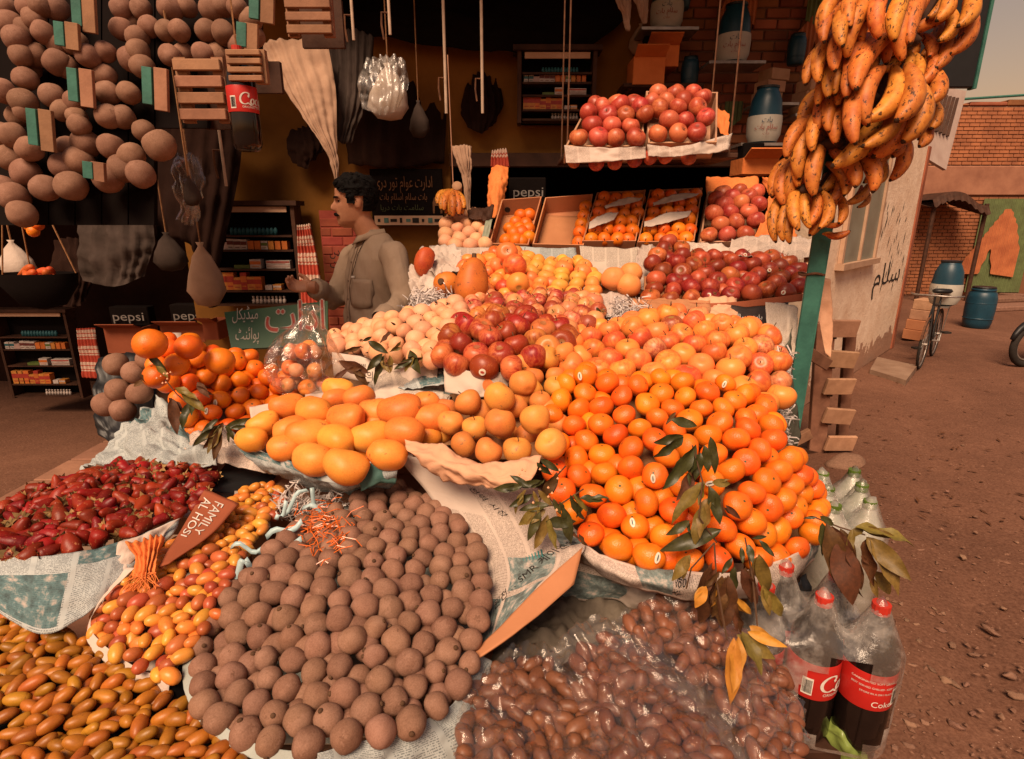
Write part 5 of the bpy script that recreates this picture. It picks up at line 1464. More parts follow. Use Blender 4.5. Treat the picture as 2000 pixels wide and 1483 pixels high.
sheet('wrapping_paper', 'orange wrapping paper rising at the right side of the end crate', [[(1486, 345, 3.0), (1510, 350, 2.9), (1530, 362, 2.85)], [(1500, 400, 2.86), (1520, 410, 2.8), (1545, 420, 2.76)], [(1470, 470, 2.66), (1510, 470, 2.66), (1560, 462, 2.66)]], 'paper_orange', 0.028, 12, 72, 14, 'paper')
# hanging shelf
sz = P(1260, 300, 2.62).z
shelf = thing('hanging_shelf', 'rough shelf hung on iron rods above the cartons, holding two apple crates', 'shelf', (P(1260, 300, 2.62).x, P(1260, 300, 2.62).y + .12, sz))
hb = Vector(shelf.location)
xa, xb = P(1100, 300, 2.62).x, P(1435, 300, 2.62).x
for i in range(3):
    MB().box(Vector(((xa + xb) / 2, hb.y - .10 + i * .14, sz - .012)) - hb, (xb - xa, .13, .022), bev=.003).build('plank', M['dark_wood'], shelf)
for x in (xa + .02, xb - .02):
    for y in (-.1, .22):
        MB().tube([Vector((x - hb.x, y, 0)), Vector((x - hb.x, y, 3.52 - sz))], .004, 6).build('rod', M['rust'], shelf)
apple_crate((1104, 286, 2.50), (1258, 286, 2.50), (1256, 196, 2.66), (1150, 200, 2.66), 'left crate of large red apples on the hanging shelf', 'large red apple in the left crate on the hanging shelf', 'apples in the left shelf crate', 62)
apple_crate((1266, 280, 2.50), (1400, 278, 2.50), (1402, 180, 2.68), (1262, 178, 2.68), 'right crate of large red apples on the hanging shelf', 'large red apple in the right crate on the hanging shelf', 'apples in the right shelf crate', 63)
sheet('newspaper', 'newspaper skirt tied below the left crate on the hanging shelf', [[(1102, 284, 2.49), (1180, 288, 2.47), (1262, 286, 2.49)], [(1106, 318, 2.49), (1180, 316, 2.47), (1262, 308, 2.49)]], 'news_plain', 0.012, 12, 73, 14)
sheet('newspaper', 'newspaper skirt crumpled below the right crate on the hanging shelf', [[(1264, 282, 2.49), (1340, 284, 2.47), (1432, 258, 2.55)], [(1266, 306, 2.49), (1340, 304, 2.47), (1425, 292, 2.52)]], 'news_plain', 0.016, 12, 74, 14)
sheet('wrapping_paper', 'orange paper rising at the right side of the shelf crate', [[(1395, 195, 2.7), (1412, 215, 2.66), (1424, 225, 2.64)], [(1402, 250, 2.56), (1412, 262, 2.55), (1424, 262, 2.55)]], 'paper_orange', 0.014, 14, 75, 12, 'paper')
for k, (u, v) in enumerate([(1120, 306), (1200, 310), (1165, 312), (1240, 305), (1270, 300), (1300, 298), (1345, 300)]):
    fruit('apple', F['shelf_apple'][k % 3], P(u, v + 7, 2.53), (0.3 * k, 1.2, k), 0.80, 'small red apple squeezed under the newspaper skirt of the hanging shelf', 'apple', 'apples under the shelf skirt')

# ---------------------------------------------------------------- papayas, pomelos
pap = long_fruit('papaya', M['papaya'], 0.20, 0.135, 0.0, -0.16, 24, 14, 0.05, 1)[0]
fruit('papaya', pap, P(922, 553, 2.10), Euler((R(-12), R(5), 0)), 0.95, 'tall ribbed orange papaya standing above the central red apples', 'papaya', None, [('stem', MB().tube([(0, 0, .09), (0, 0, .115)], [.012, .009], 7).mesh('stem', M['stem']))])
fruit('papaya', round_fruit('papaya', M['papaya'], 0.105, .95, .08, .02, 0, 20, 12, .05, 1)[0], P(872, 556, 2.2), Euler((R(70), 0, R(-20))), 1.0, 'blotched round papaya seen end on beside the tall papaya', 'papaya', None, [('stem', MB().lathe([(0, .045), (.014, .045), (.012, .054), (0, .054)], 10).mesh('stem', M['stem']))])
M['papaya_red'] = m_spot('cut_papaya_flesh', (0.62, 0.15, 0.03), (0.40, 0.06, 0.02), (0.10, 0.03, 0.015), .5, .62, 60)
fruit('papaya', long_fruit('papaya', M['papaya_red'], 0.13, 0.085, 0, .1, 16, 10, .08, 1)[0], P(828, 512, 2.4), Euler((R(-15), R(15), 0)), 1.0, 'cut reddish papaya half wrapped in grey paper by the seller', 'papaya', None)
M['pomelo'] = m_spot('pomelo_skin', (0.78, 0.33, 0.10), (0.68, 0.22, 0.05), (0.22, 0.08, 0.03), .5, .70, 30)
pm = round_fruit('pomelo', M['pomelo'], 0.105, .95, .05, .05, .05, 20, 12, .04, 2)
for u, v, d, lab in ((1198, 545, 2.22, 'pomelo with a dark stem mark, left of the three on the step'), (1232, 535, 2.32, 'pomelo at the back of the three on the step'), (1228, 558, 2.20, 'broad pomelo with dark specks, front right of the three on the step')):
    fruit('pomelo', pm[0], P(u, v, d), Euler((rr.uniform(-.5, .5), rr.uniform(-.5, .5), rr.uniform(0, 6))), .92, lab, 'pomelo', None, [('stem', APPLE_STEM)])
for k, (u, v, px) in enumerate([(1118 - 30, 0, 0)]): pass
for k, (u, v, d, s) in enumerate([(990, 495, 2.42, 1.25), (970, 520, 2.36, .9), (1005, 520, 2.30, 1.35), (1012, 555, 2.18, 1.2), (935, 515, 2.42, 1.05)]):
    fruit('apple', F['pink_apple'][k % 3], P(u, v, d), Euler((1.2, .2 * k, k)), s, 'big peach apple showing its blossom end on the left of the step', 'apple', 'big peach apples on the step', [('stem', APPLE_STEM)])

# ---------------------------------------------------------------- leaves
def leaf_mesh(curl=0.15, wid=0.36, seed=0):
    b = MB(); n = 10; vs = []
    for i in range(n + 1):
        f = i / n
        w_ = wid * math.sin(math.pi * f ** 0.85) ** 0.9 * 0.5
        z = -curl * f * f + 0.03 * math.sin(f * 9 + seed)
        e = 0.05 * math.sin(f * 14 + seed * 2)
        for s, zz in ((-1, 0.06 + e), (-.5, 0.02), (0, 0), (.5, .02), (1, .06 - e)):
            vs.append((f, s * w_, z + zz * (w_ / wid * 2)))
    fs = [(i * 5 + k, i * 5 + k + 1, (i + 1) * 5 + k + 1, (i + 1) * 5 + k) for i in range(n) for k in range(4)]
    me = b.add(vs, fs).mesh('leaf', (), True)
    return me
LEAF = {}
for nm in ('leaf', 'leaf_olive', 'leaf_yellow', 'leaf_dry'):
    LEAF[nm] = []
    for k, (c, w_) in enumerate([(0.16, .40), (0.34, .34), (0.22, .46)]):
        me = leaf_mesh(c, w_, k); me.materials.append(M[nm]); LEAF[nm].append(me)
def sprig(name, label, leaves, twigs=(), group=None, blossoms=()):
    """leaves: (u0,v0,u1,v1,d0,d1,material)"""
    o = thing(name, label, 'leaf sprig', P(leaves[0][0], leaves[0][1], leaves[0][4]), group=group)
    B = Vector(o.location); r_ = random.Random(len(leaves) * 7 + int(leaves[0][0]))
    if len(leaves) > 4:            # smaller leaves between the main ones
        leaves = leaves + [(a + r_.gauss(0, 9), b + r_.gauss(0, 9), a + (c - a) * .7 + r_.gauss(0, 22), b + (e - b) * .7 + r_.gauss(0, 16), f + .006, g + r_.uniform(-.01, .02), m) for a, b, c, e, f, g, m in leaves]
    for (u0, v0, u1, v1, d0, d1, m) in leaves:
        a, b = P(u0, v0, d0), P(u1, v1, d1)
        x = b - a; L = x.length; x.normalize()
        t_ = toward_cam(a) + Vector((r_.gauss(0, .35), r_.gauss(0, .35), r_.gauss(0, .35)))
        z = (t_ - x * t_.dot(x)).normalized(); y = z.cross(x)
        Mx = Matrix((x, y, z)).transposed().to_4x4()
        l = mesh_obj('leaf', LEAF[m][r_.randrange(3)], o)
        l.matrix_basis = Matrix.Translation(a - B) @ Mx @ Matrix.Diagonal((L, L * r_.uniform(.62, .92), L, 1))
    for tw in twigs:
        MB().tube([P(*t) - B for t in tw], 0.0016, 5).build('twig', M['stem'], o)
    for (u, v, d) in blossoms:
        MB().lathe([(0, -.003), (.0028, 0), (0, .004)], 7, Matrix.Translation(P(u, v, d) - B)).build('bud', M['guava'], o)
    return o
def zz(lst, sc, ox, oy, d):
    return [(ox + a / sc, oy + b / sc, ox + c / sc, oy + e / sc, d + (f if len(rest) < 2 else 0), d + g, m) for a, b, c, e, f, g, m, *rest in lst]
ZB = (2.343, 850, 850)
L_, O_, Y_, D__ = 'leaf', 'leaf_olive', 'leaf_yellow', 'leaf_dry'
sprig('leaf_sprig', 'dark citrus leaves lying in the middle of the great mandarin heap', zz([(1135, 5, 1015, 125, 0, 0, L_), (1185, 60, 1050, 262, 0, 0, L_), (1230, 45, 1255, 175, 0, 0, L_), (1190, 150, 1120, 300, .02, 0, D__), (1235, 215, 1058, 380, 0, 0, O_), (1250, 230, 1315, 415, 0, -.01, L_), (1230, 320, 1175, 510, 0, -.01, O_), (1165, 390, 1060, 465, 0, 0, L_), (1300, 435, 1035, 530, 0, 0, L_), (1265, 215, 1360, 225, 0, 0, O_), (1330, 320, 1400, 390, .01, 0, D__), (1215, 80, 1190, 210, 0, 0, L_)], *ZB, 1.06), [[(1352, 870, 1.07), (1372, 940, 1.05), (1365, 1010, 1.05), (1400, 1060, 1.06)]])
sprig('leaf_sprig', 'leafy sprig with tiny buds hanging at the left edge of the great mandarin heap', zz([(480, 110, 575, 170, 0, 0, L_), (400, 230, 262, 255, 0, 0, L_), (430, 240, 345, 180, 0, 0, L_), (420, 250, 340, 350, 0, 0, O_), (520, 320, 380, 335, 0, 0, L_), (480, 330, 380, 420, 0, 0, O_), (480, 350, 420, 490, 0, -.01, L_), (520, 380, 550, 530, 0, -.01, O_), (505, 395, 650, 405, 0, 0, L_), (590, 330, 620, 510, 0, 0, L_), (620, 270, 670, 410, 0, 0, L_), (640, 280, 705, 360, 0, 0, O_), (660, 290, 775, 295, 0, 0, L_), (560, 180, 480, 300, 0, 0, D__), (470, 250, 540, 330, 0, 0, O_), (500, 200, 430, 260, 0, 0, L_), (660, 450, 690, 520, 0, 0, D__), (540, 290, 575, 370, 0, 0, L_)], *ZB, 1.12), [[(1105, 910, 1.14), (1060, 960, 1.13), (1045, 1010, 1.12)], [(1140, 955, 1.13), (1095, 985, 1.13), (1060, 990, 1.12)]], blossoms=[(1035 + rnd.uniform(-22, 70), 930 + rnd.uniform(-15, 70), 1.10) for _ in range(12)])
sprig('leaf_sprig', 'drooping bunch of withered and yellow leaves hanging below the great mandarin heap', zz([(1240, 690, 1190, 800, 0, 0, Y_), (1290, 690, 1285, 800, 0, 0, Y_), (1365, 925, 1368, 1248, -.08, -.12, Y_), (1400, 610, 1480, 790, 0, 0, D__), (1480, 540, 1530, 760, 0, 0, O_), (1370, 740, 1470, 840, 0, 0, Y_), (1400, 900, 1520, 1090, -.06, -.1, O_), (1430, 900, 1600, 970, -.06, -.1, Y_), (1300, 620, 1230, 720, 0, 0, D__), (1310, 640, 1290, 860, 0, 0, D__), (1340, 640, 1330, 900, 0, 0, D__), (1360, 560, 1310, 640, 0, 0, L_), (1450, 600, 1440, 760, .01, .0, D__), (1400, 510, 1410, 590, -.01, -.02, L_), (1480, 480, 1560, 560, -.01, -.02, L_), (1250, 600, 1235, 900, .02, .02, D__), (1160, 560, 1120, 660, 0, 0, O_), (1380, 770, 1390, 920, 0, 0, D__), (1500, 700, 1620, 860, .0, 0, O_)], *ZB, 1.02), [[(1395, 1060, 1.04), (1400, 1140, 1.02), (1420, 1250, .95)], [(1455, 1050, 1.05), (1470, 1130, 1.02), (1480, 1230, .96)], [(1395, 1060, 1.04), (1350, 1110, 1.03), (1340, 1150, 1.03)]])
ZC = (2.343, 1400, 850)
sprig('leaf_sprig', 'broad olive leaves over the cola bottles at the right foot of the mandarins', zz([(630, 425, 935, 450, 0, -.03, O_), (620, 430, 605, 575, 0, -.02, O_), (700, 480, 878, 728, 0, -.05, O_), (500, 400, 590, 735, 0, -.03, D__), (560, 480, 625, 785, -.01, -.05, D__), (480, 400, 500, 560, 0, -.01, L_), (690, 470, 700, 700, .01, 0, D__), (640, 560, 660, 720, 0, 0, D__), (720, 620, 820, 745, .02, .02, O_), (470, 370, 550, 420, 0, 0, L_), (530, 420, 580, 640, .01, -.02, D__)], *ZC, 1.10), [[(1590, 1010, 1.16), (1640, 1030, 1.12), (1690, 1045, 1.10)]])
ZD = (2.857, 0, 400)
sprig('leaf_sprig', 'long green leaves hanging at the foot of the left mandarin heap', zz([(820, 830, 920, 920, 0, 0, L_), (780, 940, 820, 1000, 0, 0, D__), (1010, 1040, 1145, 1150, 0, 0, O_), (1060, 1100, 1000, 1250, .02, 0, L_), (960, 1080, 985, 1280, .02, 0, D__), (1230, 1230, 1050, 1350, 0, -.02, L_), (1240, 1240, 1145, 1390, 0, -.02, O_), (1230, 1250, 1190, 1430, 0, -.02, D__), (1260, 1230, 1310, 1310, 0, 0, L_), (1100, 1010, 1180, 1070, 0, 0, D__), (1290, 1245, 1380, 1240, 0, 0, L_), (870, 900, 940, 960, 0, 0, O_)], *ZD, 1.42), [[(305, 720, 1.44), (345, 770, 1.44), (380, 800, 1.44)]], blossoms=[(318 + rnd.uniform(-12, 18), 733 + rnd.uniform(-8, 22), 1.40) for _ in range(9)])
ZE = (2.857, 600, 400)
sprig('leaf_sprig', 'dark green leaves between the guavas and their printed box side', zz([(470, 710, 400, 770, 0, 0, D__), (300, 790, 195, 830, 0, 0, D__), (340, 760, 450, 830, 0, 0, L_), (420, 830, 330, 930, 0, -.01, L_), (520, 760, 470, 840, 0, 0, O_), (460, 840, 470, 940, 0, 0, O_), (590, 860, 480, 920, 0, 0, L_), (560, 850, 650, 870, 0, 0, D__), (300, 910, 210, 930, 0, 0, D__), (260, 930, 330, 960, 0, 0, D__), (150, 980, 230, 910, 0, 0, D__), (600, 850, 530, 930, 0, 0, O_)], *ZE, 1.60), [[(690, 690, 1.62), (760, 715, 1.60), (800, 705, 1.60)]])
for k, (u0, v0, u1, v1, d, m, lab) in enumerate([(1320, 805, 1300, 830, 1.14, D__, 'dry curled leaf resting high on the great mandarin heap'), (1310, 820, 1365, 832, 1.13, L_, 'short green leaf with a twig resting high on the great mandarin heap'), (1165, 600, 1175, 618, 1.9, L_, 'small leaf among the striped apples'), (905, 615, 915, 640, 1.7, O_, 'pale leaf between the guavas and the red apples')]):
    sprig('fallen_leaf', lab, [(u0, v0, u1, v1, d, d, m)])
# ================================================================ bottles, bags, bananas, post and the lane
# ---- cola bottles
M['cola'] = plain('dark_cola_bottle', (0.010, 0.006, 0.005), None, 20, 0.12, 0.5, 0.0)
M['label_red'] = plain('red_label', (0.50, 0.022, 0.016), (0.42, 0.016, 0.012), 20, 0.4, 0.4, 0.0, dv=0.05)
M['cap_red'] = plain('red_cap', (0.52, 0.035, 0.020), None, 20, 0.4, 0.4, 0.0)
M['cap_green'] = plain('green_cap', (0.10, 0.17, 0.02), (0.07, 0.12, 0.015), 20, 0.45, 0.4, 0.0)
M['clear_bottle'] = plain('pale_bottle', (0.44, 0.47, 0.42), (0.36, 0.39, 0.34), 12, 0.2, 0.5, 0.0)
BR = 0.047
prof = [(0, 0), (.030, 0), (.040, .006), (BR, .022), (BR, .10), (BR * .95, .135), (BR, .165), (BR, .215), (.042, .24), (.030, .268), (.018, .290), (.013, .302), (.013, .312), (0, .312)]
def smooth_prof(pr, k=3):
    out = [pr[0]]
    for a, b in zip(pr, pr[1:]):
        for i in range(1, k + 1):
            f = i / k; out.append((a[0] + (b[0] - a[0]) * f, a[1] + (b[1] - a[1]) * f))
    return out
BODY = MB().lathe(prof, 28).mesh('bottle_body', M['cola'], True)
BODY_C = MB().lathe(prof, 24).mesh('bottle_body', M['clear_bottle'], True)
LABEL = MB().lathe([(BR + .0006, .118), (BR + .0012, .120), (BR + .0012, .196), (BR + .0006, .198)], 40).mesh('label', M['label_red'], True)
def cap_mesh(mat):
    b = MB()
    n = 28; vs = []
    for z in (.303, .322):
        for k in range(n):
            r_ = .0155 + (.0007 if k % 2 else 0); vs.append((r_ * math.cos(2 * math.pi * k / n), r_ * math.sin(2 * math.pi * k / n), z))
    fs = [(k, (k + 1) % n, n + (k + 1) % n, n + k) for k in range(n)] + [tuple(range(n, 2 * n)), tuple(range(n))[::-1]]
    return b.add(vs, fs).mesh('cap', mat)
CAP_R, CAP_G = cap_mesh(M['cap_red']), cap_mesh(M['cap_green'])
def wrap_text(body, size, ang, z, spacing=1.0, slant=0.0, mat=None, rad=BR + .0022):
    vs, fs = text_mesh(body, spacing)
    w_ = max(x for x, y in vs)
    out = []
    for x, y in vs:
        a = ang + ((x - w_ / 2) * size + slant * y * size) / rad
        out.append((rad * math.sin(a), -rad * math.cos(a), z + y * size))
    return MB().add(out, fs).mesh('lettering', mat or M['white_ink'])
def script_logo():
    """the flowing script logo drawn with a broad pen: (centre line, width) strokes"""
    def arc(cx, cy, rx, ry, a0, a1, n=18): return [(cx + rx * math.cos(R(a0 + (a1 - a0) * i / n)), cy + ry * math.sin(R(a0 + (a1 - a0) * i / n))) for i in range(n + 1)]
    st = []
    x = 0
    for word in ('Coca', '-', 'Cola'):
        for ch in word:
            if ch == 'C':
                st += [arc(x + .42, .42, .40, .44, 48, 312), [(x + .68, .74), (x + .62, .60), (x + .70, .52)], [(x + .68, .08), (x + .95, -.08), (x + 1.5, -.14), (x + 2.1, -.06)]]; x += .86
            elif ch == 'o': st += [arc(x + .16, .22, .15, .20, 0, 360)]; x += .42
            elif ch == 'c': st += [arc(x + .16, .22, .15, .20, 50, 310)]; x += .38
            elif ch == 'a': st += [arc(x + .15, .22, .14, .20, 0, 360), [(x + .31, .42), (x + .30, .10), (x + .36, .02), (x + .44, .06)]]; x += .50
            elif ch == 'l': st += [arc(x + .12, .48, .08, .34, 200, -20, 10), [(x + .05, .40), (x + .06, .10), (x + .14, .02), (x + .22, .06)]]; x += .30
            elif ch == '-': st += [[(x, .24), (x + .2, .27)]]; x += .28
    b = MB(); rad = BR + .0024; size = .040; ang = -.32
    for s_ in st:
        n = len(s_); vs = []
        for i, (px, py) in enumerate(s_):
            q0, q1 = s_[max(0, i - 1)], s_[min(n - 1, i + 1)]
            dx, dy = q1[0] - q0[0], q1[1] - q0[1]; L = math.hypot(dx, dy) or 1
            w_ = .030 + .045 * abs(dy / L)
            for sg_ in (-1, 1):
                X, Y = px - dy / L * w_ * sg_, py + dx / L * w_ * sg_
                a_ = ang + (X + .22 * Y) * size / rad
                vs.append((rad * math.sin(a_), -rad * math.cos(a_), .142 + Y * size))
        b.add(vs, [(2 * i, 2 * i + 1, 2 * i + 3, 2 * i + 2) for i in range(n - 1)])
    return b.mesh('lettering', M['white_ink'])
T_COKE = script_logo()
T_SUB = wrap_text('ORIGINAL TASTE', 0.009, 0.55, .130)
T_FINE = [wrap_text('CARBONATED SOFT DRINK  1.5 L', 0.0062, 0.1, .180), wrap_text('BEST SERVED CHILLED  KEEP COOL', 0.0058, 0.1, .168), wrap_text('STORE IN A DRY PLACE', 0.0056, 0.1, .156), wrap_text('Coke', 0.018, 0.35, .128)]
def barcode_mesh(ang):
    b = MB(); rad = BR + .0018
    def strip(a0, a1, z0, z1, mi, rr_):
        n = 4; vs = []
        for i in range(n + 1):
            a = a0 + (a1 - a0) * i / n
            vs += [(rr_ * math.sin(a), -rr_ * math.cos(a), z0), (rr_ * math.sin(a), -rr_ * math.cos(a), z1)]
        b.add(vs, [(2 * i, 2 * i + 2, 2 * i + 3, 2 * i + 1) for i in range(n)], mi)
    strip(ang - .2, ang + .2, .128, .166, 0, rad)
    r_ = random.Random(2); a = ang - .16
    while a < ang + .16:
        w_ = r_.choice([.008, .014, .02]); strip(a, a + w_, .132, .162, 1, rad + .0006); a += w_ + r_.choice([.008, .014])
    return b.mesh('barcode', [M['white_ink'], M['black_ink']])
BAR = barcode_mesh(-0.75)
def bottle(name, label, loc, rz, front, group, clear=False, lean=(0, 0)):
    o = thing(name, label, 'bottle', loc, rz, group)
    o.rotation_euler = (lean[0], lean[1], rz)
    mesh_obj('body', BODY_C if clear else BODY, o)
    lb = None
    if not clear:
        lb = mesh_obj('label', LABEL, o)
        if front == 'logo':
            mesh_obj('lettering', T_COKE, lb); mesh_obj('lettering', T_SUB, lb); mesh_obj('barcode', BAR, lb)
        else:
            for t in T_FINE: mesh_obj('lettering', t, lb)
            b2 = mesh_obj('barcode', BAR, lb); b2.rotation_euler = (0, 0, 1.7)
    mesh_obj('cap', CAP_G if clear else CAP_R, o)
    return o
BZ = 0.985
c1 = P(1612, 1157, 1.075); c1.z = BZ
c2 = P(1722, 1182, 1.055); c2.z = BZ
dv_ = Vector((-.028, .098, 0))
bottle('cola_bottle', 'cola bottle with the white script logo facing out, front left of the wrapped pack', c1, .12, 'logo', 'wrapped cola bottles')
bottle('cola_bottle', 'cola bottle showing fine print and barcode, front right of the wrapped pack', c2, -.30, 'fine', 'wrapped cola bottles')
bottle('cola_bottle', 'cola bottle behind the left one in the wrapped pack', c1 + dv_, .4, 'fine', 'wrapped cola bottles')
bottle('cola_bottle', 'cola bottle behind the right one in the wrapped pack', c2 + dv_, .2, 'logo', 'wrapped cola bottles')
bottle('cola_bottle', 'cola bottle half hidden at the left of the wrapped pack under the newspaper', c1 + Vector((-.098, .03, 0)), -.9, 'fine', 'wrapped cola bottles')
# shrink film over the pack
def shrink(name, label, cs, R_, z0, z1, zs, mat, seed, hole=None):
    """film pulled over a pack of bottles: hull outline swept up, then drawn in over the necks"""
    pts = []
    for c in cs:
        for k in range(20):
            a = 2 * math.pi * k / 20; pts.append((c.x + R_ * math.cos(a), c.y + R_ * math.sin(a)))
    pts = sorted(set(pts))
    def half(ps):
        h = []
        for p in ps:
            while len(h) >= 2 and (h[-1][0] - h[-2][0]) * (p[1] - h[-2][1]) - (h[-1][1] - h[-2][1]) * (p[0] - h[-2][0]) <= 0: h.pop()
            h.append(p)
        return h
    hull = half(pts)[:-1] + half(pts[::-1])[:-1]
    cx, cy = sum(p[0] for p in hull) / len(hull), sum(p[1] for p in hull) / len(hull)
    # resample the outline evenly
    per = [0]
    for a, b in zip(hull, hull[1:] + hull[:1]): per.append(per[-1] + math.hypot(b[0] - a[0], b[1] - a[1]))
    n = 72; ring = []
    for k in range(n):
        t = per[-1] * k / n; i = max(j for j in range(len(per) - 1) if per[j] <= t); f = (t - per[i]) / max(1e-9, per[i + 1] - per[i])
        a, b = hull[i], hull[(i + 1) % len(hull)]; ring.append((a[0] + (b[0] - a[0]) * f, a[1] + (b[1] - a[1]) * f))
    B = Vector((cx, cy, z0)); vs = []; rows = 0
    lev = [(z0, 1.0), (z0 + .01, 1.02)] + [(z0 + (zs - z0) * i / 6, 1.02 - .01 * math.sin(i)) for i in range(1, 7)]
    for z, s in lev:
        vs += [Vector((cx + (x - cx) * s, cy + (y - cy) * s, z)) - B for x, y in ring]; rows += 1
    m = 9
    for i in range(1, m + 1):
        s = 1 - i / m
        for x, y in ring:
            px, py = cx + (x - cx) * s, cy + (y - cy) * s
            d = min(math.hypot(px - c.x, py - c.y) for c in cs)
            z = zs + (z1 - zs) * max(0, math.exp(-(d / .030) ** 2)) * 1.02 + .012
            z = max(z, zs + (z1 - zs) * (.25 * (1 - s)))
            w_ = noise.noise(Vector((px * 30, py * 30, seed))) * .006
            vs.append(Vector((px, py, z + w_)) - B)
        rows += 1
    fs = [(j * n + k, j * n + (k + 1) % n, (j + 1) * n + (k + 1) % n, (j + 1) * n + k) for j in range(rows - 1) for k in range(n)]
    if hole:
        fs = [f for f in fs if not hole(sum((vs[i] for i in f), Vector()) / 4 + B)]
    o = MB().add([v + Vector((noise.noise(v * 22) * .003, noise.noise(v * 22 + Vector((5, 0, 0))) * .003, 0)) for v in vs], fs).build(name, mat, None, True, B)
    return tag(o, label, 'plastic wrap')
cs = [c1, c2, c1 + dv_, c2 + dv_, c1 + Vector((-.098, .03, 0))]
fm = (c1 + c2) / 2 + Vector((-.01, -.05, 0))
shrink('shrink_wrap', 'torn clear shrink wrap pulled over the cola bottles', cs, BR + .004, BZ + .004, BZ + .326, BZ + .225, M['film_white'], 3, lambda p: math.hypot((p.x - fm.x) / .085, (p.z - (BZ + .115)) / .10) < 1 and p.y < fm.y + .03)
# ---- pale soda bottles with green caps
g = [P(1598, 925, 1.56), P(1607, 946, 1.50), P(1612, 975, 1.44), P(1680, 942, 1.60), P(1692, 968, 1.54), P(1696, 1000, 1.47)]
gs_ = []
row = (Vector((g[2].x, g[2].y, 0)) - Vector((g[0].x, g[0].y, 0))).normalized() * .098
colv = (Vector((g[4].x, g[4].y, 0)) - Vector((g[1].x, g[1].y, 0))).normalized() * .104
ctr = (g[1] + g[4]) / 2
for i, rn in zip((-1, 0, 1), ('back', 'middle', 'front')):
    for j, cn in zip((-.5, .5), ('left', 'right')):
        p = Vector((ctr.x, ctr.y, 0)) + row * i + colv * j; p.z = BZ
        gs_.append(p)
        bottle('soda_bottle', 'pale soda bottle with a green cap, %s row %s in the wrapped pack' % (rn, cn), p, rnd.uniform(0, 6), '', 'wrapped green capped bottles', True)
shrink('shrink_wrap', 'milky shrink wrap over the green capped soda bottles', gs_, BR + .004, BZ + .004, BZ + .326, BZ + .24, M['film_white'], 7)
# the stands they are on
for nm, lst, lab in (('cola', cs, 'dark plank stand under the cola bottles at the stall corner'), ('soda', gs_, 'dark plank stand under the green capped bottles')):
    x0, x1, y0, y1 = min(p.x for p in lst) - .03, max(p.x for p in lst) + .03, min(p.y for p in lst) - .03, max(p.y for p in lst) + .03
    st = thing('bottle_stand', lab, 'stand', ((x0 + x1) / 2, (y0 + y1) / 2, 0)); sb = Vector(st.location)
    for i in range(3):
        MB().box(Vector(((x0 + x1) / 2, y0 + (y1 - y0) * (i + .5) / 3, BZ - .014)) - sb, (x1 - x0, (y1 - y0) / 3 - .006, .022), bev=.003).build('plank', M['dark_wood'], st)
    for x in (x0 + .03, x1 - .03):
        for y in (y0 + .03, y1 - .03):
            MB().bar(Vector((x, y, 0)) - sb, Vector((x, y, BZ - .026)) - sb, .045).build('leg', M['dark_wood'], st)
M['film_green'] = film('green_plastic_film', (0.42, 0.60, 0.22), 0.30, 0.25)
sheet('green_wrap', 'yellow green plastic wrapper sagging below the cola bottles', [[(1590, 1395, 1.17), (1640, 1400, 1.14), (1700, 1405, 1.16)], [(1600, 1430, 1.14), (1650, 1440, 1.10), (1702, 1450, 1.12)], [(1640, 1490, 1.12), (1670, 1500, 1.10), (1705, 1510, 1.10)]], plain('green_plastic', (0.20, 0.26, 0.06), (0.12, 0.17, 0.04), 12, .35, .5, .3), 0.010, 12, 81, 12, 'wrapper')
sheet('black_sack', 'black plastic sack slumped under the stall corner behind the date bags', [[(1420, 1180, 1.22), (1500, 1175, 1.22), (1580, 1120, 1.28)], [(1480, 1280, 1.18), (1550, 1290, 1.20), (1590, 1250, 1.24)], [(1540, 1490, 1.12), (1600, 1490, 1.14), (1660, 1490, 1.16)]], 'black_plastic', 0.02, 12, 82, 14, 'sack')

# ---- date bags
M['brown_date'] = m_spot('dried_date_skin', (0.25, 0.095, 0.045), (0.13, 0.046, 0.024), (0.38, 0.19, 0.11), 0.45, .66, 50, .4, .3, .01, .35)
DATE_B = long_fruit('dried_date', M['brown_date'], 0.046, 0.0255, 0.002, 0.04, 10, 8, .08, 1)[0]
dv = [q.co.copy() for q in DATE_B.vertices]; df_ = [tuple(f.vertices) for f in DATE_B.polygons]
def date_bag(label, poly, ctrl, seed, frows, dia=.027):
    dep = Depth(ctrl)
    pts = pack(poly, dep, dia, seed, 'any', .95, layers=((0, 1.0), (.6, .85)))
    c = P(sum(p[0] for p in poly) / len(poly), sum(p[1] for p in poly) / len(poly), ctrl[0][2])
    o = thing('date_bag', label, 'bag', c - Vector((0, 0, .06)))
    B = Vector(o.location); b = MB(); r_ = random.Random(seed)
    per = MB()
    for p, u, v, off in pts:
        d = Vector((r_.gauss(0, 1), r_.gauss(0, 1), r_.gauss(0, .5))).to_track_quat('Z', 'Y').to_matrix()
        s = r_.uniform(.8, 1.2)
        b.add([p - B + d @ q * s for q in dv], df_)
    kind(b.build('dates', M['brown_date'], o, True), 'stuff')
    liner(o, 'bag_back', poly, dep, .045, M['brown_date'])
    f = Patch(frows, 0.020, 19, seed, 20)
    f.build('film', M['film'], o, 0.0, True)
    print('bag', len(pts))
date_bag('clear plastic bag of brown dried dates, leftmost of the three in front', [(905, 1345), (960, 1310), (1060, 1285), (1110, 1330), (1170, 1400), (1200, 1500), (895, 1500)], [(1000, 1350, .955), (920, 1400, .90), (1060, 1290, 1.02), (1100, 1490, .83), (900, 1490, .82)], 91,
         [[(925, 1330, .92), (1000, 1265, 1.02), (1085, 1255, 1.04)], [(890, 1410, .86), (1010, 1380, .90), (1150, 1380, .92)], [(885, 1500, .78), (1040, 1500, .78), (1210, 1500, .79)]])
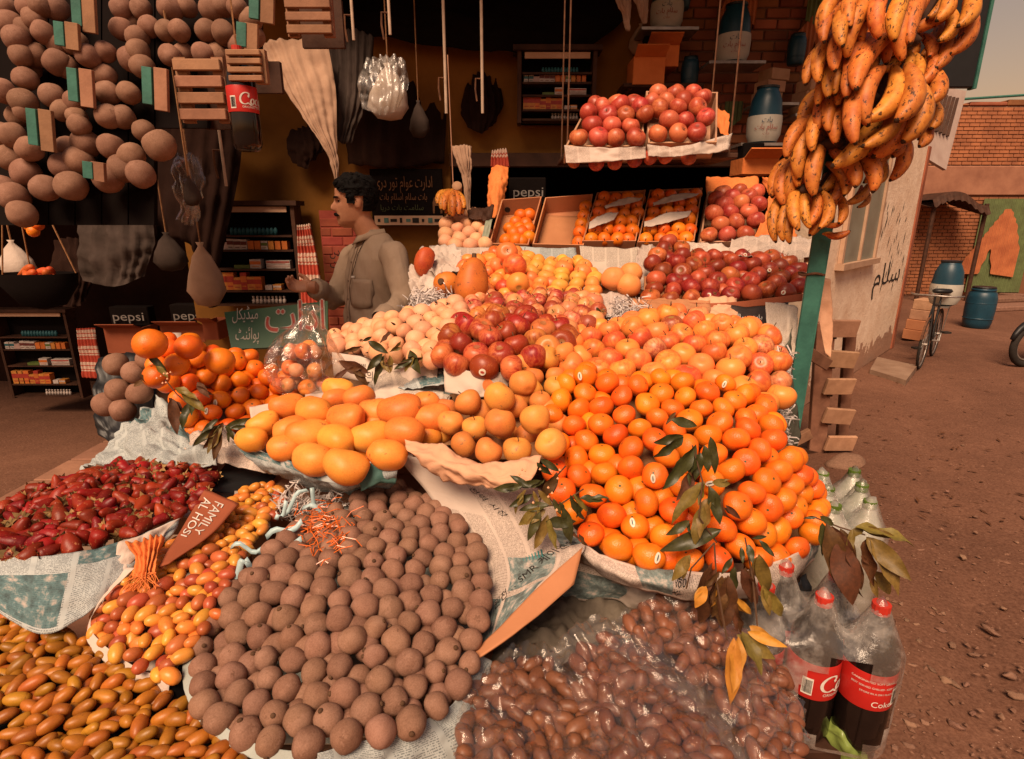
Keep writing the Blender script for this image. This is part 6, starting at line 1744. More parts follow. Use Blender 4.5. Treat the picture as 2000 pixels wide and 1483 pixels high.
date_bag('clear plastic bag of dried dates lying across the middle, twisted end up', [(1120, 1285), (1190, 1250), (1265, 1290), (1360, 1390), (1425, 1500), (1225, 1500), (1175, 1390)], [(1250, 1370, .93), (1120, 1280, 1.03), (1200, 1240, 1.05), (1400, 1480, .84), (1220, 1490, .82)], 92,
         [[(1060, 1275, 1.00), (1150, 1215, 1.05), (1240, 1230, 1.04)], [(1130, 1370, .90), (1240, 1350, .91), (1370, 1350, .94)], [(1180, 1500, .78), (1310, 1500, .79), (1470, 1500, .82)]])
date_bag('clear plastic bag of dried dates on the right under the yellow leaves', [(1215, 1225), (1260, 1185), (1340, 1165), (1440, 1230), (1530, 1320), (1560, 1400), (1570, 1500), (1490, 1500), (1425, 1385), (1320, 1280)], [(1380, 1290, 1.02), (1250, 1200, 1.10), (1420, 1230, 1.10), (1540, 1370, 1.02), (1520, 1490, .88), (1350, 1340, .98)], 93,
         [[(1170, 1225, 1.06), (1270, 1165, 1.11), (1380, 1165, 1.12), (1470, 1230, 1.10)], [(1280, 1300, .98), (1350, 1270, 1.0), (1430, 1270, 1.03), (1535, 1310, 1.05)], [(1440, 1500, .84), (1480, 1500, .85), (1530, 1480, .88), (1590, 1440, .95)]])
sheet('plastic_bag_end', 'milky folded end of a plastic bag across the date bags', [[(1175, 1250, 1.0), (1220, 1235, 1.02)], [(1290, 1330, .93), (1350, 1300, .95)], [(1400, 1450, .84), (1450, 1400, .88)]], 'film', 0.016, 16, 94, 14, 'bag', thick=0)

# ---- clear bag of fruit by the left mandarins
bagc = P(592, 690, 1.68)
bag = thing('fruit_bag', 'knotted clear plastic bag of reddish fruit standing by the left mandarins', 'bag', bagc - Vector((0, 0, .12)))
bbz = Vector(bag.location)
prof = [(0, -.005), (.06, 0), (.085, .03), (.095, .08), (.088, .13), (.066, .175), (.038, .205), (.022, .225), (.016, .235), (.026, .252), (.012, .265), (0, .262)]
me = MB().lathe(smooth_prof(prof, 4), 64).mesh('film', M['film'], False)
for q in me.vertices:
    a = math.atan2(q.co.y, q.co.x)
    k = 1 + .30 * noise.noise(Vector((math.cos(a) * 2.0, math.sin(a) * 2.0, q.co.z * 9))) + .07 * math.sin(a * 9 + q.co.z * 50) + .10 * noise.noise(Vector((math.cos(a) * 5, math.sin(a) * 5, q.co.z * 30)))
    q.co.x *= k * 1.12; q.co.y *= k * .9
    q.co.x += .25 * max(0, q.co.z - .12)
mesh_obj('film', me, bag)
rr = random.Random(71)
FR = [F['mix_apple'], F['pink_apple'], F['guava']]
for k in range(15):
    z = .03 + .05 * (k // 5); a = k * 1.26 + (k // 5) * .6; r0 = .052 - .010 * (k // 5)
    fruit('apple', FR[k % 3][k % 2], bbz + Vector((r0 * math.cos(a) * 1.05, r0 * math.sin(a) * .85, z + rr.uniform(-.008, .008))), rand_rot(rr), .68, 'small reddish fruit inside the knotted clear bag', 'apple', 'fruit in the clear bag')
M['carrot_pink'] = M['peach']

# ---- bananas on the post
def banana_mesh(L, W_, bend, seed):
    n, sg = 14, 9
    vs, uvs = [], []
    for i in range(n + 1):
        f = i / n
        a = (f - .5) * bend
        Rr = L / bend
        c = Vector(((math.cos(a) - math.cos(bend / 2)) * Rr, 0, -math.sin(a) * Rr))
        t = Vector((-math.sin(a), 0, -math.cos(a))); x = Vector((math.cos(a), 0, -math.sin(a)))
        prof_ = max(0, math.sin(math.pi * min(1, f * .96 + .03))) ** .55
        r_ = W_ / 2 * max(.26 if f < .5 else .15, prof_)
        for k in range(sg):
            b = 2 * math.pi * k / sg
            rr_ = r_ * (1 + .07 * math.cos(5 * b))
            vs.append(c + (x * math.cos(b) + Vector((0, 1, 0)) * math.sin(b)) * rr_)
            uvs.append((k / sg, f))
    fs = [(i * sg + k, i * sg + (k + 1) % sg, (i + 1) * sg + (k + 1) % sg, (i + 1) * sg + k) for i in range(n) for k in range(sg)]
    fs += [tuple(range(sg))[::-1], tuple(n * sg + k for k in range(sg))]
    me = MB().add(vs, fs).mesh('banana', M['banana'], True)
    uv = me.uv_layers.new(name='UVMap')
    for lp in me.loops:
        uv.data[lp.index].uv = uvs[lp.vertex_index]
    return me
BAN = [banana_mesh(1.0, w_, b, k) for k, (w_, b) in enumerate([(.27, 1.25), (.25, 1.5), (.29, 1.05)])]
def put_banana(a, b, side, wf, label, group, mi, cat='banana'):
    """a: stalk end, b: tip; bulges towards side"""
    z = (a - b); L = z.length; z.normalize()
    x = (side - z * side.dot(z)).normalized(); y = z.cross(x)
    o = mesh_obj('banana', BAN[mi])
    o.matrix_basis = Matrix.Translation((a + b) / 2) @ Matrix((x, y, z)).transposed().to_4x4() @ Matrix.Diagonal((L * wf, L * wf, L, 1))
    tag(o, label, cat, group)
    return o
zb_ = [(930, -10, 765, 205, 60, .10), (990, -40, 945, 225, 95, 0), (1110, -20, 1035, 235, 95, -.02), (1205, -10, 1125, 255, 90, .02), (1330, -60, 1270, 120, 85, .06), (1440, -60, 1395, 152, 90, .08), (885, 235, 785, 520, 85, .02), (1000, 240, 815, 520, 85, 0), (1090, 300, 1060, 425, 80, .05), (1225, 310, 1160, 495, 70, .06), (1315, 190, 1265, 395, 75, .09), (1330, 60, 1280, 240, 75, .08), (730, 470, 620, 672, 75, .10), (745, 600, 695, 832, 85, .03), (860, 530, 808, 835, 100, -.04), (965, 425, 880, 735, 105, -.03), (1090, 405, 1035, 700, 120, -.04), (1165, 520, 1075, 820, 115, -.02), (1000, 620, 838, 850, 75, 0), (1225, 410, 1232, 595, 95, .05), (1225, 590, 1240, 745, 75, .07), (1205, 710, 1170, 848, 65, .06), (600, 740, 480, 1045, 95, .07), (620, 860, 568, 1135, 95, .03), (670, 900, 800, 1085, 95, .02), (800, 890, 900, 1115, 85, .01), (690, 820, 745, 940, 95, .05), (900, 830, 905, 945, 75, .06), (980, 850, 965, 930, 60, .07), (1045, 700, 1015, 910, 75, .05), (455, 960, 395, 1195, 75, .09), (480, 1110, 478, 1335, 58, .04), (530, 1125, 545, 1325, 55, .02), (610, 1130, 590, 1325, 62, .02), (700, 1140, 705, 1295, 52, .05), (630, 1300, 735, 1280, 55, .04), (935, 920, 940, 1058, 55, .09), (860, 1080, 745, 1178, 50, .08), (1140, 330, 1115, 485, 65, .07), (1060, 90, 990, 300, 80, .10), (1180, 210, 1230, 330, 70, .10), (800, 640, 850, 880, 80, .10), (950, 560, 1000, 800, 80, .10), (700, 700, 760, 900, 70, .12), (560, 1000, 610, 1200, 70, .10), (870, 120, 830, 330, 70, .12), (800, 50, 735, 270, 80, .02), (765, 180, 690, 410, 80, .02), (730, 330, 650, 565, 80, .03), (830, -40, 780, 160, 80, .03), (765, 520, 655, 770, 80, .04), (860, 330, 755, 565, 85, 0), (650, 640, 560, 880, 80, .05), (690, 1000, 640, 1180, 75, .05)]
BAND = 1.62
rr = random.Random(81)
for k, (a0, b0, a1, b1, w_, dd) in enumerate(zb_):
    ua, va, ub, vb = 1400 + a0 / 2.967, b0 / 2.967, 1400 + a1 / 2.967, b1 / 2.967
    d = BAND - .24 * max(0, (440 - (va + vb) / 2)) / 440 + dd * 1.1
    A_, B_ = P(ua, va, d + .03), P(ub, vb, d + rr.uniform(-.02, .02))
    A_ = A_ + (A_ - B_) * .16; B_ = B_ - (A_ - B_) * .05
    L = (A_ - B_).length
    wreal = (w_ / 2.967) * d / FPX
    mi = rr.randrange(3)
    wf = wreal / (L * (.27, .25, .29)[mi])
    wf = min(1.15, max(.85, wf * 1.08))
    sx_ = 1 if (ua + ub) / 2 > 1817 - .54 * (va + vb) / 2 else -1
    side = toward_cam(A_) * rr.uniform(.1, .5) + Vector((sx_ * rr.uniform(.7, 1.1), 0, -.15))
    put_banana(A_, B_, side, wf, 'spotted ripe banana in the great bunch hung on the green post', 'bananas of the great bunch', mi)
    for q_ in range(2 if k % 2 else 1):
        dd_ = Vector((rr.uniform(-.05, .05), .04 + .03 * q_, rr.uniform(-.05, .04)))
        put_banana(A_ + dd_ * .6, B_ + dd_ + Vector((rr.uniform(-.05, .03), 0, rr.uniform(-.02, .03))), side, wf, 'spotted ripe banana in the great bunch hung on the green post', 'bananas of the great bunch', (mi + 1) % 3)
stk = thing('banana_stalk', 'dark cut stalk running through the great banana bunch', 'stalk', P(1640, 330, 1.72))
MB().tube([P(*t) - Vector(stk.location) for t in [(1850, -60, 1.52), (1780, 60, 1.54), (1720, 170, 1.60), (1670, 270, 1.66), (1610, 370, 1.70), (1590, 420, 1.72)]], [.026, .025, .024, .022, .018, .012], 10).build('stem', M['pit'], stk)
for (u, v) in [(1770, 80), (1690, 190), (1660, 180), (1625, 280), (1650, 290), (1580, 370)]:
    p = P(u, v, 1.46 + .24 * v / 440) - Vector(stk.location)
    b_ = MB().lathe([(0, -.02), (.03, -.012), (.036, 0), (.02, .015), (0, .02)], 10, Matrix.Translation(p)).build('crown', M['pit'], stk, True)
# ---- green post
pp0, pp1 = Vector((.955, 1.84, 0)), Vector((.985, 1.815, 3.52))
post = thing('green_post', 'chipped green angle iron post holding up the bananas', 'post', pp0)
MB().bar((0, 0, 0), pp1 - pp0, .052, .010, up=(0, 1, 0), bev=.001).build('flange', M['green_paint'], post)
MB().bar(Vector((.030, .024, 0)), pp1 - pp0 + Vector((.030, .024, 0)), .008, .050, up=(0, 1, 0), bev=.001).build('web', M['green_paint'], post)
k = P(1603, 537, 1.78); k = Vector((pp0.x + .01, pp0.y - .003, k.z)) - pp0
MB().tube([k + Vector((.040 * math.cos(a), .020 * math.sin(a), .003 * math.sin(3 * a))) for a in [i * math.pi / 8 for i in range(17)]], .004, 6).build('wire_tie', M['rust'], post)
sheet('torn_paper', 'torn peach paper strip hanging behind the green post', [[(1600, 540, 1.95), (1622, 545, 1.95)], [(1600, 620, 1.95), (1628, 625, 1.95)], [(1612, 690, 1.96), (1622, 700, 1.96)]], 'paper_peach', .008, 14, 95, 12, 'paper')

# ---- upright pallet
pal = thing('wooden_pallet', 'broken wooden pallet standing on end beside the green post', 'pallet', PZ(1600, 905))
pb_ = Vector(pal.location); PD = 4.55
def pbar(nm, a, b, w_, h_, mat='wood', up=(0, 1, 0)):
    MB().bar(P(*a) - pb_, P(*b) - pb_, w_, h_, up=up, bev=.004).build(nm, M[mat], pal)
pbar('post', (1612, 628, PD), (1592, 915, PD + .55), .15, .05)
pbar('post', (1660, 650, PD + .12), (1640, 900, PD + .65), .09, .05)
for i, (u, v) in enumerate([(1648, 644), (1645, 702), (1640, 757), (1638, 813), (1642, 868)]):
    d = PD - .04 + .1 * i
    pbar('slat', (u - 28, v - 2, d), (u + 27, v + (i % 2) * 4 - 2, d + .03), .145, .03, 'pale_wood', (0, 1, .2))
    pbar('block', (u - 24, v, d + .06), (u - 14, v, d + .06), .15, .05, 'dark_wood')
pbar('brace', (1540, 665, 4.2), (1616, 712, 4.5), .09, .05)
pbar('brace', (1545, 865, 4.9), (1610, 832, 5.0), .09, .05)
pbar('rail', (1530, 880, 5.0), (1600, 895, 5.05), .12, .06, 'dark_wood')
stn = thing('slab_stone', 'pale rough stone slab lying by the foot of the pallet', 'stone', PZ(1655, 905))
me = round_fruit('slab', M['stone'], 1.0, 1.0, wob=.12, n=1)[0]
so = mesh_obj('slab', me, stn, scale=(.42, .24, .14), rot=(0, 0, .5))

# ---- the lane
sl = thing('flagstone', 'flat pale flagstone lying against the white house wall', 'flagstone', PZ(1745, 728))
q = [PZ(1712, 705), PZ(1790, 722), PZ(1768, 752), PZ(1698, 730)]; B = Vector(sl.location)
MB().add([p - B + Vector((0, 0, -.02)) for p in q] + [p - B + Vector((0, 0, .06)) for p in q], [(3, 2, 1, 0), (4, 5, 6, 7), (0, 1, 5, 4), (1, 2, 6, 5), (2, 3, 7, 6), (3, 0, 4, 7)]).build('slab', M['concrete'], sl)
for k, (u, v, w_, lab) in enumerate([(1952, 588, 1.3, 'thin stone step nearest the corrugated gate'), (1975, 604, 1.5, 'thin stone step at the right edge of the lane'), (1990, 580, 1.0, 'small slab by the plaster pillar')]):
    p = PZ(u, v); o = MB().box((0, 0, .05), (w_, .5, .1), bev=.015).build('stone_step', M['stone'], None, False, p); o.rotation_euler = (0, 0, .2); tag(o, lab, 'step')
# cartons stacked by the wall
p0 = PZ(1790, 662)
for i in range(4):
    o = MB().box((0, 0, .085), (.36, .30, .165), bev=.006).build('carton', M['pale_wood'] if i > 1 else M['card'], None, False, p0 + Vector((.02 * (i % 2) + (.05 if i > 1 else 0), 0, .171 * i)))
    o.rotation_euler = (0, 0, .5 + .03 * i)
    tag(o, ['brown carton at the foot of the stack behind the bicycle', 'brown carton second from the ground behind the bicycle', 'pale carton third in the stack behind the bicycle', 'pale carton on top of the stack behind the bicycle'][i], 'carton', 'cartons stacked behind the bicycle')
# blue barrels and cans
M['blue'] = plain('blue_barrel_plastic', (0.009, 0.050, 0.080), (0.005, 0.030, 0.050), 4, .4, .4, .1)
M['pale_label'] = plain('pale_can_label', (0.46, 0.44, 0.38), (0.36, 0.33, 0.28), 8, .5)
BRP = [(0, 0), (.19, 0), (.215, .02), (.235, .12), (.25, .36), (.245, .60), (.22, .70), (.19, .735), (.20, .74), (.20, .775), (.185, .78), (0, .78)]
def barrel(name, label, loc, h=.78, rz=0.0, cat='barrel', group=None):
    o = thing(name, label, cat, loc, rz, group)
    s = h / .78
    b = MB().lathe([(a * s, z * s) for a, z in BRP], 26).build('body', M['blue'], o, True)
    MB().lathe([(0, .781 * s), (.19 * s, .781 * s), (.195 * s, .80 * s), (.185 * s, .815 * s), (0, .815 * s)], 26).build('lid', M['black_plastic'], o)
    for z in (.2, .5):
        MB().lathe([(.243 * s, (z - .012) * s), (.254 * s, z * s), (.243 * s, (z + .012) * s)], 26).build('ring', M['blue'], o, True)
    return o
def water_can(label, loc, h, rz=0.0, group='blue cans with pale label'):
    """tapered blue can with a pale printed band round its lower half"""
    o = thing('water_can', label, 'can', loc, rz, group)
    s = h
    pr = [(0, 0), (.20, 0), (.26, .03), (.31, .16), (.32, .40), (.31, .52), (.30, .60), (.28, .78), (.22, .93), (.20, .96), (.20, 1.0), (0, 1.0)]
    MB().lathe([(a * s, z * s) for a, z in pr], 26).build('body', M['blue'], o, True)
    MB().lathe([(0, 1.001 * s), (.21 * s, 1.001 * s), (.21 * s, 1.04 * s), (0, 1.04 * s)], 22).build('lid', M['black_plastic'], o)
    lb = MB().lathe([(.262 * s, .03 * s), (.318 * s, .16 * s), (.328 * s, .40 * s), (.320 * s, .50 * s)], 26).build('label', M['pale_label'], o, True)
    ink = [plain('can_blue_ink', (0.03, 0.07, 0.12), None, 60, .6, bump=0), plain('can_red_ink', (0.30, 0.05, 0.04), None, 60, .6, bump=0)] if 'can_blue_ink' not in bpy.data.materials else [bpy.data.materials['can_blue_ink'], bpy.data.materials['can_red_ink']]
    for body, sz, z, m in ((urdu('بات'), .13, .36, ink[0]), (urdu('سلام بات'), .12, .24, ink[1]), (urdu('دات'), .07, .14, ink[1])):
        vs, fs = text_mesh(body); w_ = max(x for x, y in vs); out = []
        for x, y in vs:
            zz_ = (z + y * sz) * s; rad = (.345) * s
            a = (x - w_ / 2) * sz * s / rad
            out.append((rad * math.sin(a), -rad * math.cos(a), zz_))
        MB().add(out, fs).build('lettering', m, lb)
    return o
barrel('barrel', 'blue plastic barrel with a scuffed patch standing in the lane', PZ(1905, 640), .74)
# ---- bicycle
f0, r0 = PZ(1795, 718), PZ(1852, 688)
fw = Vector((-.69, -.724, 0)).normalized(); r0 = f0 - fw * 1.05
sdv = Vector((fw.y, -fw.x, 0))
bk = thing('bicycle', 'old black bicycle standing in the lane with a blue can on its carrier', 'bicycle', (f0 + r0) / 2)
kb = Vector(bk.location)
WR = .33
def wheel(c):
    o = MB().tube([c - kb + (fw * math.cos(a) + Vector((0, 0, 1)) * math.sin(a)) * WR for a in [2 * math.pi * i / 32 for i in range(33)]], .018, 7, cap=False).build('wheel', M['rubber'], bk, True)
    MB().tube([c - kb + (fw * math.cos(a) + Vector((0, 0, 1)) * math.sin(a)) * (WR - .024) for a in [2 * math.pi * i / 32 for i in range(33)]], .009, 6, cap=False).build('rim', M['steel'], o, True)
    for i in range(16):
        a = 2 * math.pi * i / 16
        MB().tube([c - kb, c - kb + (fw * math.cos(a) + Vector((0, 0, 1)) * math.sin(a)) * (WR - .03)], .0022, 4).build('spoke', M['steel'], o)
    MB().tube([c - kb - sdv * .04, c - kb + sdv * .04], .022, 8).build('hub', M['steel'], o)
    MB().tube([c - kb + (fw * math.cos(a) + Vector((0, 0, 1)) * math.sin(a)) * (WR + .035) for a in [math.pi * (.1 + .8 * i / 12) for i in range(13)]], .014, 5).build('mudguard', M['rust'], o)
fc, rc = f0 + Vector((0, 0, WR)), r0 + Vector((0, 0, WR))
wheel(fc); wheel(rc)
up = Vector((0, 0, 1))
hd = fc - fw * .16 + up * .52; ss = rc + fw * .30 + up * .52; bbk = rc + fw * .42 - up * .04
for nm, a, b, r_ in (('frame_tube', hd, bbk, .016), ('frame_tube', hd + up * .02, ss - up * .06, .016), ('frame_tube', bbk, ss, .016), ('frame_tube', rc, ss - up * .05, .010), ('frame_tube', rc, bbk, .010), ('fork', fc - sdv * .05, hd, .011), ('fork', fc + sdv * .05, hd, .011), ('stem', hd, hd + up * .12, .014), ('seat_post', ss, ss + up * .10, .012)):
    MB().tube([a - kb, b - kb], r_, 7).build(nm, M['black_plastic'], bk)
hb_ = hd + up * .13
MB().tube([hb_ - kb + sdv * .30 - fw * .14, hb_ - kb + sdv * .22, hb_ - kb, hb_ - kb - sdv * .22, hb_ - kb - sdv * .30 - fw * .14], .013, 7).build('handlebar', M['steel'], bk, True)
MB().lathe([(0, -.02), (.10, -.015), (.12, .01), (.10, .04), (0, .05)], 14, Matrix.Translation(ss + up * .13 - kb) @ Matrix.Diagonal((1.2, .7, 1, 1))).build('saddle', M['black_plastic'], bk, True)
MB().tube([bbk - kb - sdv * .09, bbk - kb + sdv * .09], .014, 7).build('crank_axle', M['steel'], bk)
for s in (-1, 1):
    e = bbk - kb + sdv * .09 * s + (fw * .10 - up * .12) * s
    MB().tube([bbk - kb + sdv * .09 * s, e], .010, 6).build('crank', M['steel'], bk)
    MB().box(e + sdv * .05 * s, (.10, .09, .025)).build('pedal', M['rubber'], bk)
MB().tube([bbk - kb + sdv * .05 + (fw * math.cos(a) + up * math.sin(a)) * .09 for a in [2 * math.pi * i / 20 for i in range(21)]], .006, 5).build('chain_ring', M['steel'], bk)
car = rc + up * .42
MB().box(car - kb, (.2, .42, .02), Matrix.Rotation(math.atan2(fw.y, fw.x) - R(90), 3, 'Z')).build('carrier', M['steel'], bk)
for s in (-1, 1):
    MB().tube([car - kb + sdv * .09 * s, rc - kb + sdv * .06 * s], .007, 5).build('carrier_stay', M['steel'], bk)
water_can('blue can with a round pale label riding on the bicycle in the lane', car + up * .012 - fw * .02, .62, math.atan2(fw.y, fw.x) + R(90) - .55)
# ---- parked motorbike at the frame edge
mo = thing('motorbike', 'dark motorbike cut off by the right edge of the lane', 'motorbike', PZ(2010, 720))
mk = Vector(mo.location)
for dx in (0.0, 1.2):
    c = Vector((.0 + dx, .1, .30))
    w_ = MB().tube([c + Vector((math.cos(a), .25 * math.cos(a), math.sin(a))) * .26 for a in [2 * math.pi * i / 28 for i in range(29)]], .045, 8, cap=False).build('wheel', M['rubber'], mo, True)
    MB().tube([c + Vector((math.cos(a), .25 * math.cos(a), math.sin(a))) * .2 for a in [2 * math.pi * i / 28 for i in range(29)]], .014, 6, cap=False).build('rim', M['steel'], w_, True)
    MB().tube([c + Vector((math.cos(a), .25 * math.cos(a), math.sin(a))) * .33 for a in [math.pi * (.1 + .8 * i / 10) for i in range(11)]], [.03 + .02 * math.sin(i / 10 * 3.14) for i in range(11)], 7).build('mudguard', M['black_plastic'], mo, True)
MB().box((.6, .22, .42), (.45, .24, .3), bev=.05).build('engine', M['steel'], mo)
MB().box((.85, .28, .78), (.7, .26, .12), bev=.05).build('seat', M['black_plastic'], mo)
MB().box((.35, .18, .80), (.42, .26, .22), bev=.08).build('fuel_tank', M['black_plastic'], mo)
MB().tube([(0, .1, .3), (.08, .12, .75), (.14, .14, 1.0)], .025, 7).build('fork', M['steel'], mo)
MB().tube([(.12, -.2, 1.0), (.14, .14, 1.04), (.2, .48, 1.0)], .015, 7).build('handlebar', M['black_plastic'], mo)
MB().lathe([(0, -.04), (.07, 0), (.08, .06), (0, .08)], 14, Matrix.Translation((.02, .1, .92)) @ Matrix.Rotation(R(-90), 4, 'Y')).build('headlight', M['steel'], mo, True)
# ---- stones and litter on the lane
r_ = random.Random(12)
SM = round_fruit('stone', M['stone'], 1.0, .6, wob=.5, n=4, seg=9, rings=6)
k = 0
spots = [(1838, 1232), (1860, 1262), (1790, 1220), (1905, 1280), (1925, 1300), (1960, 1190), (1850, 960), (1800, 1075), (1830, 1100), (1880, 1090), (1760, 1180), (1938, 1235), (1970, 1320), (1795, 1255), (1780, 1300), (1820, 1310), (1845, 1330), (1900, 1395), (1985, 1360), (1870, 1420), (1955, 1400), (1780, 1400), (1750, 1110), (1745, 1060), (1905, 1040), (1985, 1060), (1880, 870), (1760, 850), (1720, 880), (1830, 780), (1900, 740)]
for (u, v) in spots + [(r_.uniform(1730, 2010), 760 + 740 * r_.random() ** .6) for _ in range(22)]:
    p = PZ(u, v, .0); s = r_.uniform(.012, .036) * (1.1 if k < 20 else .7)
    o = mesh_obj('stone', SM[k % 4], None, None, p + Vector((0, 0, s * .12)), (r_.uniform(-.2, .2), r_.uniform(-.2, .2), r_.uniform(0, 6)), (s * r_.uniform(1, 2.0), s, s))
    tag(o, 'small pale stone lying loose on the dirt lane', 'stone', 'stones on the lane'); k += 1
b = MB()
for i in range(420):
    u, v = r_.uniform(1560, 2040), 690 + 820 * r_.random() ** .75
    p = PZ(u, v); s = r_.uniform(.003, .009) * (1 + .5 * r_.random())
    c = p + Vector((0, 0, .004)); a = r_.uniform(0, 6.28)
    e1, e2 = Vector((math.cos(a), math.sin(a), 0)) * s * r_.uniform(1, 2), Vector((-math.sin(a), math.cos(a), 0)) * s
    b.add([c + e1, c + e2, c - e1, c - e2, c + Vector((0, 0, s * .9))], [(0, 1, 4), (1, 2, 4), (2, 3, 4), (3, 0, 4)])
o = b.build('gravel', plain('dirt_clods', (.20, .105, .07), (.11, .055, .036), 20, .95, .1, .4)); kind(o, 'stuff'); tag(o, 'scattered grit and gravel on the dirt lane', 'gravel')
b = MB()
for i in range(150):
    u, v = r_.uniform(1650, 2000), 730 + 300 * r_.random()
    p = PZ(u, v) + Vector((0, 0, .008)); a = r_.uniform(0, 6.28); s = r_.uniform(.01, .04)
    e1, e2 = Vector((math.cos(a), math.sin(a), r_.uniform(0, .3))) * s, Vector((-math.sin(a), math.cos(a), 0)) * s * .3
    b.add([p + e1, p + e2, p - e1, p - e2], [(0, 1, 2, 3)])
o = b.build('litter', M['leaf_dry']); kind(o, 'stuff'); tag(o, 'dry leaves and straw litter by the pallet and along the lane', 'litter')
# ================================================================ the fruit seller
M['skin'] = m_spot('skin', (0.56, 0.265, 0.150), (0.48, 0.21, 0.115), (0.38, 0.15, 0.08), 0.5, .74, 60, .35, .05, 0, 0, 20)
M['hair'] = plain('black_hair', (0.006, 0.0045, 0.004), None, 200, 0.7, 0.12, 0.6, 300)
def m_shirt():
    t = NT('khaki_cotton')
    v = t.coords(shift=False)
    col = t.ramp(t.noise(v, 5, 4, .6), [(.3, (0.29, 0.205, 0.142)), (.7, (0.36, 0.260, 0.185))])
    t.bump(t.math('ADD', t.math('MULTIPLY', t.noise(t.vmath('MULTIPLY', v, (1, 1, .35)), 26, 3, .5, .6), 1.0), t.math('MULTIPLY', t.noise(v, 700, 2), .06)), .35, .02)
    return t.base(col, .85, .15)
M['shirt'] = m_shirt()
FT = Vector((-0.70, 2.90, 0.43))
Fw = Vector((-.78, -.62, 0)).normalized(); Lf = Vector((0, 0, 1)).cross(Fw)
UP = Vector((0, 0, 1))
def Lc(f, l, z): return FT + Fw * f + Lf * l + UP * z
def loft(b, rings, seg=28, fw=Fw, lf=Lf, power=1.0):
    vs = []
    for c, w_, d_ in rings:
        for k in range(seg):
            a = 2 * math.pi * k / seg
            ca, sa = math.cos(a), math.sin(a)
            e = 2 / 2.4
            vs.append(c + fw * d_ * abs(ca) ** e * (1 if ca >= 0 else -1) + lf * w_ * abs(sa) ** e * (1 if sa >= 0 else -1))
    n = len(rings)
    fs = [(i * seg + k, i * seg + (k + 1) % seg, (i + 1) * seg + (k + 1) % seg, (i + 1) * seg + k) for i in range(n - 1) for k in range(seg)]
    fs += [tuple(range(seg))[::-1], tuple((n - 1) * seg + k for k in range(seg))]
    b.add(vs, fs)
def spline(pts, n=5):
    pts = [Vector(p) for p in pts]; out = []
    for i in range(len(pts) - 1):
        a = pts[i - 1] if i else pts[0] * 2 - pts[1]; d = pts[i + 2] if i + 2 < len(pts) else pts[-1] * 2 - pts[-2]
        for k in range(n):
            out.append(Patch.cat(a, pts[i], pts[i + 1], d, k / n))
    return out + [pts[-1]]
def rads(rs, n=5):
    out = []
    for a, b in zip(rs, rs[1:]):
        out += [a + (b - a) * k / n for k in range(n)]
    return out + [rs[-1]]
def ball(b, c, r_, sx=(1, 1, 1), Mx=None):
    pr = [(0 if i in (0, 10) else math.sin(math.pi * i / 10) * r_, -math.cos(math.pi * i / 10) * r_) for i in range(11)]
    Mm = Matrix.Translation(c) @ ((Mx.to_4x4() if Mx else Matrix.Identity(4)) @ Matrix.Diagonal((*sx, 1)))
    b.lathe(pr, 14, Mm)
def remesh(b, name, mat, voxel, parent=None, smooth_it=2, base=None):
    me = b.mesh(name, mat, True)
    o = bpy.data.objects.new(name, me)
    md = o.modifiers.new('r', 'REMESH'); md.mode = 'VOXEL'; md.voxel_size = voxel
    if smooth_it:
        s_ = o.modifiers.new('s', 'SMOOTH'); s_.iterations = smooth_it; s_.factor = .5
    m2 = evaluated_mesh(o)
    m2.materials.clear(); m2.materials.append(mat)
    m2.polygons.foreach_set('use_smooth', [True] * len(m2.polygons))
    if base is not None:
        m2.transform(Matrix.Translation(-base))
    return m2
# ---- head
HC = P(693, 396, 2.74)                          # middle of the head
Hf = Vector((-.965, -.26, -.02)).normalized(); Hl = UP.cross(Hf).normalized(); Hu = Hf.cross(Hl)
HH = .245
KT = [0, .06, .13, .22, .35, .5, .62, .75, .86, .94, 1.0]
KA = [.018, .038, .050, .057, .064, .070, .073, .072, .062, .042, .006]
KF = [.060, .080, .088, .089, .088, .085, .091, .088, .072, .045, .006]
KB = [.000, .012, .035, .060, .083, .098, .106, .104, .090, .060, .006]
def ip(tab, t): return float(np.interp(t, KT, tab))
def head_pt(phi, t, grow=0.0):
    a, f, b_ = ip(KA, t), ip(KF, t), ip(KB, t)
    x = math.sin(phi) * a
    y = math.cos(phi) * (f if math.cos(phi) > 0 else b_)
    g = lambda p0, t0, sp, st, h: h * math.exp(-((phi - p0) / sp) ** 2 - ((t - t0) / st) ** 2)
    if abs(phi) < 1.6:
        n_ = float(np.interp(t, [.30, .335, .37, .42, .48, .55, .60], [0, .020, .034, .030, .019, .007, 0]))
        y += n_ * math.exp(-(phi / .155) ** 2)
        y += g(0, .235, .40, .022, .006) + g(0, .185, .36, .022, .006) - g(0, .21, .4, .010, .004) + g(0, .06, .4, .05, .007)
        for s in (-1, 1):
            y += g(.42 * s, .515, .22, .035, -.012) + g(.42 * s, .585, .30, .028, .006) + g(.75 * s, .40, .3, .07, .004)
    v = Vector((x, y)); L = v.length
    if grow and L > 1e-6: v *= (L + grow) / L
    return HC + Hf * v.y + Hl * v.x + Hu * ((t - .48) * HH + (grow * (1 if t > .8 else 0)))
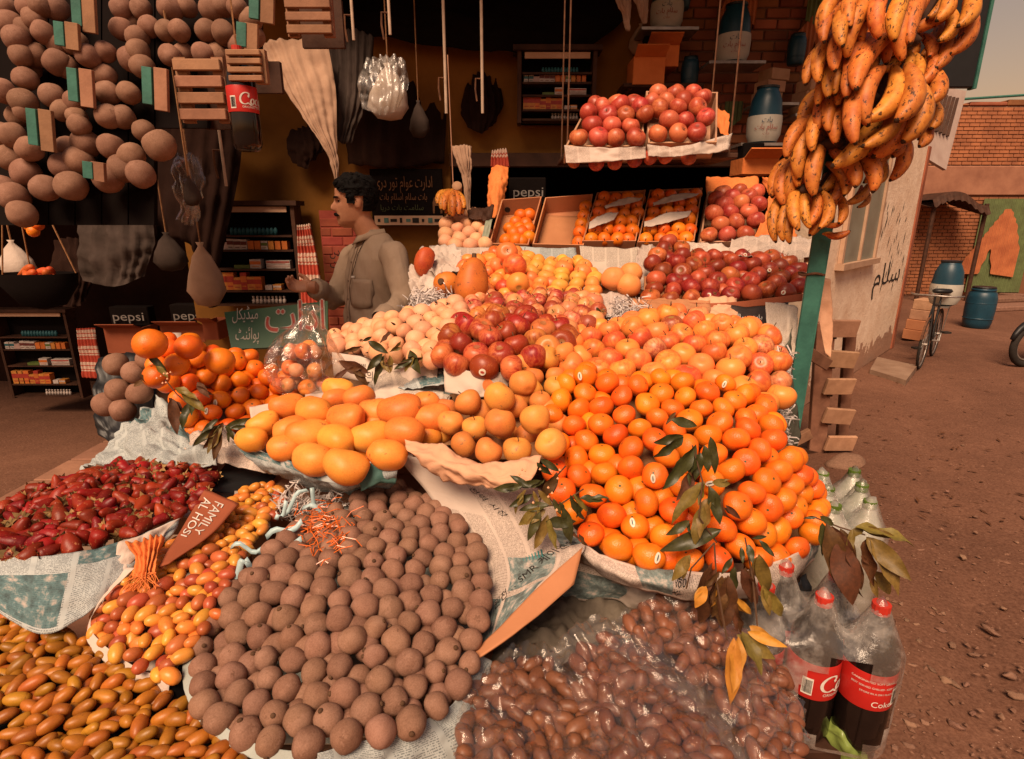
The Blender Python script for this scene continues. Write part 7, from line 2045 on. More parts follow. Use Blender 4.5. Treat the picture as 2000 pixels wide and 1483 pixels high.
def head_grid(b, tt, ph, grow=0.0, keep=None, jit=0.0):
    vs = [head_pt(p, t, grow + (jit * noise.noise(Vector((p * 6, t * 18, 1))) if jit else 0)) for t in tt for p in ph]
    w_ = len(ph)
    fs = []
    for j in range(len(tt) - 1):
        for i in range(w_):
            i2 = (i + 1) % w_
            if keep and not keep(ph[i], (tt[j] + tt[j + 1]) / 2): continue
            fs.append((j * w_ + i, j * w_ + i2, (j + 1) * w_ + i2, (j + 1) * w_ + i))
    if not keep:
        fs += [tuple(range(w_))[::-1], tuple((len(tt) - 1) * w_ + k for k in range(w_))]
    b.add(vs, fs)
ph = [-math.pi + 2 * math.pi * k / 64 for k in range(64)]
tt = [i / 52 for i in range(53)]
body = MB()
head_grid(body, tt, ph)
# ears
for s in (-1, 1):
    c = HC + Hl * .070 * s - Hf * .012 + Hu * .0
    Mx = Matrix((Hf, Hl, Hu)).transposed()
    ball(body, c, .030, (.62, .30, 1.0), Mx)
# neck, shoulders and trunk under the clothes
nb = Lc(.0, 0, 1.46)
nk = HC - Hf * .018 - Hu * .075
body.tube(spline([nk + Hu * .05, nk, nk.lerp(nb, .5), nb, nb - UP * .08]), rads([.052, .054, .056, .066, .09]), 16)
loft(body, [(Lc(0, 0, .88), .14, .11), (Lc(0, 0, 1.0), .15, .11), (Lc(0, 0, 1.15), .145, .105), (Lc(0, 0, 1.3), .14, .09), (Lc(-.005, 0, 1.39), .125, .07), (Lc(-.01, 0, 1.44), .085, .05)])
for s in (-1, 1):
    body.tube(spline([Lc(0, .085 * s, .92), Lc(.02, .095 * s, .50), Lc(0, .095 * s, .10), Lc(0, .095 * s, .04)]), rads([.08, .055, .04, .045]), 12)
    body.tube([Lc(-.06, .095 * s, .035), Lc(.05, .10 * s, .04), Lc(.15, .105 * s, .025)], [.034, .036, .024], 10)
# arms
sr, er, wr = P(690, 506, 3.02), P(652, 582, 2.98), P(610, 560, 2.80)
slf, el, wl_ = P(770, 500, 2.66), P(787, 585, 2.62), P(740, 632, 2.48)
body.tube(spline([sr, er, wr]), rads([.05, .042, .029]), 12)
body.tube(spline([slf, el, wl_]), rads([.05, .042, .029]), 12)
def hand(b, w_, d, palm_n, curl, thumb_side):
    d = d.normalized(); palm_n = (palm_n - d * palm_n.dot(d)).normalized(); sd_ = d.cross(palm_n)
    Mx = Matrix((sd_, palm_n, d)).transposed()
    ball(b, w_ + d * .045, .05, (.80, .34, 1.0), Mx)
    b.tube([w_ - d * .02, w_ + d * .02], [.027, .030], 10)
    for i, L in enumerate((.070, .080, .075, .058)):
        o_ = (i - 1.5) * .019
        p = w_ + d * (.078 - abs(i - 1.3) * .004) + sd_ * o_
        pts = [p - d * .02, p]; a = 0.0; q = p
        for seg_, cu in ((.46, curl), (.32, curl * 1.25), (.24, curl * .9)):
            a += cu
            q = q + (d * math.cos(a) + palm_n * math.sin(a)) * L * seg_
            pts.append(q)
        b.tube(pts, [.0105, .0105, .0098, .0088, .0072], 9)
    t0 = w_ + d * .022 + sd_ * .030 * thumb_side
    t1 = t0 + (d * .55 + sd_ * .6 * thumb_side + palm_n * .35) * .038
    t2 = t1 + (d * .75 + palm_n * .55 + sd_ * .05 * thumb_side) * .036
    b.tube([w_ + d * .01 + sd_ * .012 * thumb_side, t0, t1, t2], [.014, .0135, .0118, .0085], 9)
hand(body, wr, Vector((-1, -.10, .02)), Vector((.0, -.6, .8)), .62, 1)
hand(body, wl_, (wl_ - el).normalized() + Vector((-.3, 0, -.2)), Vector((-.3, .3, -1)), .45, 1)
bm_ = remesh(body, 'person', M['skin'], .0046, smooth_it=1, base=FT)
man = mesh_obj('person', bm_, None, None, FT)
tag(man, 'man with black moustache in a khaki collared shirt, reaching out one hand behind the stall', 'person')
# ---- shirt
sh = MB()
loft(sh, [(Lc(0, 0, .50), .22, .17), (Lc(0, 0, .70), .205, .165), (Lc(.01, 0, .90), .19, .155), (Lc(.02, 0, 1.05), .172, .140), (Lc(.015, 0, 1.18), .168, .130), (Lc(.005, 0, 1.30), .174, .124), (Lc(-.005, 0, 1.38), .175, .112), (Lc(-.012, 0, 1.435), .148, .092), (Lc(-.014, 0, 1.475), .095, .072), (Lc(-.010, 0, 1.495), .068, .062)])
sh.tube(spline([sr + Lf * .05, sr, er + Vector((.01, 0, 0)), er.lerp(wr, .55), wr + (er - wr) * .12]), rads([.068, .070, .060, .053, .048]), 16)
sh.tube(spline([slf - Lf * .05, slf, slf.lerp(el, .55), el, el.lerp(wl_, .55), wl_ + (el - wl_) * .10]), rads([.062, .066, .060, .055, .050, .046]), 16)
sm_ = remesh(sh, 'shirt', M['shirt'], .009, smooth_it=4, base=FT)
nrm_ = [q.normal.copy() for q in sm_.vertices]; cos_ = []
for q_, nv_ in zip([q.co.copy() for q in sm_.vertices], nrm_):
    p = q_
    s = noise.noise(Vector((p.x * 9, p.y * 9, p.z * 3.2))) * .0065 + noise.noise(Vector((p.x * 22 + 3, p.y * 22, p.z * 9))) * .003
    # folds pulling from the shoulder to the waist and at the elbows
    s += .004 * math.sin((p.z * 1.4 + p.x * 2.2) * 34 + 3 * noise.noise(p * 4)) * (1 if p.z < 1.25 else .4)
    cos_ += list(p + nv_ * s)
sm_.vertices.foreach_set('co', cos_); sm_.update()
shirt = mesh_obj('shirt', sm_, man)
from mathutils.bvhtree import BVHTree
SBVH = BVHTree.FromPolygons([q.co.copy() for q in sm_.vertices], [tuple(f.vertices) for f in sm_.polygons])
# collar, placket, pocket, buttons, pen, cuffs
def on_chest(f_out, l, z):
    """a point on the shirt front"""
    o_ = Lc(.40, l, z); d = -Fw
    loc = SBVH.ray_cast(o_ - FT, d)[0]
    return (loc if loc is not None else Lc(.13, l, z) - FT) + Fw * f_out
col_ = MB()
for s in (-1, 1):
    vs = []
    nseg = 14
    for i in range(nseg + 1):
        a = math.pi * (1 - i / nseg) * .94
        ca, sa = math.cos(a), math.sin(a) * s
        c = Lc(-.008, 0, 1.497) - FT
        t_ = nb - FT
        base_ = c + Fw * (.063 * ca + .004) + Lf * (.063 * sa)
        drop = .040 + .034 * (i / nseg) ** 4
        topp = base_ + UP * (.020 - .008 * (i / nseg)) - Fw * .004 * ca
        out = base_ + (Fw * ca + Lf * sa) * (.005 + .018 * (i / nseg) ** 4) - UP * (drop - .02) + Fw * .022 * (i / nseg) ** 2
        vs += [base_, topp, out]
    fs = []
    for i in range(nseg):
        fs += [(i * 3, i * 3 + 1, i * 3 + 4, i * 3 + 3), (i * 3 + 1, i * 3 + 2, i * 3 + 5, i * 3 + 4)]
    o = MB().add(vs, fs).build('collar', M['shirt'], man, True)
    md = o.modifiers.new('t', 'SOLIDIFY'); md.thickness = .004
vs = []
for i in range(15):
    z = 1.43 - i * .028
    vs += [on_chest(.002, -.016, z), on_chest(.003, .016, z)]
o = MB().add(vs, [(2 * i, 2 * i + 1, 2 * i + 3, 2 * i + 2) for i in range(14)]).build('placket', M['shirt'], man, True)
md = o.modifiers.new('t', 'SOLIDIFY'); md.thickness = .003
M['button'] = plain('brown_button', (0.16, 0.10, 0.065), None, 40, .4)
for z in (1.36, 1.27, 1.18, 1.09):
    c = on_chest(.005, 0, z)
    MB().lathe([(0, 0), (.006, 0), (.006, .002), (0, .0025)], 10, Matrix.Translation(c) @ Fw.to_track_quat('Z', 'Y').to_matrix().to_4x4()).build('button', M['button'], man)
vs, nn1 = [], 6
for j in range(nn1 + 1):
    for i in range(nn1 + 1):
        vs.append(on_chest(.006, .045 + .105 * i / nn1, 1.285 - .125 * j / nn1 - (.012 if j == nn1 and 0 < i < nn1 else 0)))
o = MB().add(vs, [(j * 7 + i, j * 7 + i + 1, (j + 1) * 7 + i + 1, (j + 1) * 7 + i) for j in range(6) for i in range(6)]).build('pocket', M['shirt'], man, True)
md = o.modifiers.new('t', 'SOLIDIFY'); md.thickness = .005
a = on_chest(.010, .052, 1.295)
MB().tube([a, a + Vector((.0, 0, .018)), on_chest(.006, .040, 1.40), on_chest(.004, .045, 1.47)], .0016, 5).build('cord', M['hair'], man)
MB().box(a, (.016, .006, .008)).build('pen_clip', M['white_ink'], man)
for (w_, e_) in ((wr, er), (wl_, el)):
    d = (e_ - w_).normalized(); c = w_ + (e_ - w_) * .12 - FT
    MB().tube([c - d * .004, c + d * .004, c + d * .05, c + d * .056], [.049, .053, .056, .052], 18, cap=False).build('cuff', M['shirt'], man, True)
# trousers
for s in (-1, 1):
    MB().tube(rel(spline([Lc(0, .085 * s, .92), Lc(.01, .10 * s, .55), Lc(0, .10 * s, .14)]), FT), rads([.12, .115, .085]), 16).build('trouser_leg', M['shirt'], man, True)
# ---- hair, brows, moustache, eyes
hair = MB()
def hairline(p, t):
    ap = abs(p)
    if ap < .55: return t > .80 + .05 * math.cos(ap * 3)
    if ap < 1.15: return t > .74 - (ap - .55) * .18
    if ap < 1.55: return t > .46
    if ap < 1.9: return t > .60
    return t > .30
for lay_, (gr, jt) in enumerate(((.004, .004), (.007, .007), (.010, .010))):
    head_grid(hair, tt, ph, gr, hairline, jt)
r_ = random.Random(4)
for i in range(700):                       # loose curls
    p_, t_ = r_.uniform(-math.pi, math.pi), r_.uniform(.45, .99)
    if not hairline(p_, t_ - .02): continue
    a = head_pt(p_, t_, .006); o_ = (a - HC).normalized()
    tn_ = o_.cross(Vector((r_.gauss(0, 1), r_.gauss(0, 1), r_.gauss(0, 1)))).normalized()
    L = r_.uniform(.008, .018)
    hair.tube([a, a + o_ * .004 + tn_ * L * .5, a + o_ * .003 + tn_ * L], [.003, .0026, .0008], 5)
for i in range(24):                        # curls over the forehead
    p_ = r_.uniform(-.6, .6); a = head_pt(p_, .86, .007)
    hair.tube([a, a + Hf * .012 - Hu * .010 + Hl * r_.uniform(-.01, .01), a + Hf * .006 - Hu * r_.uniform(.02, .034) + Hl * r_.uniform(-.015, .015)], [.006, .005, .0015], 6)
hm = hair.mesh('hair', M['hair'], True); hm.transform(Matrix.Translation(-FT))
mesh_obj('hair', hm, man)
for s in (-1, 1):
    pts = [head_pt(s * a, .57 + .018 * math.sin((a - .15) * 4), .004) - FT for a in (.16, .3, .45, .6, .72)]
    MB().tube(pts, [.003, .005, .005, .004, .0015], 6).build('eyebrow', M['hair'], man)
    c = head_pt(s * .42, .517, -.004) - FT
    e = MB().lathe([(0 if i in (0, 8) else math.sin(math.pi * i / 8) * .0125, -math.cos(math.pi * i / 8) * .0125) for i in range(9)], 14, Matrix.Translation(c)).build('eye', plain('eye_white', (.55, .45, .38), None, 40, .2, .5, 0) if s == -1 else bpy.data.materials['eye_white'], man, True)
    gz = (Hf + Hl * s * .25).normalized()
    MB().lathe([(0, .0), (.0062, -.001), (.0055, .0012), (0, .0018)], 12, Matrix.Translation(c + gz * .0122) @ gz.to_track_quat('Z', 'Y').to_matrix().to_4x4()).build('iris', M['hair'], e)
    lid = [head_pt(s * a, .535 + .012 * math.sin((a - .2) / .44 * math.pi), .0035) - FT for a in (.22, .32, .42, .54, .64)]
    MB().tube(lid, [.002, .004, .0045, .004, .002], 6).build('eyelid', M['skin'], man)
mp = [head_pt(a, .268 - .045 * abs(a), .006) - FT for a in (-.62, -.45, -.25, -.08, .08, .25, .45, .62)]
MB().tube(mp, [.002, .006, .0085, .0085, .0085, .0085, .006, .002], 8).build('moustache', M['hair'], man, True)
# ================================================================ shop fittings
def on_plane(u, v, y): return PY(u, v, y)
M['ink_orange'] = plain('faded_orange_ink', (0.20, 0.085, 0.035), None, 60, .7, bump=0)
M['ink_green'] = plain('faded_green_ink', (0.07, 0.08, 0.03), None, 60, .7, bump=0)
PAINT = {n: plain('carton_' + n, c, None, 30, .5, .3, 0, dv=.1) for n, c in {'white': (.55, .47, .42), 'pale': (.48, .33, .29), 'red': (.40, .045, .03), 'orange': (.62, .17, .035), 'amber': (.60, .24, .05), 'green': (.11, .16, .035), 'teal': (.03, .13, .15), 'maroon': (.14, .03, .025)}.items()}
def med_box(w_, d_, h_, main, band=None):
    b = MB().box((0, 0, h_ / 2), (w_, d_, h_), bev=.0012)
    mats = [PAINT[main]]
    if band:
        b.box((0, -d_ / 2 - .0008, h_ * .62), (w_ * .96, .0012, h_ * .34), mi=1); mats.append(PAINT[band])
        b.box((0, -d_ / 2 - .0008, h_ * .22), (w_ * .6, .0012, h_ * .06), mi=1)
    return b.mesh('medicine_box', mats)
MEDB = {}
def med(w_, h_, main, band=None, d_=.06):
    k = (round(w_, 3), round(h_, 3), main, band)
    if k not in MEDB: MEDB[k] = med_box(w_, d_, h_, main, band)
    return MEDB[k]
VIAL = MB().lathe([(0, 0), (.012, 0), (.012, .028), (.006, .034), (.006, .040), (.0085, .040), (.0085, .052), (0, .052)], 12).mesh('medicine_bottle', PAINT['white'], True)
TEALB = MB().lathe([(0, 0), (.014, 0), (.014, .036), (.009, .042), (.009, .050), (0, .050)], 12).mesh('medicine_bottle', PAINT['teal'], True)
def cabinet(where, u0, v0, u1, v1, y, rows=5, tail=''):
    a, b = PY(u0, v1, y), PY(u1, v0, y)
    x0, x1, z0, z1 = a.x, PY(u1, v1, y).x, a.z, b.z
    W_, H_ = x1 - x0, z1 - z0
    o = thing('medicine_cabinet', 'dark open medicine cabinet with five shelves ' + where, 'cabinet', (x0, y + .08, z0), group='medicine cabinets')
    B = Vector(o.location)
    def bx_(nm, cx, cy, cz, sx, sy, sz, m='dark_wood'):
        MB().box(Vector((cx, cy, cz)) - B, (sx, sy, sz)).build(nm, M[m], o)
    bx_('back_panel', (x0 + x1) / 2, y + .075, (z0 + z1) / 2, W_ + .04, .012, H_ + .04, 'black_room')
    for x in (x0 - .02, x1 + .02): bx_('side_panel', x, y, (z0 + z1) / 2, .025, .13, H_ + .05)
    bx_('top_panel', (x0 + x1) / 2, y - .01, z1 + .035, W_ + .12, .16, .03)
    bx_('header', (x0 + x1) / 2, y - .06, z1 - .005, W_ * .94, .012, .035, 'frame_wood')
    fr_ = [0, .15, .38, .58, .73]
    for f in fr_[:rows]:
        bx_('shelf', (x0 + x1) / 2, y, z0 + H_ * f - .006, W_, .13, .012)
    s = W_ / .62
    def put(nm, me, fx, row, lab, cat, dz=0.0, sc=1.0):
        m_ = mesh_obj(nm, me, None, None, (x0 + W_ * fx, y - .02, z0 + H_ * fr_[row] + .001 + dz), None, sc * s)
        tag(m_, lab, cat, cat + ' items in the cabinet ' + where)
    if rows > 4:
        for i in range(9): put('medicine_bottle', VIAL, .45 + .045 * i, 0, 'tiny white medicine bottle on the bottom shelf, cabinet ' + where, 'bottle')
        for i, (w_, h_, m_, bd) in enumerate([(.062, .125, 'amber', 'red'), (.062, .125, 'amber', 'red'), (.062, .125, 'orange', 'red'), (.06, .09, 'amber', 'red'), (.045, .125, 'red', 'orange'), (.055, .095, 'amber', 'red'), (.055, .095, 'orange', 'red')]):
            put('medicine_box', med(w_, h_, m_, bd), .06 + .098 * i * .82, 1, 'tall amber carton with red top on the fourth shelf, cabinet ' + where, 'carton')
        put('medicine_box', med(.05, .035, 'white'), .66, 1, 'small pale carton right on the fourth shelf, cabinet ' + where, 'small carton')
        put('medicine_box', med(.06, .04, 'amber', 'white'), .76, 1, 'small amber carton right on the fourth shelf, cabinet ' + where, 'small carton')
    put('medicine_box', med(.11, .025, 'green'), .38, 2, 'flat green carton on the third shelf, cabinet ' + where, 'flat carton')
    put('medicine_box', med(.08, .065, 'white', 'orange'), .54, 2, 'white and orange carton on the third shelf, cabinet ' + where, 'mixed carton')
    for j in range(2): put('medicine_box', med(.17, .028, 'white', 'red' if j else 'pale'), .80, 2, 'long white carton on the third shelf, cabinet %s, %s' % (where, ('lower', 'upper')[j]), 'long carton', dz=.029 * s * j)
    for i, (w_, m_, bd, hh) in enumerate([(.038, 'white', 'teal', .065), (.044, 'white', 'teal', .065), (.06, 'pale', None, .05), (.045, 'white', 'maroon', .075), (.05, 'white', 'maroon', .072), (.045, 'white', 'maroon', .07), (.042, 'orange', None, .06), (.042, 'orange', None, .06), (.046, 'white', 'green', .06), (.038, 'amber', None, .058), (.038, 'orange', None, .058), (.038, 'orange', None, .058)]):
        put('medicine_box', med(w_, hh, m_, bd), .05 + .077 * i, 3, '%s carton in the full carton row, cabinet %s' % (m_, where), 'row carton')
    for i in range(12): put('medicine_bottle', TEALB, .30 + .045 * i, 4 if rows > 4 else 4, 'small teal bottle on the top shelf, cabinet ' + where, 'teal bottle')
    return o
cabinet('by the seller', 425, 408, 590, 592, 3.95)
cabinet('at far left', 40, 612, 165, 770, 5.6)
cabinet('above the cartons', 1020, 112, 1150, 235, 3.98)
def m_check():
    t = NT('red_white_check_cloth')
    sep = t.n('ShaderNodeSeparateXYZ'); t.l(t.tc('UV'), sep.inputs[0])
    f = t.math('FRACT', t.math('MULTIPLY', sep.outputs[1], 6.5))
    w_ = t.math('FRACT', t.math('MULTIPLY', sep.outputs[1], 26.0))
    band = t.math('MAXIMUM', t.math('LESS_THAN', f, .42), t.math('LESS_THAN', w_, .22))
    fl = t.math('GREATER_THAN', t.noise(t.tc('UV'), 26, 3, .6), .60)
    col = t.mix(t.math('MAXIMUM', t.math('MULTIPLY', band, .95), t.math('MULTIPLY', fl, .55)), (.60, .42, .33), (.40, .045, .022))
    t.bump(t.noise(t.tc('UV'), 300, 2), .2, .002)
    return t.base(col, .85, .1)
M['check'] = m_check()
def curtain(lab, rows):
    p, o = sheet('curtain', lab, rows, 'check', .012, 5, 3, 26, 'curtain', 'red and white curtains', fold=1.1, thick=.002)
curtain('red and white checked curtain gathered right of the cabinet beside the seller', [[(580, 441, 3.72), (606, 437, 3.74)], [(582, 520, 3.72), (622, 520, 3.74)], [(592, 648, 3.74), (642, 655, 3.76)]])
curtain('red and white checked curtain by the far left cabinet', [[(152, 642, 5.3), (182, 640, 5.3)], [(155, 690, 5.3), (192, 690, 5.3)], [(162, 738, 5.3), (204, 740, 5.3)]])
curtain('red and white checked curtain high up behind the hanging apple shelf', [[(1145, 128, 3.75), (1178, 124, 3.75)], [(1147, 175, 3.75), (1186, 175, 3.75)], [(1148, 225, 3.75), (1190, 225, 3.75)]])
curtain('short red and white curtain stub above the orange cloth left of the cartons', [[(960, 294, 3.5), (990, 290, 3.5)], [(958, 310, 3.5), (994, 310, 3.5)], [(958, 326, 3.5), (996, 326, 3.5)]])
# red painted brick pier with writing
pa_, pb2 = PY(641, 640, 4.0), PY(694, 432, 4.0)
pier = thing('brick_pier', 'red painted brick pier with brush writing behind the seller', 'pier', (pa_.x + .08, 4.05, .43))
PBs = Vector(pier.location); pw = .30
MB().box(Vector((pa_.x + pw / 2, 4.06, 1.24)) - PBs, (pw, .07, 1.62)).build('core', M['red_brick'], pier)
brick_fill(pier, Vector((pa_.x, 4.024, .45)), (1, 0, 0), (0, 0, 1), pw, 1.60, .15, .062, M['red_brick'], .008, .006, PBs, 4, 300)
text_on('writing', urdu('باوردں'), M['black_ink'], pier, PY(646, 500, 4.0), (1, 0, 0), (0, 0, 1), .085, .026, width=.16)
text_on('writing', urdu('بات'), M['black_ink'], pier, PY(646, 523, 4.0), (1, 0, 0), (0, 0, 1), .085, .02, width=.13)
# green medical sign
q = [P(452, 682, 2.42), P(640, 674, 2.50), P(640, 588, 2.56), P(438, 610, 2.46)]
gsn = thing('green_sign', 'green painted pharmacy sign with red Urdu letters behind the plastic bag', 'sign', q[0])
ex, ey = (q[1] - q[0]), (q[3] - q[0]); ny = ex.cross(ey).normalized()
if ny.y > 0: ny = -ny
def m_sign():
    t = NT('green_sign_enamel')
    col = t.ramp(t.noise(t.coords(), 5, 4, .6), [(.3, (.022, .075, .040)), (.7, (.055, .125, .045))])
    return t.base(col, .5, .35)
MB().add([p - q[0] for p in q] + [p - q[0] - ny * .02 for p in q], [(0, 1, 2, 3), (7, 6, 5, 4), (0, 4, 5, 1), (1, 5, 6, 2), (2, 6, 7, 3), (3, 7, 4, 0)]).build('board', m_sign(), gsn)
e1, e2 = ex.normalized(), (ey - ex.normalized() * ey.dot(ex.normalized())).normalized()
H0 = e2.dot(ey)
def sg(nm, body, x, y, sz, mat, off, wid=None, body_off=(0, 0)):
    text_on(nm, urdu(body), mat, gsn, q[0] + e1 * (x + body_off[0]) + e2 * (y + body_off[1]), e1, e2, sz, off if e1.cross(e2).dot(ny) > 0 else -off, width=wid)
M['sign_white'] = plain('sign_cream_paint', (.52, .46, .36), None, 40, .5, bump=0)
M['sign_red'] = plain('sign_red_paint', (.45, .065, .04), None, 40, .5, bump=0)
for i, (dx, dy) in enumerate(((-.005, 0), (.005, 0), (0, .005), (0, -.005))):
    sg('letter_outline', 'ادات', .135, .075, .20, M['sign_white'], .002 + .0004 * i, .245, (dx, dy))
sg('letters', 'ادات', .135, .075, .20, M['sign_red'], .0045, .245)
sg('letters', 'میڈیکل', .000, .135, .075, M['sign_white'], .003, .105)
sg('letters', 'پوائنٹ', .015, .040, .075, M['sign_white'], .003, .095)
# black notice board with Urdu lines and a strip of pictures
nb0 = PY(728, 441, 4.02); nb1 = PY(866, 330, 4.02)
nbd = thing('notice_board', 'black shop board with faded Urdu lines and a strip of small pictures behind the seller', 'sign', (nb0.x, 4.02, nb0.z))
NB = Vector(nbd.location); Wn, Hn = PY(866, 441, 4.02).x - nb0.x, nb1.z - nb0.z
MB().box((Wn / 2, .02, Hn / 2), (Wn, .03, Hn)).build('board', M['black_room'], nbd)
sp_ = MB().box((Wn / 2 + .01, -.008, .035), (Wn * .96, .02, .062)).build('picture_strip', M['frame_wood'], nbd)
for i in range(9):
    MB().box((.05 + i * Wn * .103, -.020, .035), (.016 + .014 * (i % 3), .004, .02 + .012 * (i % 2))).build('picture', M['teal_paper'] if i % 3 == 1 else M['black_ink'], sp_)
text_on('writing', urdu('ادارہ عوام تور دری'.replace('ہ', 'ت')), M['ink_orange'], nbd, NB + Vector((.03, 0, Hn * .68)), (1, 0, 0), (0, 0, 1), .10, .004, width=Wn * .8)
text_on('writing', urdu('بات سلام اسلام بات'), M['ink_orange'], nbd, NB + Vector((.06, 0, Hn * .46)), (1, 0, 0), (0, 0, 1), .06, .004, width=Wn * .66)
text_on('writing', urdu('سلامت بات دریا'), M['ink_green'], nbd, NB + Vector((.06, 0, Hn * .28)), (1, 0, 0), (0, 0, 1), .05, .004, width=Wn * .6)
gt = [(0, 0), (.012, 0), (.014, .05), (.05, .05), (.052, 0), (.064, 0), (.068, .07), (.062, .12), (.05, .15), (.045, .11), (.012, .105), (.0, .07)]
MB().add([Vector((Wn * .86 + x, -.002, Hn * .22 + z)) for x, z in gt], [tuple(range(len(gt)))]).build('goat_picture', M['ink_orange'], nbd)
# drink fridge with pepsi lettering
def fridge(where, u, v, y, wpx, txt='pepsi', h=.16):
    c = PY(u, v, y); w_ = (PY(u + wpx, v, y).x - c.x)
    o = thing('fridge_header', 'black drinks cooler header lettered %s %s' % (txt, where), 'cooler', c)
    MB().box((w_ / 2, .06, .03), (w_ * 1.25, .1, h), bev=.006).build('panel', M['black_room'], o)
    text_on('lettering', txt, plain('grey_lettering', (.22, .19, .17), None, 40, .5, bump=0) if 'grey_lettering' not in bpy.data.materials else bpy.data.materials['grey_lettering'], o, c + Vector((0, 0, 0)), (1, 0, 0), (0, 0, 1), .082 * y / 3.7, .013, width=w_)
    return o
fridge('behind the leftmost orange carton', 1001, 384, 3.6, 58, 'pepsi')
fridge('left of the far left mandarins', 222, 626, 4.6, 60, 'pepsi')
fridge('above the left mandarin heap', 340, 624, 4.2, 58, 'pepsi')
fridge('on the brick wall under the top left blue can', 1265, 92, 3.9, 34, 'osi', .12)
fridge('on the brick wall under the lowest blue can', 1456, 310, 3.6, 32, 'osi', .12)
def open_carton(lab, u, v, y, wpx, hpx, mat='card_dark'):
    a = PY(u, v, y); w_ = PY(u + wpx, v, y).x - a.x; h_ = hpx / FPX * y
    o = thing('cardboard_box', lab, 'box', a)
    for nm, c, s in (('front_wall', (w_ / 2, 0, h_ / 2), (w_, .006, h_)), ('back_wall', (w_ / 2, .2, h_ / 2), (w_, .006, h_)), ('side_wall', (0, .1, h_ / 2), (.006, .194, h_)), ('side_wall', (w_, .1, h_ / 2), (.006, .194, h_)), ('bottom', (w_ / 2, .1, .003), (w_ - .006, .194, .006))):
        MB().box(c, s).build(nm, M[mat], o)
    f = MB().box((w_ / 2, -.05, h_ + .02), (w_, .006, .10), Matrix.Rotation(R(65), 3, 'X')).build('flap', M[mat], o)
open_carton('red brown carton under the far left pepsi header', 212, 690, 4.5, 74, 52)
open_carton('red brown carton behind the top of the left mandarin heap', 318, 668, 4.1, 84, 34)
open_carton('red brown carton end right of the left mandarin heap', 400, 664, 3.9, 28, 36)
open_carton('orange carton on the ledge above the hanging shelf, upper one', 1262, 130, 3.9, 62, 34, 'paper_orange')
open_carton('orange carton on the ledge above the hanging shelf, lower one', 1236, 165, 3.85, 60, 44, 'paper_orange')
open_carton('orange carton above the right end crate', 1450, 340, 3.5, 68, 28, 'paper_orange')
led = thing('wall_ledge', 'thin dark ledge carrying orange cartons above the hanging shelf', 'ledge', PY(1290, 168, 3.95))
MB().box((0, .05, -.012), (.5, .28, .02)).build('board', M['dark_wood'], led)
for x in (-.2, .2): MB().bar((x, .15, -.02), (x, -.05, -.02), .02, .02).build('bracket', M['rust'], led)
# blue cans, barrels and cartons on the brick wall
def bracket(o_, w_=.34):
    b = MB().box((0, 0, -.012), (w_, .22, .016)).build('wall_bracket', M['steel'], None, False, o_)
    return b
for k, (u, v, y, h_, lab) in enumerate([(1300, 62, 3.9, .30, 'blue can with pale label, highest on the brick wall, cut by the picture top'), (1428, 126, 3.88, .31, 'blue can with pale label in the middle of the brick wall'), (1488, 282, 3.75, .31, 'blue can with pale label, lowest, beside the banana bunch')]):
    p = PY(u, v, y); water_can(lab, p, h_, -.25, 'blue cans on the brick wall')
    b = bracket(p); tag(b, 'thin steel wall bracket under the %s blue can' % ('highest', 'middle', 'lowest')[k], 'bracket')
for u, v, y, lab in ((1345, 172, 3.95, 'small blue barrel on the brick wall left of the middle can'), (1552, 128, 3.98, 'small blue barrel top showing above the wall cartons'), (1330, 20, 3.98, 'small blue barrel beside the highest can')):
    barrel('barrel', lab, PY(u, v, y), .17)
for (u, v, n, lab) in ((1578, 226, 4, 'pale carton stacked beside the bananas on the brick wall'), (1505, 205, 3, 'pale carton stacked left of the taller stack on the brick wall')):
    p = PY(u, v, 3.92)
    for i in range(n):
        o = MB().box((0, 0, .033), (.14, .12, .064), bev=.003).build('carton', M['pale_wood'], None, False, p + Vector((.012 * (i % 2) - (.03 if i < n / 2 else 0), 0, .066 * i))); o.rotation_euler = (0, 0, .35)
        tag(o, lab, 'carton', lab.split(' on ')[0] + ' group')
    b = bracket(p, .26); tag(b, 'thin steel wall bracket under the %s pale carton stack' % ('taller' if n == 4 else 'shorter'), 'bracket')
for lab, u, v, mat, top, bot in [('rusty orange corrugated sheet nailed high on the brick wall by the bananas', 1535, 118, 'corr_orange', [(0, .10), (.18, .30), (.26, .22), (.40, .12)], [(0, 0), (.14, 0), (.17, .12), (.20, 0), (.40, 0)]), ('orange corrugated strip at the top of the brick wall', 1400, 66, 'corr_orange', [(0, .10), (.10, .34), (.24, .34)], [(0, 0), (.12, .06), (.24, .05)]), ('green corrugated scrap nailed at the top of the brick wall', 1572, 50, 'corr_green', [(0, .14), (.14, .16)], [(0, .03), (.07, 0), (.14, .04)]), ('green corrugated scrap right of the hanging shelf', 1412, 250, 'corr_green', [(0, .16), (.12, .16)], [(0, .05), (.05, 0), (.12, .06)])]:
    p = PY(u, v, 4.03)
    o = corrugated('corrugated_sheet', M[mat], None, Vector((0, 0, 0)), (1, 0, 0), (0, 0, 1), top, bot, .028, .005)
    o.location = p; tag(o, lab, 'metal sheet')
sheet('tarp', 'brown tarp pocket sagging at the top of the brick wall', [[(1482, 12, 3.9), (1520, 4, 3.8), (1562, 12, 3.9)], [(1492, 35, 3.85), (1524, 38, 3.7), (1558, 35, 3.85)], [(1506, 58, 3.9), (1526, 64, 3.85), (1545, 58, 3.9)]], 'dark_wood', .02, 10, 61, 12, 'tarp')
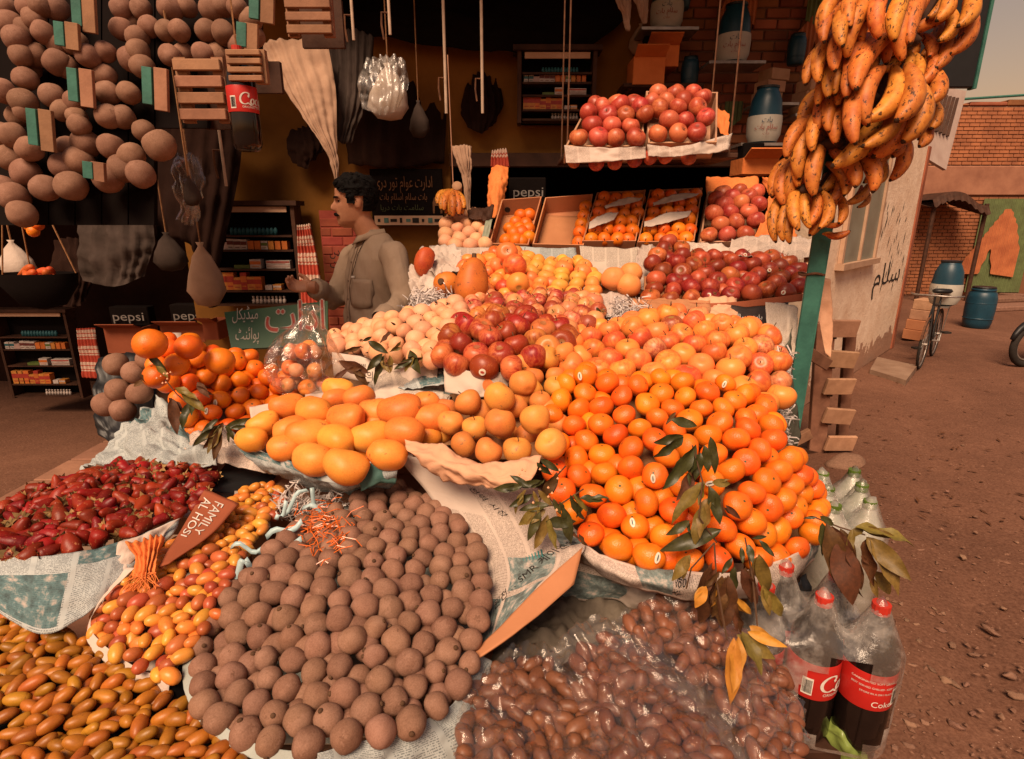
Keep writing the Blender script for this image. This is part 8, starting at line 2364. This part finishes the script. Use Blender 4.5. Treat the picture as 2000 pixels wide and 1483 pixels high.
# dark green signboard over the stall corner
sgn = thing('awning_board', 'dark green board hanging over the stall corner behind the bananas', 'awning', (1.60, 2.52, 2.51))
xr = P(1897, 163, 2.25)
MB().box((0, .02, .52), (.545, .03, 1.04), bev=.004).build('panel', M['black_plastic'], sgn)
MB().box((.279, .02, .52), (.012, .036, 1.05)).build('edge_trim', M['green_paint'], sgn)
MB().bar((-.2, .02, 1.03), (-.2, .02, 1.06), .03).build('hanger', M['rust'], sgn)

# ================================================================ upper left: wall of sapodillas
brd = thing('display_board', 'dark hanging plank board behind the columns of sapodillas at upper left', 'board', P(200, 400, 1.95))
DB = Vector(brd.location)
for i in range(11):
    u0, u1 = -60 + 52 * i, -60 + 52 * (i + 1) - 3
    vb = 440 if u1 < 330 else (250 if u1 < 420 else 110)
    qd = [P(u0, -60, 1.86), P(u1, -60, 1.86), P(u1, vb, 1.86), P(u0, vb, 1.86)]
    MB().add([p - DB for p in qd] + [p - DB + Vector((0, .02, 0)) for p in qd], [(0, 1, 2, 3), (7, 6, 5, 4), (0, 4, 5, 1), (1, 5, 6, 2), (2, 6, 7, 3), (3, 7, 4, 0)]).build('plank', M['black_room'], brd)
for u in (40, 280, 480):
    a = P(u, -60, 1.87); MB().tube([a - DB, Vector((a.x, a.y, 3.6)) - DB], .008, 6).build('rope', M['straw'], brd)
bmz = MB().tube([(-3.3, 2.05, 3.62), (-.2, 2.05, 3.62)], .05, 8).build('roof_beam', M['dark_wood']); tag(bmz, 'dark round beam above the upper left display board', 'beam')
zch = [(40, 45), (165, 45), (232, 35), (312, 45), (150, 170), (245, 185), (330, 250), (120, 310), (202, 310), (415, 240), (318, 350), (372, 375), (490, 312), (590, 290), (585, 420), (140, 440), (20, 510), (55, 130), (130, 565), (290, 535), (150, 620), (75, 760), (58, 885), (145, 965), (5, 745), (430, 655), (440, 700), (425, 560), (470, 520), (400, 1040), (252, 1050), (440, 900), (380, 830), (600, 520), (718, 520), (605, 650), (685, 655), (622, 822), (802, 730), (892, 812), (735, 872), (602, 1000), (786, 975), (125, 1195), (165, 835), (75, 1100), (20, 1060), (680, 50), (790, 50), (680, 165), (765, 210), (832, 150), (735, 335), (795, 375), (770, 285), (950, 45), (1042, 40), (928, 172), (1002, 172), (950, 312), (1025, 300), (1178, 50), (1240, 35), (1325, 45), (1152, 172), (1250, 185), (1420, 205), (1135, 302), (1212, 312), (1400, 112), (1330, 255), (190, 110), (95, 220), (170, 380), (100, 650), (350, 620), (480, 800), (360, 930), (690, 940), (740, 130)]
rr = random.Random(91)
for k, (x, y) in enumerate(zch):
    u, v = x / 2.857, y / 2.857
    s = rr.uniform(.86, 1.08) * (1.12 if y > 780 else .94)
    back = .03 if k > 72 else 0
    fruit('sapodilla', F['big_chikoo'][rr.randrange(5)], P(u, v, 1.78 + back + rr.uniform(-.03, .02)), rand_rot(rr), s * .95, 'large brown sapodilla in the hanging columns at upper left', 'sapodilla', 'sapodillas on the hanging board')
for k, (u, v) in enumerate([(232, 762), (272, 768), (240, 802), (205, 790), (262, 728), (226, 712), (290, 700)]):
    fruit('sapodilla', F['big_chikoo'][k % 5], P(u, v, 1.78), rand_rot(rr), .92, 'large brown sapodilla in the loose pile left of the left mandarins', 'sapodilla', 'sapodillas beside the left mandarins')
sheet('sack_cloth', 'dark sack under the loose sapodillas left of the left mandarins', [[(190, 700, 2.0), (250, 690, 2.0), (310, 690, 1.95)], [(180, 790, 1.9), (240, 830, 1.86), (300, 800, 1.8)], [(190, 850, 1.86), (240, 880, 1.80), (300, 860, 1.74)]], 'black_plastic', .02, 10, 62, 12, 'sack')
GSTRIP = [(430, 40, 490, 30), (335, 190, 400, 200), (410, 475, 480, 450), (825, 480, 895, 500), (185, 710, 255, 740), (495, 950, 545, 960), (1420, 40, 1490, 60), (1350, 195, 1400, 200)]
for k, (gx, gy, wx, wy) in enumerate(GSTRIP):
    hh = (95, 60, 85, 95, 95, 45, 60, 60)[k]
    a = P(gx / 2.857, gy / 2.857, 1.70)
    o = thing('price_slat', 'green edged wooden slat between the upper left sapodillas, %s' % ['top left one', 'second from the left top', 'one above the single column', 'one beside the wooden crate', 'lowest left one', 'lowest short one', 'top one by the wooden crate', 'short one under the top right column'][k], 'slat', a, group='green slats among sapodillas')
    s = 1.70 / FPX / 2.857
    MB().box((0, 0, 0), (55 * s, .012, hh * 2 * s), Matrix.Rotation(R(8), 3, 'Y'), bev=.001).build('green_panel', M['green_paint'], o)
    MB().box(((wx - gx) * s, .004, -.2 * hh * s), (72 * s, .014, hh * 2.3 * s), Matrix.Rotation(R(8), 3, 'Y'), bev=.001).build('wood_panel', M['wood'], o)
# pale wooden crates
def slat_crate(lab, u0, v0, u1, v1, d):
    a = P(u0, v1, d); w_ = (u1 - u0) * d / FPX; h_ = (v1 - v0) * d / FPX
    o = thing('slat_crate', lab, 'crate', a)
    MB().box((w_ * .1, .03, h_ / 2), (.035, .02, h_)).build('corner_post', M['wood'], o)
    MB().box((w_ * .9, .03, h_ / 2), (.035, .02, h_)).build('corner_post', M['wood'], o)
    MB().box((w_ * .5, .16, h_ / 2), (w_, .02, h_)).build('back_board', M['dark_wood'], o)
    for i in range(4):
        MB().box((w_ / 2, .01, h_ * (.12 + .25 * i)), (w_, .016, h_ * .17), bev=.002).build('slat', M['wood'], o)
slat_crate('pale slatted fruit crate hanging right of the sapodilla columns', 352, 122, 442, 238, 1.75)
slat_crate('pale slatted fruit crate at the picture top above the hanging cloth', 560, -20, 648, 68, 1.9)
slat_crate('small slatted crate behind the red labelled bottle', 446, 100, 512, 160, 1.64)
o = bottle('cola_bottle', 'red labelled cola bottle hanging upside of the beige cloth at upper left', P(486, 296, 1.74), .5, 'logo', None)
o.scale = (.9, .9, .9)
MB().tube([(0, 0, .31), (0, 0, 1.6)], .003, 5).build('string', M['straw'], o)
M['beige'] = plain('beige_cloth', (0.44, 0.28, 0.19), (0.30, 0.18, 0.12), 6, .85, .1, .3, 40)
M['grey_cloth'] = plain('dark_grey_cloth', (0.07, 0.050, 0.042), (0.035, 0.025, 0.02), 6, .9, .08, .3, 40)
sheet('hanging_cloth', 'beige cloth hanging down to a point above the seller', [[(505, 85, 2.95), (560, 75, 2.95), (640, 85, 2.97)], [(540, 150, 2.93), (590, 160, 2.91), (655, 170, 2.95)], [(585, 220, 2.93), (615, 230, 2.91), (658, 240, 2.95)], [(640, 300, 2.93), (650, 310, 2.92), (660, 315, 2.95)], [(656, 360, 2.94), (658, 362, 2.94), (660, 364, 2.95)]], 'beige', .012, 9, 63, 14, 'cloth', fold=.6)
sheet('hanging_cloth', 'grey brown cloth hanging behind the beige cloth', [[(640, 60, 3.10), (690, 55, 3.10), (730, 70, 3.10)], [(645, 170, 3.08), (690, 180, 3.06), (720, 190, 3.10)], [(655, 270, 3.08), (668, 280, 3.06), (690, 280, 3.10)]], 'grey_cloth', .02, 8, 64, 14, 'cloth', fold=.6)
for k, (u, v0, v1, w0, lab) in enumerate([(905, 285, 415, 24, 'narrow beige cloth hanging left of the cartons behind the small bananas'), (1215, -20, 60, 26, 'beige pennant at the picture top, left one of two'), (1248, -20, 45, 26, 'beige pennant at the picture top, right one of two')]):
    sheet('hanging_cloth', lab, [[(u - w0, v0, 3.1), (u, v0 - 3, 3.08), (u + w0 * .7, v0, 3.1)], [(u - w0 * .2, (v0 + v1) / 2, 3.1), (u + w0 * .3, (v0 + v1) / 2, 3.07), (u + w0 * .7, (v0 + v1) / 2, 3.1)], [(u + w0 * .25, v1, 3.1), (u + w0 * .4, v1 + 2, 3.1), (u + w0 * .6, v1, 3.1)]], 'beige', .012, 9, 65 + k, 12, 'cloth', fold=.4)
for k, (pts_, lab, m_) in enumerate([([(375, 475), (400, 520), (408, 600)], 'pale sack shape hanging left of the cabinet beside the seller', 'beige'), ([(300, 455), (330, 480), (345, 530)], 'grey sack hanging above the pepsi headers', 'grey_cloth'), ([(735, 130), (760, 185), (745, 232)], 'white plastic bag hanging in the dark above the seller', 'paper_white'), ([(802, 200), (818, 235), (806, 268)], 'small dark bag hanging right of the white bag', 'grey_cloth'), ([(20, 470), (30, 510), (22, 545)], 'white plastic bag hanging at the far left edge', 'paper_white'), ([(362, 345), (372, 375), (364, 402)], 'small dark wrapped bag hanging below the slatted crate', 'grey_cloth'), ([(1240, 50), (1250, 80), (1238, 105)], 'small pale bag hanging left of the brick wall', 'beige')]):
    (ua, va), (ub, vb), (uc, vc) = pts_
    d = (2.6, 2.7, 3.0, 3.2, 2.4, 1.9, 3.6)[k]
    c = P(ub, (va + vc) / 2, d); hgt = (vc - va) * d / FPX; wid = (38, 34, 42, 20, 34, 18, 22)[k] * d / FPX
    me = MB().lathe([(0, -.5 * hgt), (wid * .55, -.46 * hgt), (wid * .95, -.25 * hgt), (wid * .85, 0), (wid * .45, .28 * hgt), (wid * .12, .44 * hgt), (wid * .2, .5 * hgt), (0, .5 * hgt)], 22).mesh('hanging_bag', M[m_], True)
    for q_ in me.vertices:
        a = math.atan2(q_.co.y, q_.co.x); f = 1 + .10 * math.sin(a * 5 + q_.co.z * 20) + .2 * noise.noise(q_.co * 14)
        q_.co.x *= f; q_.co.y *= f * .6
    o = thing('hanging_bag', lab, 'bag', c)
    mesh_obj('bag', me, o)
    MB().tube([(0, 0, .46 * hgt), (0, .01, 3.5 - c.z)], .0035, 5).build('string', M['straw'], o)
M['pale_rod'] = plain('cream_rod_paint', (.52, .38, .28), None, 20, .5)
for k, (u, v0, v1, d) in enumerate([(425, 235, 362, 2.3), (685, -10, 72, 2.6), (758, -10, 62, 2.6), (868, 95, 216, 3.0), (941, 98, 216, 3.0)]):
    a, b = P(u, v0, d), P(u + 2, v1, d)
    o = thing('hook_rod', ['cream rod with a side hook hanging below the slatted crate', 'short cream rod hanging at the picture top, left of two', 'short cream rod hanging at the picture top, right of two', 'cream rod with hook hanging in the dark, left of two', 'cream rod with hook hanging in the dark, right of two'][k], 'rod', a, group='hanging cream rods')
    b.y = a.y; b.x = a.x
    MB().tube([(0, 0, .3), b - a], .007 * d / 2.6, 8).build('rod', M['pale_rod'], o)
    m_ = (b - a) * .45
    MB().tube([m_, m_ + Vector((-.035, 0, .002)), m_ + Vector((-.038, 0, -.05)), m_ + Vector((-.030, 0, -.11))], .005, 6).build('hook', M['rust'], o)
# dark sheets added where the shop front lies in shade
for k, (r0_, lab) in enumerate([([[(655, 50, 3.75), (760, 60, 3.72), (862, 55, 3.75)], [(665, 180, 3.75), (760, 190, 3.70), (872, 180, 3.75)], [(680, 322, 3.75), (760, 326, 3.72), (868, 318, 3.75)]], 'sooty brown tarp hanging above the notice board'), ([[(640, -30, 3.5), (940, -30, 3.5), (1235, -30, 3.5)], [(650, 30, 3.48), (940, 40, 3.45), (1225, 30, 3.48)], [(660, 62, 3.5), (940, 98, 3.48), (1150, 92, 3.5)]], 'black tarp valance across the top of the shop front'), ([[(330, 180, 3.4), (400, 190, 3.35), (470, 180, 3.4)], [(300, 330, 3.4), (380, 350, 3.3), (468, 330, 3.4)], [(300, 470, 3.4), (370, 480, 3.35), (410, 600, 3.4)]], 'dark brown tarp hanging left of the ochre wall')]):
    sheet('shade_sheet', lab, r0_, ('dark_wall', 'black_room', 'dark_wall')[k], .03, 5, 70 + k, 14, 'tarp', fold=.5)
# small bananas, carrots and odds and ends
rr = random.Random(95)
for k in range(13):
    f = k / 12
    a = P(884 + rr.uniform(-5, 5), 372 + rr.uniform(-3, 6), 2.86)
    b = P(852 + 55 * f + rr.uniform(-4, 4), 412 + 16 * math.sin(f * 3.1) + rr.uniform(-6, 6) - 10 * (1 - f), 2.80 + rr.uniform(-.03, .03))
    put_banana(a, b, Vector((-1 + 2 * f, -.6, .2)), .95, 'small banana in the little hanging bunch left of the cartons', 'bananas of the little bunch', k % 3)
o = thing('banana_stalk', 'cut stalk end with string above the little banana bunch', 'stalk', P(893, 366, 2.86))
MB().lathe([(0, -.03), (.022, -.03), (.026, .012), (.024, .016), (0, .016)], 14, Matrix.Rotation(R(60), 4, 'X')).build('cut_end', M['pale_wood'], o, True)
MB().tube([(-.02, 0, 0), (-.03, .0, .6)], .003, 5).build('string', M['pale_wood'], o)
sheet('orange_cloth', 'orange brown cloth hanging behind the leftmost carton', [[(958, 325, 3.3), (975, 322, 3.28), (994, 326, 3.3)], [(952, 370, 3.25), (972, 370, 3.2), (990, 372, 3.25)], [(950, 420, 3.2), (965, 425, 3.15), (978, 420, 3.2)]], 'paper_orange', .014, 12, 74, 12, 'cloth')
sheet('brown_rag', 'dark brown rag between the pale guavas and the leftmost carton', [[(912, 412, 2.9), (940, 402, 2.9), (965, 398, 2.9)], [(915, 425, 2.82), (940, 428, 2.80), (962, 432, 2.84)]], 'dark_wood', .016, 16, 75, 12, 'rag')
sheet('green_wrap', 'pale green plastic strip beside the leftmost carton', [[(948, 430, 2.76), (962, 428, 2.76)], [(938, 478, 2.70), (950, 480, 2.70)]], plain('pale_green_plastic', (.30, .33, .24), None, 20, .5), .008, 20, 76, 12, 'wrapper')
CARR = [long_fruit('carrot', M['carrot'], .17, .04, .004, .6, 12, 10, .03, 1)[0]]
cb = P(75, 548, 2.3)
for k in range(14):
    p = P(48 + 62 * rr.random(), 528 + 42 * rr.random(), 2.28 + .05 * rr.random())
    fruit('carrot', CARR[0], p, Euler((R(80) + rr.gauss(0, .3), rr.gauss(0, .5), R(60) + rr.gauss(0, .5))), .75, 'red orange carrot in the hanging net at the far left', 'carrot', 'carrots in the hanging net')
net = thing('carrot_net', 'dark hanging net under the carrots at the far left', 'net', cb)
MB().lathe([(0, -.12), (.09, -.10), (.15, -.02), (.16, .03)], 20, Matrix.Diagonal((1, .5, 1, 1))).build('bowl', M['black_room'], net, True)
for a in (0, 2.1, 4.2): MB().tube([(.16 * math.cos(a), .08 * math.sin(a), .03), (0, 0, .6), (0, 0, 1.6)], .003, 5).build('string', M['straw'], net)
for k, (u, v) in enumerate([(65, 452), (74, 440), (58, 442)]):
    fruit('orange', F['orange'][k], P(u, v, 2.3), rand_rot(rr), .6, 'small red orange fruit hanging under the lowest left sapodillas', 'orange', 'small oranges at far left')
for k, (u0, v0, u1, v1, d, m_, lab) in enumerate([(700, 110, 800, 225, 2.85, 'film_white', 'crumpled clear plastic hanging round the white bag'), (335, 300, 405, 440, 2.2, 'film_white', 'clear plastic bag skin hanging left of the ochre wall'), (150, 400, 300, 560, 3.3, 'grey_cloth', 'dark grey sacking hanging under the sapodilla board'), (95, 470, 190, 600, 3.6, 'dark_wall', 'dark brown sacking hanging at far left'), (560, 255, 640, 330, 3.7, 'dark_wall', 'dark rag pinned to the ochre wall above the cabinet'), (900, 150, 985, 260, 3.7, 'dark_wall', 'dark sacking pinned to the wall beside the upper cabinet')]):
    um = (u0 + u1) / 2; vm = (v0 + v1) / 2  # sheets added to make the dark upper clutter murkier
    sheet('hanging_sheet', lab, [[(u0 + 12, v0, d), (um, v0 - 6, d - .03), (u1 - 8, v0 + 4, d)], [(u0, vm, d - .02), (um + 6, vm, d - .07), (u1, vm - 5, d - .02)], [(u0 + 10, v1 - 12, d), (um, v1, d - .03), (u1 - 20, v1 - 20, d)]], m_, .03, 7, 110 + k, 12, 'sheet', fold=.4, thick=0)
bpy.data.scenes.remove(WORK)
